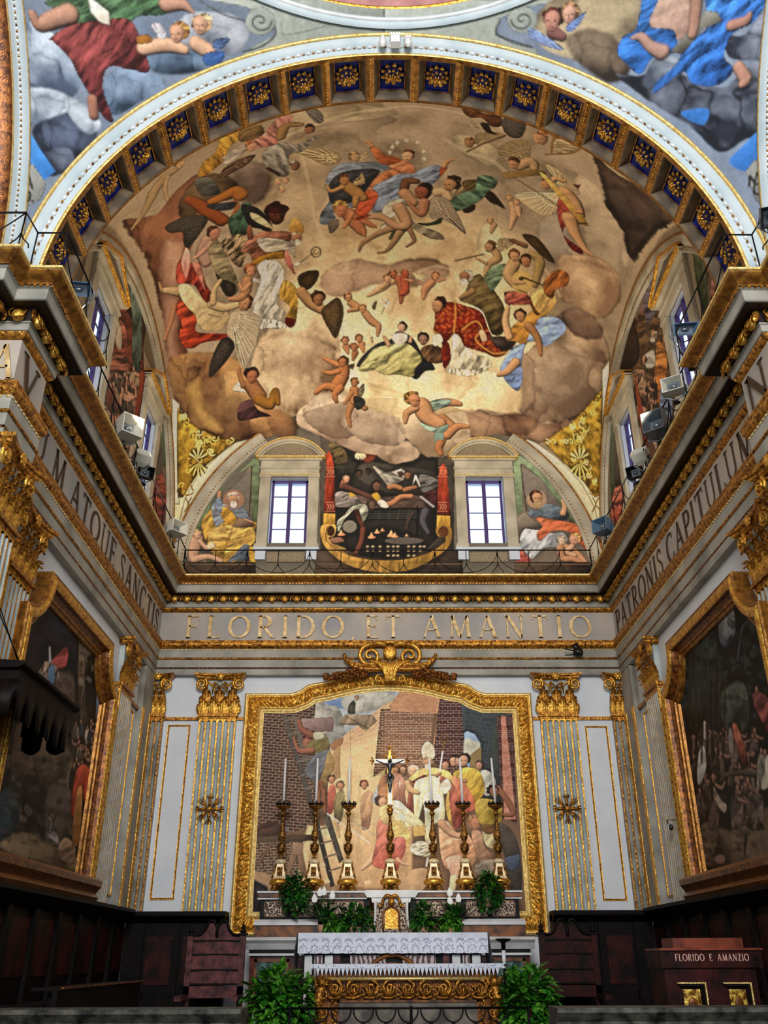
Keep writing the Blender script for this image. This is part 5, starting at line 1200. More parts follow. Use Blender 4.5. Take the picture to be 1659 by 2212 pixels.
# ================================================================ PAINTED SURFACES
# Pigment is mixed on small canvases measured in metres on the surface itself and stored on its mesh vertices.
def hexc(h): return np.array(lin((int(h[0:2], 16), int(h[2:4], 16), int(h[4:6], 16))))
def vnoise(h, w, cell, seed):
    r = np.random.RandomState(seed); gh, gw = int(h/cell)+3, int(w/cell)+3; g = r.rand(gh, gw).astype(np.float32)
    y = np.arange(h)/cell; x = np.arange(w)/cell; yi = y.astype(int); xi = x.astype(int); fy = (y-yi)[:, None]; fx = (x-xi)[None, :]
    fy = fy*fy*(3-2*fy); fx = fx*fx*(3-2*fx)
    a = g[yi][:, xi]; b = g[yi][:, xi+1]; c = g[yi+1][:, xi]; d = g[yi+1][:, xi+1]
    return (a*(1-fx)+b*fx)*(1-fy)+(c*(1-fx)+d*fx)*fy
def fbm(h, w, cell, seed, o=4):
    s = 0; t = 0
    for k in range(o):
        s = s+vnoise(h, w, max(cell/2**k, 1.2), seed+k)*.5**k; t += .5**k
    return (s/t).astype(np.float32)
TN = fbm(256, 256, 8, 77, 3)
TN = (TN-TN.min())/(TN.max()-TN.min())
def tn(x, y):
    x = np.mod(x, 254); y = np.mod(y, 254); xi = x.astype(int); yi = y.astype(int); fx = x-xi; fy = y-yi
    return (TN[yi, xi]*(1-fx)+TN[yi, xi+1]*fx)*(1-fy)+(TN[yi+1, xi]*(1-fx)+TN[yi+1, xi+1]*fx)*fy
class Canvas:
    def __init__(s, conv, u0, u1, v0, v1, res, base, gain=1.0):
        s.conv, s.u0, s.v0, s.res = conv, u0, v0, res; s.w, s.h = int((u1-u0)/res)+1, int((v1-v0)/res)+1
        s.im = np.ones((s.h, s.w, 3), np.float32)*hexc(base).astype(np.float32); s.gain = gain
        s.n1 = fbm(s.h, s.w, .5/res, 3); s.n2 = fbm(s.h, s.w, .10/res, 9, 3)
        s.ox, s.oy, s.sc = 0, 0, 1; s.fk = .9
    def G(s, ox, oy, sc): s.ox, s.oy, s.sc = ox, oy, sc
    def pts(s, t):
        a = np.array([float(q) for q in t.replace(',', ' ').split()]).reshape(-1, 2) if isinstance(t, str) else np.array(t, float)
        px = s.ox+a[:, 0]/s.sc; py = s.oy+a[:, 1]/s.sc
        u, v = s.conv(px, py); u2, v2 = s.conv(px+1, py); u3, v3 = s.conv(px, py+1)
        k = float(np.mean(np.sqrt(np.abs((u2-u)*(v3-v)-(u3-u)*(v2-v)))))/s.sc
        e1 = np.array([np.mean(u2-u), np.mean(v2-v)]); e2 = np.array([np.mean(u3-u), np.mean(v3-v)])
        s.J = np.linalg.inv(np.array([e1, e2]).T)*s.sc      # uv -> stroke units
        return np.stack([(u-s.u0)/s.res, (v-s.v0)/s.res], 1), k/s.res
    def win(s, P, pad):
        x0, y0 = np.floor(P.min(0)-pad).astype(int); x1, y1 = np.ceil(P.max(0)+pad).astype(int)
        x0, y0 = max(x0, 0), max(y0, 0); x1, y1 = min(x1+1, s.w), min(y1+1, s.h)
        if x1 <= x0+1 or y1 <= y0+1: return None
        Y, X = np.mgrid[y0:y1, x0:x1].astype(np.float32); return x0, x1, y0, y1, X, Y
    @staticmethod
    def sdf(P, X, Y):
        d = np.full(X.shape, 1e9, np.float32); ins = np.zeros(X.shape, bool); n = len(P)
        for i in range(n):
            ax, ay = P[i-1]; bx, by = P[i]; ex, ey = bx-ax, by-ay; L = ex*ex+ey*ey+1e-9
            t = np.clip(((X-ax)*ex+(Y-ay)*ey)/L, 0, 1); d = np.minimum(d, (X-ax-ex*t)**2+(Y-ay-ey*t)**2)
            c = (ay > Y) != (by > Y)
            if ey != 0: ins ^= c & (X < ex*(Y-ay)/ey+ax)
        d = np.sqrt(d); return np.where(ins, -d, d)
    def loc(s, W, o):
        """coordinates of window pixels in stroke units relative to canvas point o"""
        du = (W[4]-o[0])*s.res; dv = (W[5]-o[1])*s.res; return s.J[0, 0]*du+s.J[0, 1]*dv, s.J[1, 0]*du+s.J[1, 1]*dv
    def put(s, W, a, col):
        x0, x1, y0, y1 = W[:4]; r = s.im[y0:y1, x0:x1]; a = np.clip(a, 0, 1)[..., None]; r[...] = r*(1-a)+col*a
    # ---- brushes
    def poly(s, t, c, c2=None, fold=0, fa=60, soft=1.2, ol=.6, sm=True, al=1., n=.22, fw=16., pat=None):
        P, k = s.pts(t)
        if sm and len(P) > 3: P = np.array(cr_(P, 4, True))
        W = s.win(P, soft*k+2)
        if W is None: return
        x0, x1, y0, y1, X, Y = W; d = s.sdf(P, X, Y)/max(k, 1e-6)
        a = np.clip(.5-d/max(soft, .3)/1.0, 0, 1)*al
        lx, ly = s.loc(W, P.mean(0)); C = hexc(c)
        f = 1+n*(s.n2[y0:y1, x0:x1]-.5)*2*.8
        fold *= s.fk
        if fold:
            q = math.radians(fa); w = lx*math.cos(q)+ly*math.sin(q); z = -lx*math.sin(q)+ly*math.cos(q)
            bend = (s.n1[y0:y1, x0:x1]-.5)*fw*5
            t1 = tn((w+bend)/fw*5.5+z/fw*.9, z/fw*1.1+sum(P[0])); t2 = tn((w+bend*.6)/fw*11-z/fw*1.2+40, z/fw*2.2+9)
            r1 = np.clip((t1-.5)*3.4, -1, 1); r2 = np.clip((t2-.5)*3, -1, 1)
            f = f*np.clip(1+fold*(.95*r1+.45*r2), .25, 1.9)
            lnn = np.exp(-((t1-.40)/.022)**2); f = f*(1-min(fold, .6)*.75*lnn)
        sz = max(np.abs(d[d < 0]).max() if (d < 0).any() else 1, 1)
        sh = (lx*-.5+ly*-.8); sh = sh/(np.abs(sh).max()+1e-6)
        f = f*(1+.2*sh)
        col = C*f[..., None]
        if c2 is not None:
            C2 = hexc(c2); m = np.clip(.5+.5*sh*1.3, 0, 1)[..., None] if pat is None else 0
            if pat is not None:
                g = np.sin(lx/pat+2.2*np.sin(ly/pat*.8))*np.sin(ly/pat+1.7*np.sin(lx/pat*.9)); m = (g > .25).astype(np.float32)[..., None]*.8
            col = col*(1-m)+C2*f[..., None]*m
        if ol: col = col*(1-ol*np.exp(-(np.minimum(d, 0)/2.2)**2))[..., None]
        s.put(W, a, col)
    def cloud(s, t, lo, hi, soft=3, ang=-110, rim=.25, al=1.):
        P, k = s.pts(t); P = np.array(cr_(P, 4, True)); W = s.win(P, soft*k+2)
        if W is None: return
        x0, x1, y0, y1, X, Y = W
        wob = (s.n2[y0:y1, x0:x1]-.5)*14+(s.n1[y0:y1, x0:x1]-.5)*20
        d = s.sdf(P, X, Y)/max(k, 1e-6); dd = d+wob*min(1, soft/3)*.5
        a = np.clip(.5-dd/max(soft, .5)/1.2, 0, 1)*al
        lx, ly = s.loc(W, P.mean(0)); q = math.radians(ang); g = lx*math.cos(q)+ly*math.sin(q); g = g/(np.abs(g).max()+1e-6)
        dep = np.clip(-d/(np.abs(d[d < 0]).max() if (d < 0).any() else 1), 0, 1)
        n1 = s.n1[y0:y1, x0:x1]; n2 = s.n2[y0:y1, x0:x1]; bl = tn(lx/9+n1*9+sum(P[0]), ly/9+n2*3); b2 = tn(lx/22+n1*5, ly/22+7)
        v = np.clip(.5+.45*g+.3*(dep-.5)+(n1-.5)*1.3+(bl-.5)*.55+(b2-.5)*.8-.5*np.exp(-((b2-.5)/.03)**2)*.5, 0, 1)[..., None]
        col = hexc(lo)*.74*(1-v)+hexc(hi)*1.1*v
        if rim: col = col*(1-rim*np.exp(-(np.minimum(d, 0)/3.)**2))[..., None]
        s.put(W, a, col)
    def limb(s, t, w, c, ol=.62, hl=.55, sm=True):
        P, k = s.pts(t); n = len(P); w = np.array([float(x) for x in str(w).split()])
        w = np.interp(np.linspace(0, 1, n), np.linspace(0, 1, len(w)), w)
        if sm and n > 2:
            Q = np.array(cr_(P, 4)); w = np.interp(np.linspace(0, 1, len(Q)), np.linspace(0, 1, n), w); P = Q
        W = s.win(P, w.max()*k/2+3)
        if W is None: return
        x0, x1, y0, y1, X, Y = W; best = np.full(X.shape, 1e9, np.float32); side = np.zeros(X.shape, np.float32)
        for i in range(len(P)-1):
            ax, ay = P[i]; bx, by = P[i+1]; ex, ey = bx-ax, by-ay; L = ex*ex+ey*ey+1e-9
            t_ = np.clip(((X-ax)*ex+(Y-ay)*ey)/L, 0, 1); dx, dy = X-ax-ex*t_, Y-ay-ey*t_
            r = (w[i]+(w[i+1]-w[i])*t_)*k/2+1e-6; q = np.sqrt(dx*dx+dy*dy)/r; m = q < best
            lx = (s.J[0, 0]*dx+s.J[0, 1]*dy)*s.res; ly = (s.J[1, 0]*dx+s.J[1, 1]*dy)*s.res
            best = np.where(m, q, best); side = np.where(m, (-.45*lx-.85*ly)/(r/k), side)
        rr = w.mean()*k/2; a = np.clip((1-best)*rr/1.2+.5, 0, 1)
        f = 1+hl*np.clip(side, -1, 1)*.9-ol*np.clip(best, 0, 1)**4+.15*(s.n2[y0:y1, x0:x1]-.5)
        s.put(W, a, hexc(c)*np.clip(f, .12, 2)[..., None])
    def line(s, t, w, c, sm=True, al=1): 
        P, k = s.pts(t)
        if sm and len(P) > 2: P = np.array(cr_(P, 5))
        W = s.win(P, w*k/2+3)
        if W is None: return
        X, Y = W[4], W[5]; d = np.full(X.shape, 1e9, np.float32)
        for i in range(len(P)-1):
            ax, ay = P[i]; ex, ey = P[i+1]-P[i]; L = ex*ex+ey*ey+1e-9; t_ = np.clip(((X-ax)*ex+(Y-ay)*ey)/L, 0, 1); d = np.minimum(d, (X-ax-ex*t_)**2+(Y-ay-ey*t_)**2)
        s.put(W, np.clip(w*k/2-np.sqrt(d)+.5, 0, 1)*al, hexc(c))
    def dot(s, x, y, rx, ry, c, soft=1.5, al=1, hl=.2, ol=.3):
        n = 14; s.poly([(x+rx*math.cos(2*PI*i/n), y+ry*math.sin(2*PI*i/n)) for i in range(n)], c, None, 0, 0, soft, ol, False, al, .15)
    def head(s, x, y, r, hair='5a3a24', skin='c9946a', dx=0., dy=.3, beard=None):
        """hair cap behind, face turned towards (dx,dy), features as small strokes"""
        q = random.Random(int(x*7+y*13)); hx, hy = x-dx*r*.38, y-dy*r*.2-.22*r
        s.poly([(hx+r*q.uniform(.84, 1.12)*math.cos(k*PI/8), hy+r*.94*q.uniform(.84, 1.12)*math.sin(k*PI/8)) for k in range(16)], hair, None, .5, 70, 1.2, .4, True, 1., .5, r*.22)
        for k in range(6): a = q.uniform(3.3, 6.1); s.line([(hx+r*.5*math.cos(a), hy+r*.5*math.sin(a)), (hx+r*.95*math.cos(a+.25), hy+r*.9*math.sin(a+.25))], r*.09, ''.join('%02x' % min(255, int(int(hair[i:i+2], 16)*1.7)) for i in (0, 2, 4)), False, .6)
        fx, fy = x+dx*r*.28, y+dy*r*.32+r*.04; s.limb([(fx-dx*r*.05, fy-r*.22), (fx+dx*r*.06, fy+r*.24)], '%g %g' % (r*1.42, r*1.08), skin, .35, .4)
        if beard: s.dot(fx+dx*r*.1, fy+r*.65, r*.55, r*.55, beard)
        if r*s.k0() > 5:
            for q in (-.3, .28): s.dot(fx+(q+dx*.25)*r, fy-.10*r, r*.11, r*.07, '2a1812', .8, .85)
            s.line([(fx+dx*r*.3, fy-.05*r), (fx+dx*r*.38, fy+.2*r)], r*.07, '7a4a34', False, .7); s.line([(fx-.16*r+dx*r*.25, fy+.40*r), (fx+.16*r+dx*r*.25, fy+.40*r)], r*.09, '7a2f26', False, .75)
    def k0(s): return 1/s.sc
    def wing(s, t, c, n=9, root=None, dark=.55):
        """outline polygon; quills fan from the first point to the far edge"""
        s.poly(t, c, None, 0, 0, 1.2, .7); a = np.array([float(q) for q in t.replace(',', ' ').split()]).reshape(-1, 2); r = a[0]; L = np.array(cr_(a, 6, True))
        dd = np.hypot(*(L-r).T); far = L[dd > dd.max()*.45]; w = max(4., dd.max()/n*.16)
        dk = ''.join('%02x' % int(int(c[i:i+2], 16)*.4) for i in (0, 2, 4)); li = ''.join('%02x' % min(255, int(int(c[i:i+2], 16)*1.45)) for i in (0, 2, 4))
        for i in range(n):
            q = far[int(i*(len(far)-1)/max(n-1, 1))]; m = r+(q-r)*.32; e = r+(q-r)*.96; p = np.array([-(q-r)[1], (q-r)[0]])/max(dd.max(), 1)*w*1.2
            s.line([tuple(m+p), tuple(e+p)], w, li, False, .5); s.line([tuple(m), tuple(e)], w*.8, dk, False, .85)
        for k in (.30, .52):
            for i in range(n): q = far[int(i*(len(far)-1)/max(n-1, 1))]; m = r+(q-r)*k; s.dot(m[0], m[1], w*1.6, w*1.3, li, 1, .45, ol=.5)
    def brick(s, t, c, mort, bw, bh, ang=0, shear=0, sm=False, lw=.16, n=.3):
        P, k = s.pts(t); W = s.win(P, 3)
        if W is None: return
        if sm: P = np.array(cr_(P, 4, True))
        x0, x1, y0, y1, X, Y = W; d = s.sdf(P, X, Y)/k; lx, ly = s.loc(W, P.mean(0)); q = math.radians(ang)
        a_ = lx*math.cos(q)+ly*math.sin(q); b_ = -lx*math.sin(q)+ly*math.cos(q)+shear*lx
        row = np.floor(b_/bh); fb = b_/bh-row; xx = a_/bw+.5*(row % 2); fx = xx-np.floor(xx)
        m = ((fb < lw) | (fx < lw*bh/bw)).astype(np.float32)*.75
        h_ = np.sin(np.floor(xx)*12.9+row*78.2)*43758.5; h_ = h_-np.floor(h_)
        f = 1+n*(h_-.5)+.3*(s.n1[y0:y1, x0:x1]-.5)
        col = hexc(c)*f[..., None]*(1-m[..., None])+hexc(mort)*m[..., None]; s.put(W, np.clip(.5-d/1.2, 0, 1), col)
    def fill(s, c, al, c2=None): 
        m = s.n1[..., None]; s.im[...] = s.im*(1-al)+(hexc(c)*(1-m)+hexc(c2 or c)*m)*al
    def dabs(s, n, box, cols, sz, seed=1, ang=90, var=40, al=.8):
        q = random.Random(seed)
        for k in range(n):
            x, y = q.uniform(box[0], box[2]), q.uniform(box[1], box[3]); a = math.radians(ang+q.uniform(-var, var)); l = sz*q.uniform(.6, 1.8); w = sz*q.uniform(.3, .7)
            dx, dy = math.cos(a)*l/2, math.sin(a)*l/2; s.poly([(x-dx, y-dy), (x-dy*.3-w/2, y+dx*.3), (x+dx, y+dy), (x+dy*.3+w/2, y-dx*.3)], q.choice(cols), None, .3, ang, 1.5, .3, True, al*q.uniform(.6, 1))
    def folk(s, n, box, cols, sz, seed=1, skin='96705a', lean=0):
        """small standing figures: draped bodies and turned heads"""
        q = random.Random(seed); P = sorted([(q.uniform(box[1], box[3]), q.uniform(box[0], box[2])) for k in range(n)])
        for y, x in P:
            h = sz*q.uniform(.8, 1.2); w = h*q.uniform(.28, .42); c = q.choice(cols); l = lean+q.uniform(-.1, .1)*h
            s.poly([(x-w*.3, y), (x+w*.35, y+h*.02), (x+w*.6+l*.5, y+h*.5), (x+w*.55+l, y+h), (x-w*.5+l, y+h), (x-w*.6+l*.4, y+h*.45)], c, None, .7, 5, 1.2, .5, True, 1, .3, w*.4)
            if q.random() < .6: s.limb([(x+w*.2, y+h*.12), (x+w*q.uniform(.5, 1.1), y+h*.2), (x+w*q.uniform(.7, 1.3), y+h*q.uniform(.0, .3))], '%g %g' % (w*.3, w*.15), skin)
            s.head(x, y-h*.07, h*.11, q.choice(('2a1c18', '4a3024', '6a5040')), skin, q.uniform(-.6, .6), .2)
    def finish(s, amt=.75, r=7, pw=1.12):
        def box(a):
            for ax in (0, 1):
                n = a.shape[ax]; c = np.cumsum(np.concatenate([np.take(a, [0]*(r+1), ax), a, np.take(a, [n-1]*r, ax)], ax), ax); a = (np.take(c, np.arange(2*r+1, n+2*r+1), ax)-np.take(c, np.arange(0, n), ax))/(2*r+1)
            return a
        L = s.im.mean(2, keepdims=True).astype(np.float32); b = box(box(L)); f = np.clip((L+amt*(L-b))/(L+1e-4), .35, 2.2); s.im = np.clip(s.im*f*(np.clip(L, .01, 1)/.35)**(pw-1), .003, 1)
    def sample(s, u, v):
        x = np.clip((u-s.u0)/s.res, 0, s.w-1.01); y = np.clip((v-s.v0)/s.res, 0, s.h-1.01); xi = x.astype(int); yi = y.astype(int); fx = (x-xi)[:, None]; fy = (y-yi)[:, None]
        return (s.im[yi, xi]*(1-fx)+s.im[yi, xi+1]*fx)*(1-fy)+(s.im[yi+1, xi]*(1-fx)+s.im[yi+1, xi+1]*fx)*fy
def painted_mesh(name, V, nx, ny, keep, col, m, parent=None):
    """V: (nx*ny,3) grid vertices; keep: bool per face"""
    i = np.arange(nx*ny).reshape(nx, ny); F = np.stack([i[:-1, :-1], i[1:, :-1], i[1:, 1:], i[:-1, 1:]], -1).reshape(-1, 4)
    if keep is not None: F = F[keep.reshape(-1)]
    us = np.unique(F); mp = np.full(nx*ny, -1); mp[us] = np.arange(len(us)); F = mp[F]; V = V[us]; col = col[us]
    me = bpy.data.meshes.new(name); me.vertices.add(len(V)); me.vertices.foreach_set('co', V.astype(np.float32).ravel())
    me.loops.add(F.size); me.loops.foreach_set('vertex_index', F.astype(np.int32).ravel()); me.polygons.add(len(F))
    me.polygons.foreach_set('loop_start', np.arange(0, F.size, 4, dtype=np.int32)); me.polygons.foreach_set('loop_total', np.full(len(F), 4, np.int32))
    me.polygons.foreach_set('use_smooth', np.ones(len(F), bool)); me.update(calc_edges=True)
    a = me.color_attributes.new('pigment', 'FLOAT_COLOR', 'POINT'); c4 = np.ones((len(V), 4), np.float32); c4[:, :3] = np.clip(col, 0, .95); a.data.foreach_set('color', c4.ravel())
    me.materials.append(m); o = bpy.data.objects.new(name, me); COL.objects.link(o)
    if parent: unp(parent, o)
    return o
# surface coordinates
def conv_sphere(cy, R, axis):
    ax = Vector(axis).normalized(); e1 = np.array([1., 0, 0]); e2 = np.cross(np.array(ax), e1); A = np.array(ax); C = np.array([0, cy, ZS])
    def uv(Pn):
        n = (Pn-C); n = n/np.linalg.norm(n, axis=-1, keepdims=True); ct = np.clip(n@A, -1, 1); th = np.arccos(ct); a, b = n@e1, n@e2; h = np.hypot(a, b)+1e-9
        return R*th*a/h, R*th*b/h
    def f(px, py):
        d = ray(px, py); o = O3-C; a = (d*d).sum(-1); b = (d*o).sum(-1); c = (o*o).sum()-R*R; D = np.maximum(b*b-a*c, 0); t = (-b+np.sqrt(D))/a
        return uv(O3+d*t[..., None])
    f.uv = uv; return f
def conv_Y(Y):
    def f(px, py): d = ray(px, py); P = O3+d*((Y-O3[1])/d[..., 1])[..., None]; return P[..., 0], P[..., 2]
    return f
def conv_X(X):
    def f(px, py): d = ray(px, py); P = O3+d*((X-O3[0])/d[..., 0])[..., None]; return P[..., 1], P[..., 2]
    return f
cD = conv_sphere(YC, RD, (0, .2, 1)); cX = conv_sphere(YX, RX, (0, .75, .66)); cB = conv_Y(YB)
D = Canvas(cD, -7.2, 7.2, -5.6, 7.4, .011, 'b49c7e'); B = Canvas(cB, -4.1, 4.1, 7.55, 11.95, .011, '7c7262')
X = Canvas(cX, -6.0, 6.0, -5.0, 6.0, .015, '8e9cb0')
class Both:
    """strokes that run over two neighbouring surfaces"""
    def __init__(s, *c): s.c = c
    def __getattr__(s, nm):
        def f(*a, **k):
            for c in s.c: getattr(c, nm)(*a, **k)
        return f
S = Both(D, B)
# ---------------------------------------------------------------- lunette wall under the clouds
b = B; b.fill('8a8070', .8, '6e6656')
b.G(360, 880, 3.318)
b.poly('120,1130 640,350 640,1180 120,1190', '8c7c68', None, sm=False)
b.poly('220,1000 300,800 440,600 620,430 600,780 640,1100 300,1120', '6f675e', '8a8072', sm=False)
b.poly('205,880 260,760 370,610 620,365 665,365 665,1000 610,1000 605,420 480,500 330,680 240,880', '62704e', '8a9a72', sm=False, n=.5)
b.poly('610,420 580,800', '5a3a28') if 0 else b.line('612,425 590,800', 6, '6a3c2a')
b.poly('260,900 250,820 290,760 350,700 400,720 420,770 500,830 640,820 630,900 640,1140 560,1100 520,980 430,1090 390,1110 340,960 300,1000', 'b8822e', 'e0b050', .5, 30)
b.poly('320,720 350,680 400,690 470,700 530,700 590,780 600,830 540,800 450,790 400,830 350,860', '707c88', 'a0a8ac', .35, 70)
b.poly('380,720 440,720 500,790 520,850 440,830 400,800', 'd09a3a', None, .3, 30)
b.poly('300,900 350,860 470,850 430,960 400,1090 370,1090 300,1000', 'c8912f', 'e8c070', .5, 80); b.poly('480,860 600,850 640,930 590,1010 500,1100 400,1100 450,960', 'd09c3c', 'eec26a', .5, 60)
b.poly('440,1110 480,1060 560,980 620,1020 600,1100 520,1090', '50586a', '7a8494', .4, 40); b.poly('590,1010 630,1010 640,1140 600,1130', 'd8a440', None, .3, 80)
b.dot(480, 660, 74, 70, 'c98a62', 12, .7, ol=0); b.head(478, 660, 46, 'b0a090', 'd09a70', .1, .3, 'd8d0c0')
b.limb('370,720 375,660 380,610', '46 34 26', 'c98c64'); b.poly('340,700 375,640 400,700 390,760', '8a98a8', None, .2); b.limb('600,830 560,810', '40 30', 'd0986e')
b.poly('465,850 520,785 640,840 610,860 500,865', '6a3a2e', 'b09070', sm=False)
b.limb('215,950 200,1010 190,1080', '100 90 60', 'd0a080'); b.head(220, 915, 36, 'b88a50', 'd8a888', .2, .2); b.limb('240,960 290,1010 340,990', '30 26', 'd8a884'); b.limb('200,1090 300,1070 390,1100', '60 40 30', 'd0a080'); b.poly('280,990 330,960 350,1000 300,1020', 'd8c8a0', sm=False)
b.poly('115,1110 640,1110 640,1190 115,1190', '4e3a2c', '6a5440', sm=False); b.line('115,1125 640,1125', 8, '8a6e50', False)
b.G(840, 880, 3.318)
b.poly('930,340 1380,900 1470,1110 900,1110', '8c7c68', None, sm=False); b.poly('945,410 1080,500 1220,680 1340,880 1000,800', '7a6c62', '948878', sm=False)
b.poly('890,370 940,345 1060,420 1220,600 1340,800 1360,860 1310,830 1200,660 1080,500 950,400 965,740 910,770', '6a7a5a', '96a880', sm=False, n=.5)
b.line('945,410 985,740', 6, '6a3c2a')
b.poly('1010,720 1060,740 1130,690 1220,710 1290,760 1270,810 1180,800 1080,780 1040,790 1000,770', '56646e', '8a98a0', .4, 70)
b.poly('950,900 1000,860 1080,880 1170,900 1250,900 1280,960 1200,1000 1110,1010 1020,1090 980,1040 940,980', 'a8aaac', 'd0d0cc', .45, 40)
b.poly('1050,790 1150,800 1280,820 1370,850 1410,950 1440,1080 1400,1010 1300,900 1220,880 1150,900 1080,960 1060,900 1100,850', 'b8502c', 'd87a50', .5, 60)
b.poly('930,1020 980,1050 1020,1110 930,1190 900,1170', 'b04838', 'd07060', .3); b.dot(1060, 660, 72, 66, 'c9a078', 12, .75, ol=0)
b.head(1060, 650, 50, '6a4028', 'd09a74', .3, .2, 'c0a070'); b.limb('1250,760 1260,710 1245,670', '44 34 26', 'd09c74'); b.poly('920,790 970,750 1100,860 1060,880 920,860', '7a6a5c', 'a89880', sm=False)
b.limb('1260,1000 1340,1040 1420,1130', '60 50 40', 'd0986e'); b.head(1330, 950, 44, 'c08a50', 'd8a080', -.3, .2); b.limb('1310,1000 1280,1040 1330,1060', '44 40 34', 'd8a884'); b.head(1240, 960, 34, '9a8a70', 'd8b898', .2, .3); b.limb('1230,1010 1250,1080 1330,1090 1440,1150', '60 54 44 26', 'c89068')
b.poly('900,1110 1480,1110 1480,1190 900,1190', '4e3a2c', '6e5844', sm=False); b.line('900,1125 1470,1125', 8, '8a6e50', False)
# central martyrdom scene with hanging curtains and a rolled gilt border
b.G(680, 900, 5.184)
b.poly('60,60 1560,60 1560,1750 60,1750', '554a40', '6a5e50', sm=False)
b.poly('0,1500 1659,1500 1659,1760 0,1760', '4e3c30', '665242', sm=False); b.line('0,1650 1659,1650', 12, '7a6450', False); b.line('0,1700 1659,1700', 8, '3a2a20', False)
b.poly('190,140 1380,140 1400,1340 1250,1480 1100,1560 800,1600 500,1560 300,1460 190,1340', '302c28', '3c3832', sm=False)
b.poly('560,520 1000,560 1360,640 1370,820 900,860 500,700', '4a443c', '5c5448', al=.8, soft=30, ol=0); b.poly('240,860 700,900 1150,880 1330,1000 1200,1020 240,1010', '5a4438', '806a5c', .3, 80, soft=8)
b.dot(590, 430, 90, 80, 'a8462a', 30, .8, ol=0); b.dot(510, 440, 62, 44, 'f0d8a8', 12, ol=0); b.line('510,470 425,660', 12, '14100e', False)
for x_ in (440, 470, 500, 530, 555): b.line('%d,440 %d,500' % (x_, x_*.7+150), 6, '14100e', False)
b.line('440,485 550,495', 6, '14100e', False); b.poly('150,320 190,230 240,300 300,340 350,400 360,510 230,530 200,400', '5a4a30', '8a7648', .5); b.head(180, 260, 30, '6a5a38', '8a7650'); b.poly('230,545 360,545 360,580 230,590', '4c4836', None, sm=False)
b.head(355, 705, 40, '9a7a60', 'd09a7a', .2, .3); b.limb('340,740 300,790 310,720', '40 36 24', 'a86a50'); b.limb('330,780 450,830 620,900 700,950', '80 60 60 50', '704838'); b.poly('230,860 330,840 470,900 520,990 330,1010 240,1000', '6e645c', 'a89c90', .6, 70)
b.poly('380,850 430,860 460,890 400,900', 'c8a040'); b.poly('640,870 700,850 740,920 700,950 650,900', 'c0983c'); b.head(500, 640, 42, '2a2220', '5a4030'); b.head(600, 620, 38, '241e1c', '4e3a2e'); b.head(690, 780, 60, '3a2820', '7a5440', .3)
b.poly('700,590 800,620 880,610 960,580 1010,620 1000,700 930,740 860,800 830,790 760,700', '8a8274', 'b0a898', .7, 100); b.head(960, 640, 44, 'b0a898', '7a5440'); b.poly('650,560 720,590 860,770 840,800 740,680', 'a49a88', None, .3); b.head(1040, 660, 46, '4a3424', '96684a')
b.limb('840,790 900,780 960,800', '60 60 50', 'b07850'); b.limb('1010,820 1080,800 1130,790', '60 50 40', 'a06a48'); b.limb('800,990 880,960 960,900 1080,890', '70 60 60 50', 'b87c54'); b.poly('700,960 760,930 830,1010 760,1020', 'c8c0b0', None, .4)
b.poly('1090,780 1120,650 1140,660 1190,780 1170,790 1130,700', 'c0bcb4', sm=False); b.poly('1180,650 1370,700 1360,800 1220,850 1180,780', '4e4a46', '807a74', .6, 60); b.poly('1200,880 1360,820 1350,1000 1260,1010', '5c2c2c', None, .3); b.limb('1190,900 1330,1010', '30 26', 'a09a96')
b.line('240,1030 1160,1030', 12, '15130f', False); b.line('600,1155 1150,1155', 10, '15130f', False); b.line('1150,1000 1145,1350', 16, '1c1c1c', False)
for i in range(5): b.line([(620+i*110, 1040), (610+i*105, 1150)], 6, '4a5048', False)
for j in range(4): b.line([(600, 1060+j*26), (1150, 1060+j*26)], 4, '555a50', False, .7)
b.poly('330,1100 400,1020 470,990 560,980 600,1060 560,1160 520,1210 480,1140 450,1040 380,1100 320,1170 270,1290 250,1180', '46583e', 'd8d4bc', .7, 40); b.head(640, 990, 56, '4e4238', '7a5e48', .2, .4); b.limb('470,1060 500,1150 530,1220', '60 56 34', '6e3a26'); b.dot(390, 1230, 80, 70, '8a8272'); b.limb('540,1260 520,1400 460,1530', '60 56 50', '7a4430')
b.limb('1240,1060 1210,1180 1270,1300', '90 70 40', '565258'); b.limb('1100,1080 1040,1180 1030,1260', '50 40 30', '4a3c34')
for x_, y_, r in ((700, 1290, 36), (760, 1270, 26), (860, 1320, 50), (900, 1335, 40), (1030, 1330, 22), (640, 1340, 46), (300, 1310, 44)): b.poly([(x_-r, y_+r*.4), (x_-r*.5, y_-r*.3), (x_-r*.1, y_-r), (x_+r*.3, y_-r*.2), (x_+r, y_+r*.3), (x_, y_+r*.6)], 'c86a40', 'f0c890')
b.dot(1000, 1390, 220, 40, '6a5f58', 10); b.poly('160,1370 280,1350 330,1400 200,1410', '8a6048', 'b07a5c'); b.poly('200,1420 340,1470 360,1510 280,1490', 'b08a4c', sm=False)
for r_, y_ in ((0, 1455), (1, 1500), (2, 1556)):
    for x_ in (590, 650, 730, 820, 880, 930, 1050, 1110, 1180, 1225)[(0, 0, 3)[r_]:(10, 9, 8)[r_]]: b.dot(x_, y_, 18, 12, 'b09a76', .8)
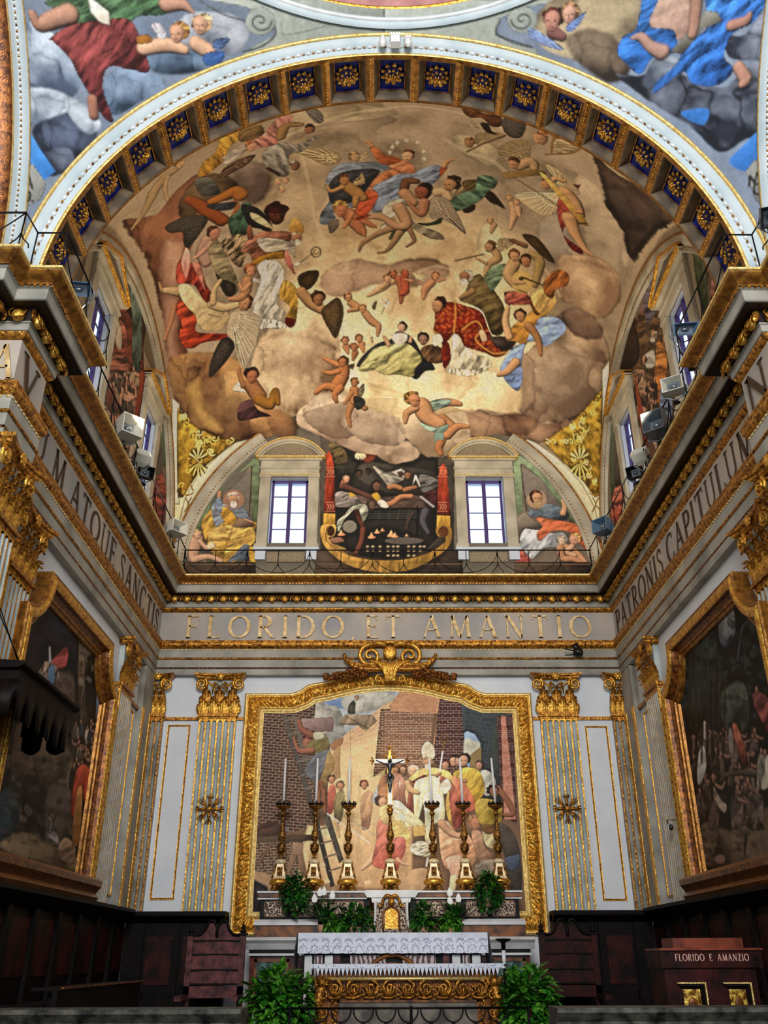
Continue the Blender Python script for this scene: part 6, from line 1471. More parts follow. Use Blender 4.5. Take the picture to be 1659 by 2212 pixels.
for x0, w_, mir in ((170, 52, 1), (1430, 54, -1)):
    b.poly([(x0-40, 420), (x0-10, 380), (x0+25, 440), (x0+45, 560), (x0+60, 1080), (x0-70, 1080), (x0-45, 600)] if mir > 0 else [(x0-30, 560), (x0+20, 520), (x0+50, 600), (x0+90, 1100), (x0-60, 1100), (x0-50, 700)], '8a2a1a', 'c8502e', .35, 0, sm=False, fw=24)
    for yy in (620, 1010):
        for k in range(3): b.line([(x0-30+k*28, yy-30), (x0-14+k*28, yy), (x0-30+k*28, yy+28)], 5, 'e0a078')
        b.line([(x0-45, yy-50), (x0+45, yy-50)], 5, 'd89070', False); b.line([(x0-55, yy+50), (x0+55, yy+50)], 5, 'd89070', False)
    b.poly([(x0-70, 1080), (x0+60, 1090), (x0+60, 1280), (x0-75, 1290)] if mir > 0 else [(x0-65, 1105), (x0+85, 1110), (x0+90, 1290), (x0-65, 1300)], 'a87424', 'd8a848', .3, 0, sm=False)
b.poly('70,1230 140,1200 235,1220 220,1330 160,1350 175,1400 330,1520 560,1590 800,1610 1050,1590 1300,1510 1450,1400 1460,1350 1380,1340 1355,1260 1420,1220 1520,1240 1540,1340 1480,1480 1280,1620 1050,1720 800,1745 560,1720 330,1640 150,1500 70,1360', 'a87c34', 'd0a050', .35, 5, fw=22)
b.line('140,1230 130,1380 300,1520 560,1590 800,1608 1050,1588 1300,1510 1470,1390', 8, '5a3a14'); b.dot(180, 1280, 45, 60, '6e3c1c', 2); b.dot(1440, 1290, 60, 65, '7a4420', 2)
# ---------------------------------------------------------------- vault sky and clouds
D.fill('b8a080', .75, '9c876c'); S.G(0, 0, 1)
D.cloud('620,240 760,215 900,215 1080,250 1200,300 1320,440 1340,600 1300,800 1100,900 700,900 420,800 400,600 480,400', 'a58f74', 'bda68a', 60, -90, 0)
D.cloud('700,480 900,440 1100,500 1180,650 1150,800 900,860 680,800 620,640', 'dcb886', 'fae0b0', 70, 90, 0, .9)
D.cloud('560,360 640,300 700,330 720,420 690,520 640,600 580,560', 'c4a880', 'dcc096', 40, 90, 0, .7)
for t, lo, hi, sf in (('620,240 700,222 800,226 860,245 780,262 700,270 640,300 600,330 600,290', 'b09a7c', 'd0bc98', 8), ('980,290 1040,300 1080,330 1060,360 1020,340 990,320', 'c8b490', 'dccaa4', 8),
    ('500,380 520,350 560,350 585,380 575,420 540,440 505,415', '7e6658', 'a08878', 10), ('700,590 760,560 830,570 900,560 960,570 965,600 900,620 820,615 740,640 700,630', 'b08a6c', 'ccab8c', 6), ('1165,480 1200,460 1240,490 1230,560 1190,570 1165,530', '9c8a78', 'b4a28e', 12),
    ('1240,380 1290,400 1340,470 1360,560 1330,640 1280,620 1260,500', 'ab967c', 'c8b292', 20), ('1205,560 1240,550 1300,560 1340,600 1330,660 1290,690 1240,660 1210,640', 'b08a68', 'd8b690', 4),
    ('1040,490 1070,480 1090,520 1060,560 1030,545', 'd8bf94', 'ecd8ac', 5)): D.cloud(t, lo, hi, sf)
D.cloud('1282,335 1330,375 1390,405 1435,440 1470,470 1420,500 1385,540 1372,570 1352,545 1345,500 1318,460 1300,405', '3c2c24', '604a3c', 4, -60, .2)
D.cloud('1300,420 1340,410 1370,450 1400,470 1390,500 1350,490', '2e2420', '6a5648', 8, -60, 0, .7)
D.cloud('262,478 300,470 340,460 372,420 420,380 470,376 500,400 470,440 430,470 420,520 400,600 400,700 420,800 480,900 450,950 400,900 360,760 350,690 330,600 290,520', '6a3c28', '9c6648', 4, -60, .25)
D.cloud('385,450 400,410 440,380 480,378 510,400 500,430 450,440 420,470 400,520', '5e4632', '86684a', 4, -100, .2)
D.cloud('350,600 360,520 400,540 390,640 380,740 400,800 380,860 360,800', 'a0705a', 'c09478', 14, -30, 0)
S.cloud('362,780 420,760 520,780 560,860 620,920 560,952 500,955 430,930 385,880', '6e452c', 'b88a58', 4, -60, .3); S.cloud('400,850 430,820 440,880 480,930 440,920', 'c09048', 'e0b870', 8, 0, 0, .8); S.cloud('470,830 500,800 540,830 530,900 490,900', 'a07850', 'd8ae74', 8, -60, 0, .8)
S.cloud('540,800 560,730 610,690 660,660 700,680 725,705 737,750 732,800 705,850 665,890 600,900 555,860', '9c7856', 'e6cca4', 3, -80, .3); S.cloud('600,740 640,720 690,740 700,790 650,810 600,790', 'c09a78', 'ecd4ae', 16, -100, 0, .7)
S.cloud('560,860 600,880 640,905 640,940 600,945 575,910', '7a5436', 'a87a50', 5)
S.cloud('1010,880 1060,895 1120,905 1180,915 1250,895 1300,820 1310,850 1260,910 1200,950 1150,957 1090,940 1040,945 990,935 985,905', '8a6248', 'c09a78', 3, -90, .3)
S.cloud('1112,830 1125,770 1160,740 1190,700 1230,668 1275,680 1300,715 1318,770 1310,830 1280,880 1230,905 1170,912 1130,900', '8e7058', 'c4a684', 3, -120, .3); S.cloud('1150,800 1170,760 1220,740 1260,760 1270,820 1230,860 1180,870', 'a88c72', 'd0b698', 10, -140, .15, .8); S.cloud('1215,675 1250,665 1290,690 1300,730 1250,730 1220,700', '7e6250', '9c7e66', 6, -100, .2)
S.cloud('690,940 640,915 650,880 700,860 760,880 800,930 850,945 900,960 905,985 880,998 845,1002 812,985 770,978 720,955', 'a48468', 'dcc0a0', 2, -80, .25); S.cloud('655,880 690,850 740,850 780,870 800,900 780,940 720,945 665,915', 'a88a70', 'd8c2a4', 3, -100, .2)
S.cloud('740,900 780,870 850,880 880,920 870,960 810,960 760,940', 'b09278', 'd8c0a0', 3, -90, .2); S.cloud('860,880 920,860 1000,880 1015,930 1010,970 960,985 920,985 890,960 865,930', 'b09270', 'dcc4a0', 2, -90, .2); S.cloud('700,985 690,960 740,965 812,990 830,1000 740,990', '000000', '000000', 1, 0, 0, 0)
S.cloud('770,800 850,812 920,808 980,800 1050,800 1110,815 1128,860 1110,895 1040,885 960,895 900,890 860,865 800,850 765,830', 'e0bf8c', 'fae6b8', 4, -90, .15); S.cloud('770,790 740,830 780,870 860,905 900,885 870,850 800,830', 'ecd09a', 'f8e4b4', 5, -90, .1)
S.cloud('1085,900 1120,895 1160,905 1150,935 1100,940', '7e5640', 'a8805e', 6, -90, .15)
for t, w_ in (('690,560 710,552 735,560 750,575 745,585', 5), ('700,575 730,590 770,585', 3), ('880,505 920,520 960,515 985,500', 4), ('600,300 640,285 700,262 760,245 840,236', 4), ('960,300 1010,330 1060,345 1090,370', 5), ('1000,560 985,600 1000,640', 4), ('650,330 668,400 680,470 700,520', 3), ('560,450 575,500 610,520', 3), ('1160,560 1190,600 1210,640', 3), ('780,240 900,230 1000,246', 3), ('900,590 940,575 980,585', 3)): D.line(t, w_*2, 'ecdab4', True, .22)
# ---------------------------------------------------------------- group in the middle
S.G(640, 220, 3.318)
S.wing('320,420 300,370 230,340 120,340 20,365 90,400 170,440 240,460', 'b89c74', 7); S.wing('440,430 470,360 515,360 508,400', 'b89c74', 4); S.head(420, 400, 40, 'a07c50', 'c49c72', .4, .2)
S.poly('205,600 240,500 330,440 450,435 560,430 660,460 640,490 540,520 480,560 500,640 440,740 400,760 330,740 270,790 290,860 230,880 170,870 175,800 210,750 240,700 220,640', '6c7686', '9098a4', .4, 80)
S.poly('245,570 330,505 480,480 600,490 560,560 500,640 470,700 400,720 320,740 260,730 230,680', '40424c', '56565e', .2)
S.poly('600,520 700,480 770,500 700,560 620,620 580,680 540,760 500,820 430,840 410,810 440,740 500,650 540,580', 'b0603e', 'd88858', .35, 130); S.poly('500,640 590,660 560,740 500,810 420,830 430,760', 'c24a2c', 'd86a44', .3)
S.poly('545,615 640,560 740,515 830,520 900,480 1000,450 1040,470 1030,540 960,600 900,570 800,560 770,620 760,700 680,740 600,790 540,780 590,670', '6e7e96', 'a4b0c2', .5, 60)
S.poly('660,460 720,415 790,425 840,460 848,510 760,500 700,480', 'c87048', 'e09a70', .3); S.poly('530,325 580,330 640,380 720,395 750,425 680,452 600,440 550,380', 'b05428', 'd87e4c', .3, 90); S.limb('545,315 520,290 495,285', '28 30 16', 'cc9468')
S.poly('1030,540 1028,480 1060,450 1085,470 1060,510', 'b05430', None, .2); S.limb('1060,465 1080,430 1125,412', '30 30 14', 'cc9468'); S.head(800, 390, 46, '6a3c28', 'd8a880', -.3, .1)
for x_, y_ in ((725, 292), (790, 275), (870, 290), (690, 325), (912, 355), (918, 410), (670, 362)):
    S.poly([(x_+(20 if k % 2 else 8)*math.cos(k*PI/6), y_+(20 if k % 2 else 8)*math.sin(k*PI/6)) for k in range(12)], 'e4d6b0', None, 0, 0, 1, 0, False)
S.wing('1110,690 1200,640 1190,570 1300,560 1290,620', '6e5a32', 6); S.wing('1340,660 1400,640 1500,765 1440,740 1390,720', '44301f', 6); S.wing('1180,740 1280,735 1275,780 1210,798', '44301f', 5)
S.poly('1105,700 1200,650 1280,620 1295,545 1340,525 1440,550 1430,610 1380,640 1330,700 1250,745 1150,785 1110,745', '42614a', '7c9a7c', .55, 110); S.limb('1010,650 1060,650 1090,690', '70 80 60', 'ccaa80'); S.head(1110, 590, 58, '4e3e22', 'b88860', -.8, .4)
S.wing('960,700 1060,680 1130,760 1180,850 1217,952 1120,880 1040,840 960,830', 'a39078', 12)
S.limb('770,640 790,570 860,570', '60 60 50', '8a5a3c'); S.limb('780,660 830,720', '90 80', 'c09068'); S.head(905, 650, 62, '3c241a', 'a05c40', -.6, .2); S.limb('920,720 900,800 850,770 800,720', '70 60 40 24', 'b87e5a')
S.poly('620,760 700,700 780,700 800,760 840,860 930,900 1030,940 1060,990 960,980 850,920 790,860 760,800 680,830 640,900 590,960 620,850', '9c8a70', 'd0c4a8', .5, 60)
S.limb('700,900 600,940 480,1010 450,1070', '60 46 34 20', 'b08862'); S.poly('660,990 700,920 800,880 790,930 720,970', '3a5632', '6a8458', .3); S.limb('740,940 690,1020 640,1072 585,1082', '56 40 26 16', 'b08862'); S.limb('800,890 835,960 845,1000 790,1038', '44 34 28 16', 'b0805a')
S.limb('740,760 790,870 720,890 620,830 520,825', '90 76 60 50 34', 'c69870'); S.poly('860,870 960,865 1040,830 1035,872 930,890', '3a5632', None, .2)
S.limb('360,600 430,650 480,690', '80 84 60', 'b8864e'); S.limb('330,610 250,640 220,600', '34 28 20', 'c0905c'); S.limb('430,690 420,745', '50 34', 'b8864e'); S.head(345, 565, 42, '6a4226', 'b07c4e', .2, .3); S.wing('400,590 450,560 470,508 492,585', 'b09468', 4)
S.wing('300,845 240,850 230,890 245,945 300,900', '7e6e5e', 5); S.limb('370,800 430,870 470,930', '90 100 60', 'c27a50'); S.limb('480,920 490,960', '44 26', 'c27a50'); S.limb('480,850 530,880 565,895', '50 40 24', 'c27a50'); S.limb('400,800 370,860 340,900', '40 34 24', 'cc8458'); S.head(320, 775, 56, 'b88448', 'c88058', .2, .5); S.poly('400,840 470,820 540,810 460,850', 'b85030', None, .3)
# ---------------------------------------------------------------- upper left
S.G(240, 200, 3.606)
S.limb('510,600 430,650 340,760 300,850 240,960 160,1065', '50 80 80 60 40 14', 'ac8c62'); S.limb('440,660 420,740 440,840', '34 30 20', 'b49468'); S.head(535, 565, 40, '84643e', 'c0986c', .6, 0)
S.poly('850,310 1000,250 1015,340 920,430 870,540 740,640 675,650 720,540 800,480 840,400', 'a87424', 'd8a848', .5, 130); S.poly('1010,290 1160,250 1185,330 1010,385', '7e5e36', 'a08050', .3); S.wing('1120,480 1060,560 920,640 838,675 900,570', '6a4e3c', 6)
S.poly('1040,400 1180,330 1290,200 1350,165 1415,190 1400,260 1310,350 1290,400 1150,430', 'b86a5a', 'e0a090', .5, 130); S.limb('1320,350 1360,260 1480,250', '60 70 40', 'a88050'); S.head(1545, 290, 40, '4a2c20', 'a86e4c', -.3, .3); S.head(1090, 425, 44, 'a05a34', 'cf9a74', .5, 0); S.limb('1040,440 960,490 870,505', '40 40 20', 'd0a47c'); S.poly('880,500 1030,400 1040,450 960,520 890,560', 'c0b09c', None, .3)
S.wing('1500,120 1560,105 1640,160 1655,225 1590,232', '84796e', 6); S.poly('1180,470 1320,390 1450,400 1620,335 1500,450 1400,480 1380,540 1385,640 1290,650 1200,570', '82796c', 'aaa294', .5, 120); S.head(1435, 575, 42, '84796a', '9a6448', .3, .1); S.limb('1220,590 1310,640', '24 20', '5a3424')
for x_, y_ in ((1300, 700), (1360, 690), (1335, 760)): S.head(x_, y_, 26, 'b88860', 'd0a07a')
S.poly('650,690 700,660 790,670 850,770 790,800 700,800', '4c4a44', '6e6a60', .3, 60); S.limb('1010,800 960,770 860,820 780,850', '100 96 80 60', 'b06c30'); S.limb('600,830 680,870 760,930 870,1000', '60 80 90 90', '9c5026'); S.limb('960,860 980,900 950,950', '50 40 24', 'a86438'); S.poly('740,880 860,860 980,850 940,910 820,920', '4a4a54', None, .3)
# ---------------------------------------------------------------- left group
S.G(330, 440, 3.687)
S.poly('600,130 680,60 720,0 780,0 800,100 770,200 700,300 640,290', '33503c', '56785c', .5, 20); S.poly('700,10 800,20 870,60 950,170 930,230 850,200 760,170', '222328', '3c3c44', .4); S.poly('780,70 860,100 950,180 958,205 870,170 790,120', 'c8b68c', None, .3)
S.head(985, 90, 88, '4a1818', '663424', .3, .35); S.dot(990, 40, 100, 40, '4e1c1c', 2)
S.wing('440,140 380,90 250,105 100,180 140,235 235,230 245,320 290,350', '4e483e', 13); S.limb('430,290 400,380 430,470', '100 110 80', 'b8907a'); S.head(490, 240, 56, '5e3622', 'c08468', .4, .2); S.limb('460,320 380,400 320,440', '50 40 20', 'c89a80')
S.poly('190,620 190,500 230,420 255,345 300,400 300,470 370,470 400,560 430,650 470,720 460,795 400,760 330,650 250,640', 'a83222', 'c85440', .55, 20); S.poly('225,470 265,350 300,410 290,520 260,600', 'd08878', 'e0a898', .3, 10); S.poly('310,470 370,480 400,580 420,700 370,600', 'c87c6c', None, .3)
S.poly('540,310 700,240 770,320 730,440 700,510 620,450', '7a6048', 'a08868', 1.2, 35, fw=9); S.poly('445,370 500,285 545,330 685,640 640,735 575,720 500,560', '82725a', 'a4936e', .5, 65); S.poly('500,560 560,600 665,650 640,735 570,720', '453f34', None)
S.limb('210,700 110,690 70,690', '80 50 26', 'c4a476'); S.limb('70,690 50,630', '26 14', 'b08a60'); S.limb('170,830 140,950 95,1085', '50 46 26', 'b8805a')
S.poly('180,850 215,765 290,830 350,920 340,1010 420,1030 600,1040 560,1080 400,1110 310,1155 240,1130 210,1040 230,950', 'a8301a', 'cc5030', .5, 60)
S.wing('590,1060 530,1100 460,1260 452,1385 540,1310 625,1200 660,1110', '463c34', 10)
S.poly('205,650 290,645 370,735 450,800 570,850 610,890 580,960 540,1005 420,1010 360,960 335,880 280,830 225,750', 'c4a878', 'dcc69a', .18, 40); S.line('440,880 520,900 570,870', 6, '8a6a44'); S.limb('470,800 570,830 680,805', '70 70 56', 'cdb083'); S.limb('480,790 490,690 540,610', '56 44 30', 'c8a87c'); S.head(735, 800, 66, '6a3e22', 'c08c64', -.5, .0)
S.wing('620,880 700,850 840,890 852,960 820,1130 780,1230 728,1322 690,1250 650,1110 590,1030', 'bba78a', 15)
S.poly('830,470 960,450 1030,500 1045,590 1010,700 990,800 1055,860 1062,970 980,1000 900,975 860,992 850,900 780,850 830,700 860,600', 'b8ac98', 'e0d8c8', .5, 15); S.poly('860,930 960,920 1062,960 1050,990 900,990 860,998', 'd8d0bc', None, .6, 0, fw=8)
S.poly('1040,615 1110,635 1150,700 1152,860 1130,970 1080,985 1060,900 1090,820 1005,740', 'a87828', 'd0a248', .4, 20); S.poly('1058,905 1140,930 1110,988 1060,965', '8a2418', None)
S.poly('700,380 760,285 860,230 980,218 1110,235 1130,340 1060,390 900,400 800,455 770,400', '8c4634', 'b07860', .5, 60); S.poly('830,280 1000,280 1090,300 1120,240 1135,430 1060,370 900,385', 'a89a88', 'c8bca8', .45, 70); S.poly('790,455 900,400 1055,380 1045,435 900,450 820,495', 'b07e2c', None, .4); S.poly('1050,380 1080,390 1135,560 1100,530 1060,470', 'c05c50', 'e08a7a')
S.limb('780,270 770,220 770,180', '40 44 24', '9a5a40'); S.poly('1085,205 1095,150 1130,108 1190,160 1202,225 1170,245 1100,235', 'b88034', 'd8a858'); S.head(1150, 275, 46, 'a8856a', 'b87e5c', .3, .2, 'd0c8b8')
S.line('1120,495 1200,450 1270,395', 8, '8a7040'); S.line([(1300+38*math.cos(a), 385+40*math.sin(a)) for a in [k*.45 for k in range(15)]], 10, '7a5a22'); S.line([(1300+18*math.cos(a), 385+20*math.sin(a)) for a in [k*.6 for k in range(9)]], 8, '8a6a2c'); S.poly('1120,480 1160,460 1180,480 1140,500', 'd0c4b0')
S.limb('750,610 740,690 700,750 620,760', '80 90 60 40', 'c08a60'); S.head(780, 535, 52, 'a86038', 'cc8e68', .2, .3); S.limb('770,640 720,690 690,640', '40 34 24', 'cc9468'); S.wing('790,600 860,600 850,640', 'c8c0b0', 3)
S.wing('1190,680 1150,600 1200,545 1320,533 1310,610 1250,680', '56401f', 8); S.limb('1180,700 1260,790 1340,840', '80 90 80', 'b88a5c'); S.head(1320, 760, 60, '5e361e', 'a06c48', .2, .5); S.wing('1340,870 1400,790 1480,748 1522,850 1500,980 1460,1072 1420,1030', '6a5232', 11)
S.wing('780,1500 640,1490 680,1420 740,1450', 'c8bca8', 5); S.limb('780,1440 850,1540', '120 120', 'a87244'); S.limb('720,1450 690,1350 690,1310', '44 36 20', 'b07a4c'); S.poly('690,1600 780,1560 840,1640 945,1690 860,1700 760,1722 678,1722', '44282c', '6a4444', .4); S.limb('850,1560 940,1600 975,1500 1000,1590', '90 80 70 40', 'a06c28'); S.head(790, 1375, 62, '48281c', 'a86a46', .1, .4)
# ---------------------------------------------------------------- centre and right lower groups
S.G(680, 560, 2.765)
S.poly('930,120 985,88 1040,150 1090,210 1130,280 1142,360 1120,445 1060,450 1030,380 1000,310 930,270 865,245 900,190', '64502e', '8a7448', .4, 60); S.head(900, 108, 42, 'b0a08a', 'b8845c', -.6, .1, 'd8cebc'); S.limb('940,190 900,215 870,230', '40 34 20', 'a88058')
S.poly('380,500 450,480 490,430 560,450 600,490 640,560 700,620 717,662 660,670 610,718 560,690 500,640 350,640 258,645 255,620 300,560', '2a2c34', '444852', .3)
S.poly('262,655 300,600 350,535 420,515 500,500 560,505 620,560 640,605 600,650 585,702 500,690 420,690 350,665 290,672', '9c9458', 'c8c088', .55, 50); S.poly('460,455 500,440 552,450 545,490 500,515 465,485', 'd8d0c0', None); S.head(520, 410, 32, '25242a', 'd0a284', -.3, .3); S.limb('440,510 425,480 410,460', '26 26 14', 'd0a27c'); S.limb('570,490 575,460', '24 12', 'd0a27c')
S.poly('630,540 680,510 740,520 785,560 765,615 700,622 650,590', '5e402c', '84603e', .6, 20, fw=9); S.head(648, 480, 38, '26262c', 'a07860', .0, .3)
S.poly('820,440 860,460 900,520 970,570 1040,590 1052,630 960,692 860,690 785,672 800,600 820,520', 'c4b698', 'ded2b4', .5, 20); S.poly('790,650 960,660 1050,625 1040,655 950,695 850,692', 'd0c4a4', None, .8, 0, fw=7); S.poly('758,520 800,500 812,600 775,655 760,600', '942c1c', None, .3)
S.poly('720,300 760,262 820,256 900,278 970,300 1010,340 1030,400 1060,460 1110,510 1155,550 1090,588 1020,562 950,540 895,520 870,470 838,445 800,482 765,520 750,480 708,430 718,370', '962818', 'b4582c', .3, 60, pat=11)
S.line('880,420 960,370 1000,420 960,480 1060,560 1150,552', 9, 'c88c40'); S.line('838,260 840,350 830,440', 9, 'c88c40'); S.line('712,430 760,470', 12, 'c88c40'); S.poly('980,430 1010,425 1030,480 1000,492', 'c8a884', None); S.poly('700,465 745,445 765,490 715,520', 'd8d0bc', None); S.head(738, 275, 44, '46281a', 'c08c64', -.7, .5)
S.poly('1130,195 1190,188 1202,250 1160,282 1135,250', '4c2220', '743630', sm=False)
S.cloud('1040,470 1110,460 1200,480 1180,530 1120,550', '4a3c34', '6a584a', 4)
S.poly('1180,400 1250,350 1330,290 1380,330 1395,390 1370,470 1300,430 1260,515 1200,490 1140,480', 'a86c2a', 'cf9848', .4); S.poly('1110,640 1180,530 1260,500 1330,490 1380,520 1440,480 1502,425 1480,370 1420,342 1340,352 1320,390 1290,430 1255,520 1235,620 1242,700 1215,788 1150,740 1120,690', '6880b0', 'a0b4d8', .55, 60)
S.limb('1160,460 1140,370 1155,285', '50 44 24', 'd0a476'); S.limb('1330,310 1290,245 1230,225', '50 40 20', '9a5e34'); S.limb('1280,400 1330,470 1350,570', '60 46 24', 'b47e50'); S.limb('1200,615 1150,670 1095,692', '56 44 24', 'cc9a6c'); S.head(1228, 342, 40, '34261c', 'c08a60', .0, .3)
S.wing('640,860 700,850 760,880 690,900', '8aa08a', 0) if 0 else None
S.limb('700,880 790,855 870,865', '66 54 30', 'cc9064'); S.poly('670,875 720,838 815,840 790,875 700,905', '7c9482', 'a4b8a4', .5, 60); S.limb('760,960 810,1010 770,1050 750,1110', '80 80 60 40', 'c68858'); S.limb('790,1050 850,1000 915,1000', '60 46 24', 'c68858'); S.limb('640,880 670,940 740,980', '110 100 90', 'd0986a'); S.limb('600,890 550,920 540,975', '50 44 24', 'd0986a'); S.poly('625,975 720,1005 800,985 770,1035 680,1025', '7c9482', 'a4b8a4', .5, 60); S.poly('715,1040 770,1040 760,1100 720,1100', '84a090'); S.head(590, 842, 48, 'a87838', 'c88c62', .5, .3)
S.limb('750,1100 740,1130 752,1160', '50 44 34', 'b87848')
S.wing('170,640 230,660 240,620', '6e5e4a', 3); S.limb('170,640 165,700 130,760', '70 84 84', 'bc7848'); S.limb('140,630 90,610 48,590', '34 28 16', 'c88452'); S.limb('140,670 90,680 50,670', '34 28 16', 'c07c4c'); S.limb('120,770 60,760 5,800', '54 44 24', 'bc7848'); S.limb('150,770 120,810 130,850', '54 40 24', 'bc7848'); S.head(168, 615, 34, '4e3020', 'b8754a', -.2, .3)
S.wing('250,800 290,740 295,790 270,830', '8a7a60', 4); S.limb('235,780 235,860', '56 60', 'bc8050'); S.limb('215,880 200,930 212,1000', '40 34 18', 'bc8050'); S.limb('240,850 300,890', '50 34', 'bc8050'); S.limb('220,800 180,860', '28 20', 'bc8050'); S.poly('230,820 290,830 300,870 250,900', '4c5048', None, .3); S.head(238, 738, 28, 'a06c40', 'c08458', .0, .3)
for hx, hy, bd, sk in ((200, 230, '215,260 250,290 200,310', 'cc9464'), (285, 298, '300,320 340,370 380,400 375,455', 'd09868'), (465, 95, '460,130 400,170 320,220', 'd8ac80'), (470, 95, '500,120 520,170 515,260', 'b86a48'), (540, 90, '535,110 540,190 510,210', 'c05c40'), (722, 105, '700,140 660,180 650,235', 'cc9068'), (435, 120, '430,140 400,170', 'd0a078'), (182, 490, '185,520 200,560', 'c88c60'), (265, 478, '280,510 290,550', 'c88c60'), (235, 528, '240,560 230,600', 'b87850')):
    S.limb(bd, '46 50 20', sk); S.head(hx, hy, 27, '94603c', sk, .1, .3)
S.limb('580,130 540,120', '18 12', 'cc9068'); S.limb('740,130 780,120', '20 12', 'cc9068'); S.line('400,330 420,270 440,240', 4, '6a7a4a')
for q in ((395, 255), (415, 275), (440, 262), (430, 285), (425, 245)): S.dot(q[0], q[1], 12, 9, 'e8e0cc', 1)
S.wing('100,320 30,340 120,230 165,240 168,330 140,440 110,470', '6a5232', 9) if 0 else None
S.wing('620,120 580,80 650,85 670,110', 'd0b48c', 4); S.wing('340,290 360,250 372,255 360,300', '7e6850', 3); S.wing('330,490 345,455 350,500', 'b49a78', 3)
# ---------------------------------------------------------------- upper right
S.G(1000, 200, 3.606)
S.poly('0,90 60,110 130,150 210,170 290,180 300,260 220,262 150,200 60,195 0,150', '64381c', '86522c', .3); S.limb('60,80 30,60', '40 20', '5a301c'); S.wing('300,220 360,185 470,190 492,260 460,345 380,352 320,300', '5c544c', 9); S.poly('100,330 250,305 335,345 120,410', 'a48c68', None, .3); S.wing('60,270 70,210 130,280', 'a89674', 5); S.line('30,462 330,335', 12, '7a5a36', False); S.head(50, 395, 42, '8a5e3c', 'b08058', -.2, .3); S.limb('170,250 200,300 250,320', '50 40 20', '3e2416')
S.poly('670,285 800,325 1035,460 1035,520 960,440 850,420 740,400', '7a4424', 'a0683e', .4); S.poly('690,460 715,365 800,355 905,425 830,470', 'a8906c', 'c4aa80', .4, 90, fw=8); S.line('690,470 715,360 850,380 912,430 830,475 640,482', 14, 'a07840'); S.head(605, 360, 58, '8a5a3c', 'bc8a64', -.3, .2)
S.wing('520,500 500,370 340,390 265,470 400,510', '9a845e', 9); S.limb('430,580 530,540 555,590', '60 90 50', 'b8926a'); S.head(395, 555, 48, '56361e', 'b8865e', -.1, .5); S.poly('325,620 600,605 630,640 350,668', '80602e', 'a8844c')
S.wing('760,790 560,785 400,800 520,900 620,960 720,930', 'cfb68e', 12); S.wing('780,760 640,565 740,600 860,700 905,790', 'b89e78', 7); S.poly('740,840 800,800 830,980 780,1100 925,1220 925,1262 830,1205 760,1050 735,930', '92281e', 'b84a3c', .4, 20); S.limb('830,980 870,1090 950,1220 1012,1272', '110 86 50 16', 'c49468'); S.limb('800,790 860,860 900,940', '130 120 90', 'c8986a'); S.poly('850,715 922,718 898,752', '92281e'); S.limb('680,700 720,670 790,690', '36 40 30', 'c8986a'); S.head(650, 715, 46, '6e4226', 'c4885e', -.3, .4)
S.poly('600,632 640,640 760,760 970,1012 950,1035 890,990 735,800', 'b88c3c', 'd8b464', .2); S.line('390,660 800,930', 9, '86643a', False); S.limb('920,930 880,930', '40 26', 'c4885e'); S.line('960,1020 900,1018', 14, '5a3a18', False)
for hx, hy, bd in ((360, 825, '385,870 400,940 370,1060'), (215, 1005, '240,1030 220,1090'), (420, 860, '430,900 440,960')): S.limb(bd, '50 60 24', 'd0a27a'); S.head(hx, hy, 28, 'b07c54', 'cc9c74')
S.limb('240,1220 270,1290 200,1340 180,1420', '60 70 50 40', 'c49c6c'); S.line('-60,1310 0,1297 160,1260', 11, '64462a'); S.limb('180,1330 100,1290', '30 20', 'c8a070'); S.head(208, 1205, 46, '7e5632', 'c09468', -.6, .3); S.wing('290,1240 280,1140 420,1145 400,1180', 'ab9470', 6)
S.poly('165,1430 240,1350 345,1338 320,1420 230,1545 180,1480', '6a8464', '94ab88', .5, 60)
S.wing('560,1220 460,1110 540,1108 620,1170 720,1325 640,1295', '5a4424', 11); S.limb('480,1190 400,1160 365,1150', '50 36 20', '9a7044')
S.poly('330,1640 350,1560 480,1556 545,1640 430,1655', 'a03c34', 'cc7460', .5); S.limb('400,1330 360,1420 400,1500', '90 100 60', 'c8a070'); S.poly('530,1560 640,1530 730,1620 640,1735 560,1680', 'c0924a', 'e0bc78', .4, 30); S.poly('650,1440 740,1378 825,1420 812,1500 725,1535 700,1605 640,1570 625,1500', '8c4820', 'b87238', .5, 30)
S.limb('540,1260 600,1320 560,1500', '60 80 50', 'a88a54'); S.head(400, 1275, 48, '86562e', 'c8966a', .1, .4); S.head(490, 1315, 50, '4a2c1c', 'b47a54', .1, .4); S.dot(460, 1475, 84, 92, 'ceac66', 1.5); S.dot(455, 1450, 20, 18, '6a4a24', 1); S.line('470,1440 620,1500', 14, '4e2e1c', False); S.line('430,1540 500,1560', 8, '6a4a24', False); S.limb('410,1480 470,1480', '40 30', 'cc9c70')
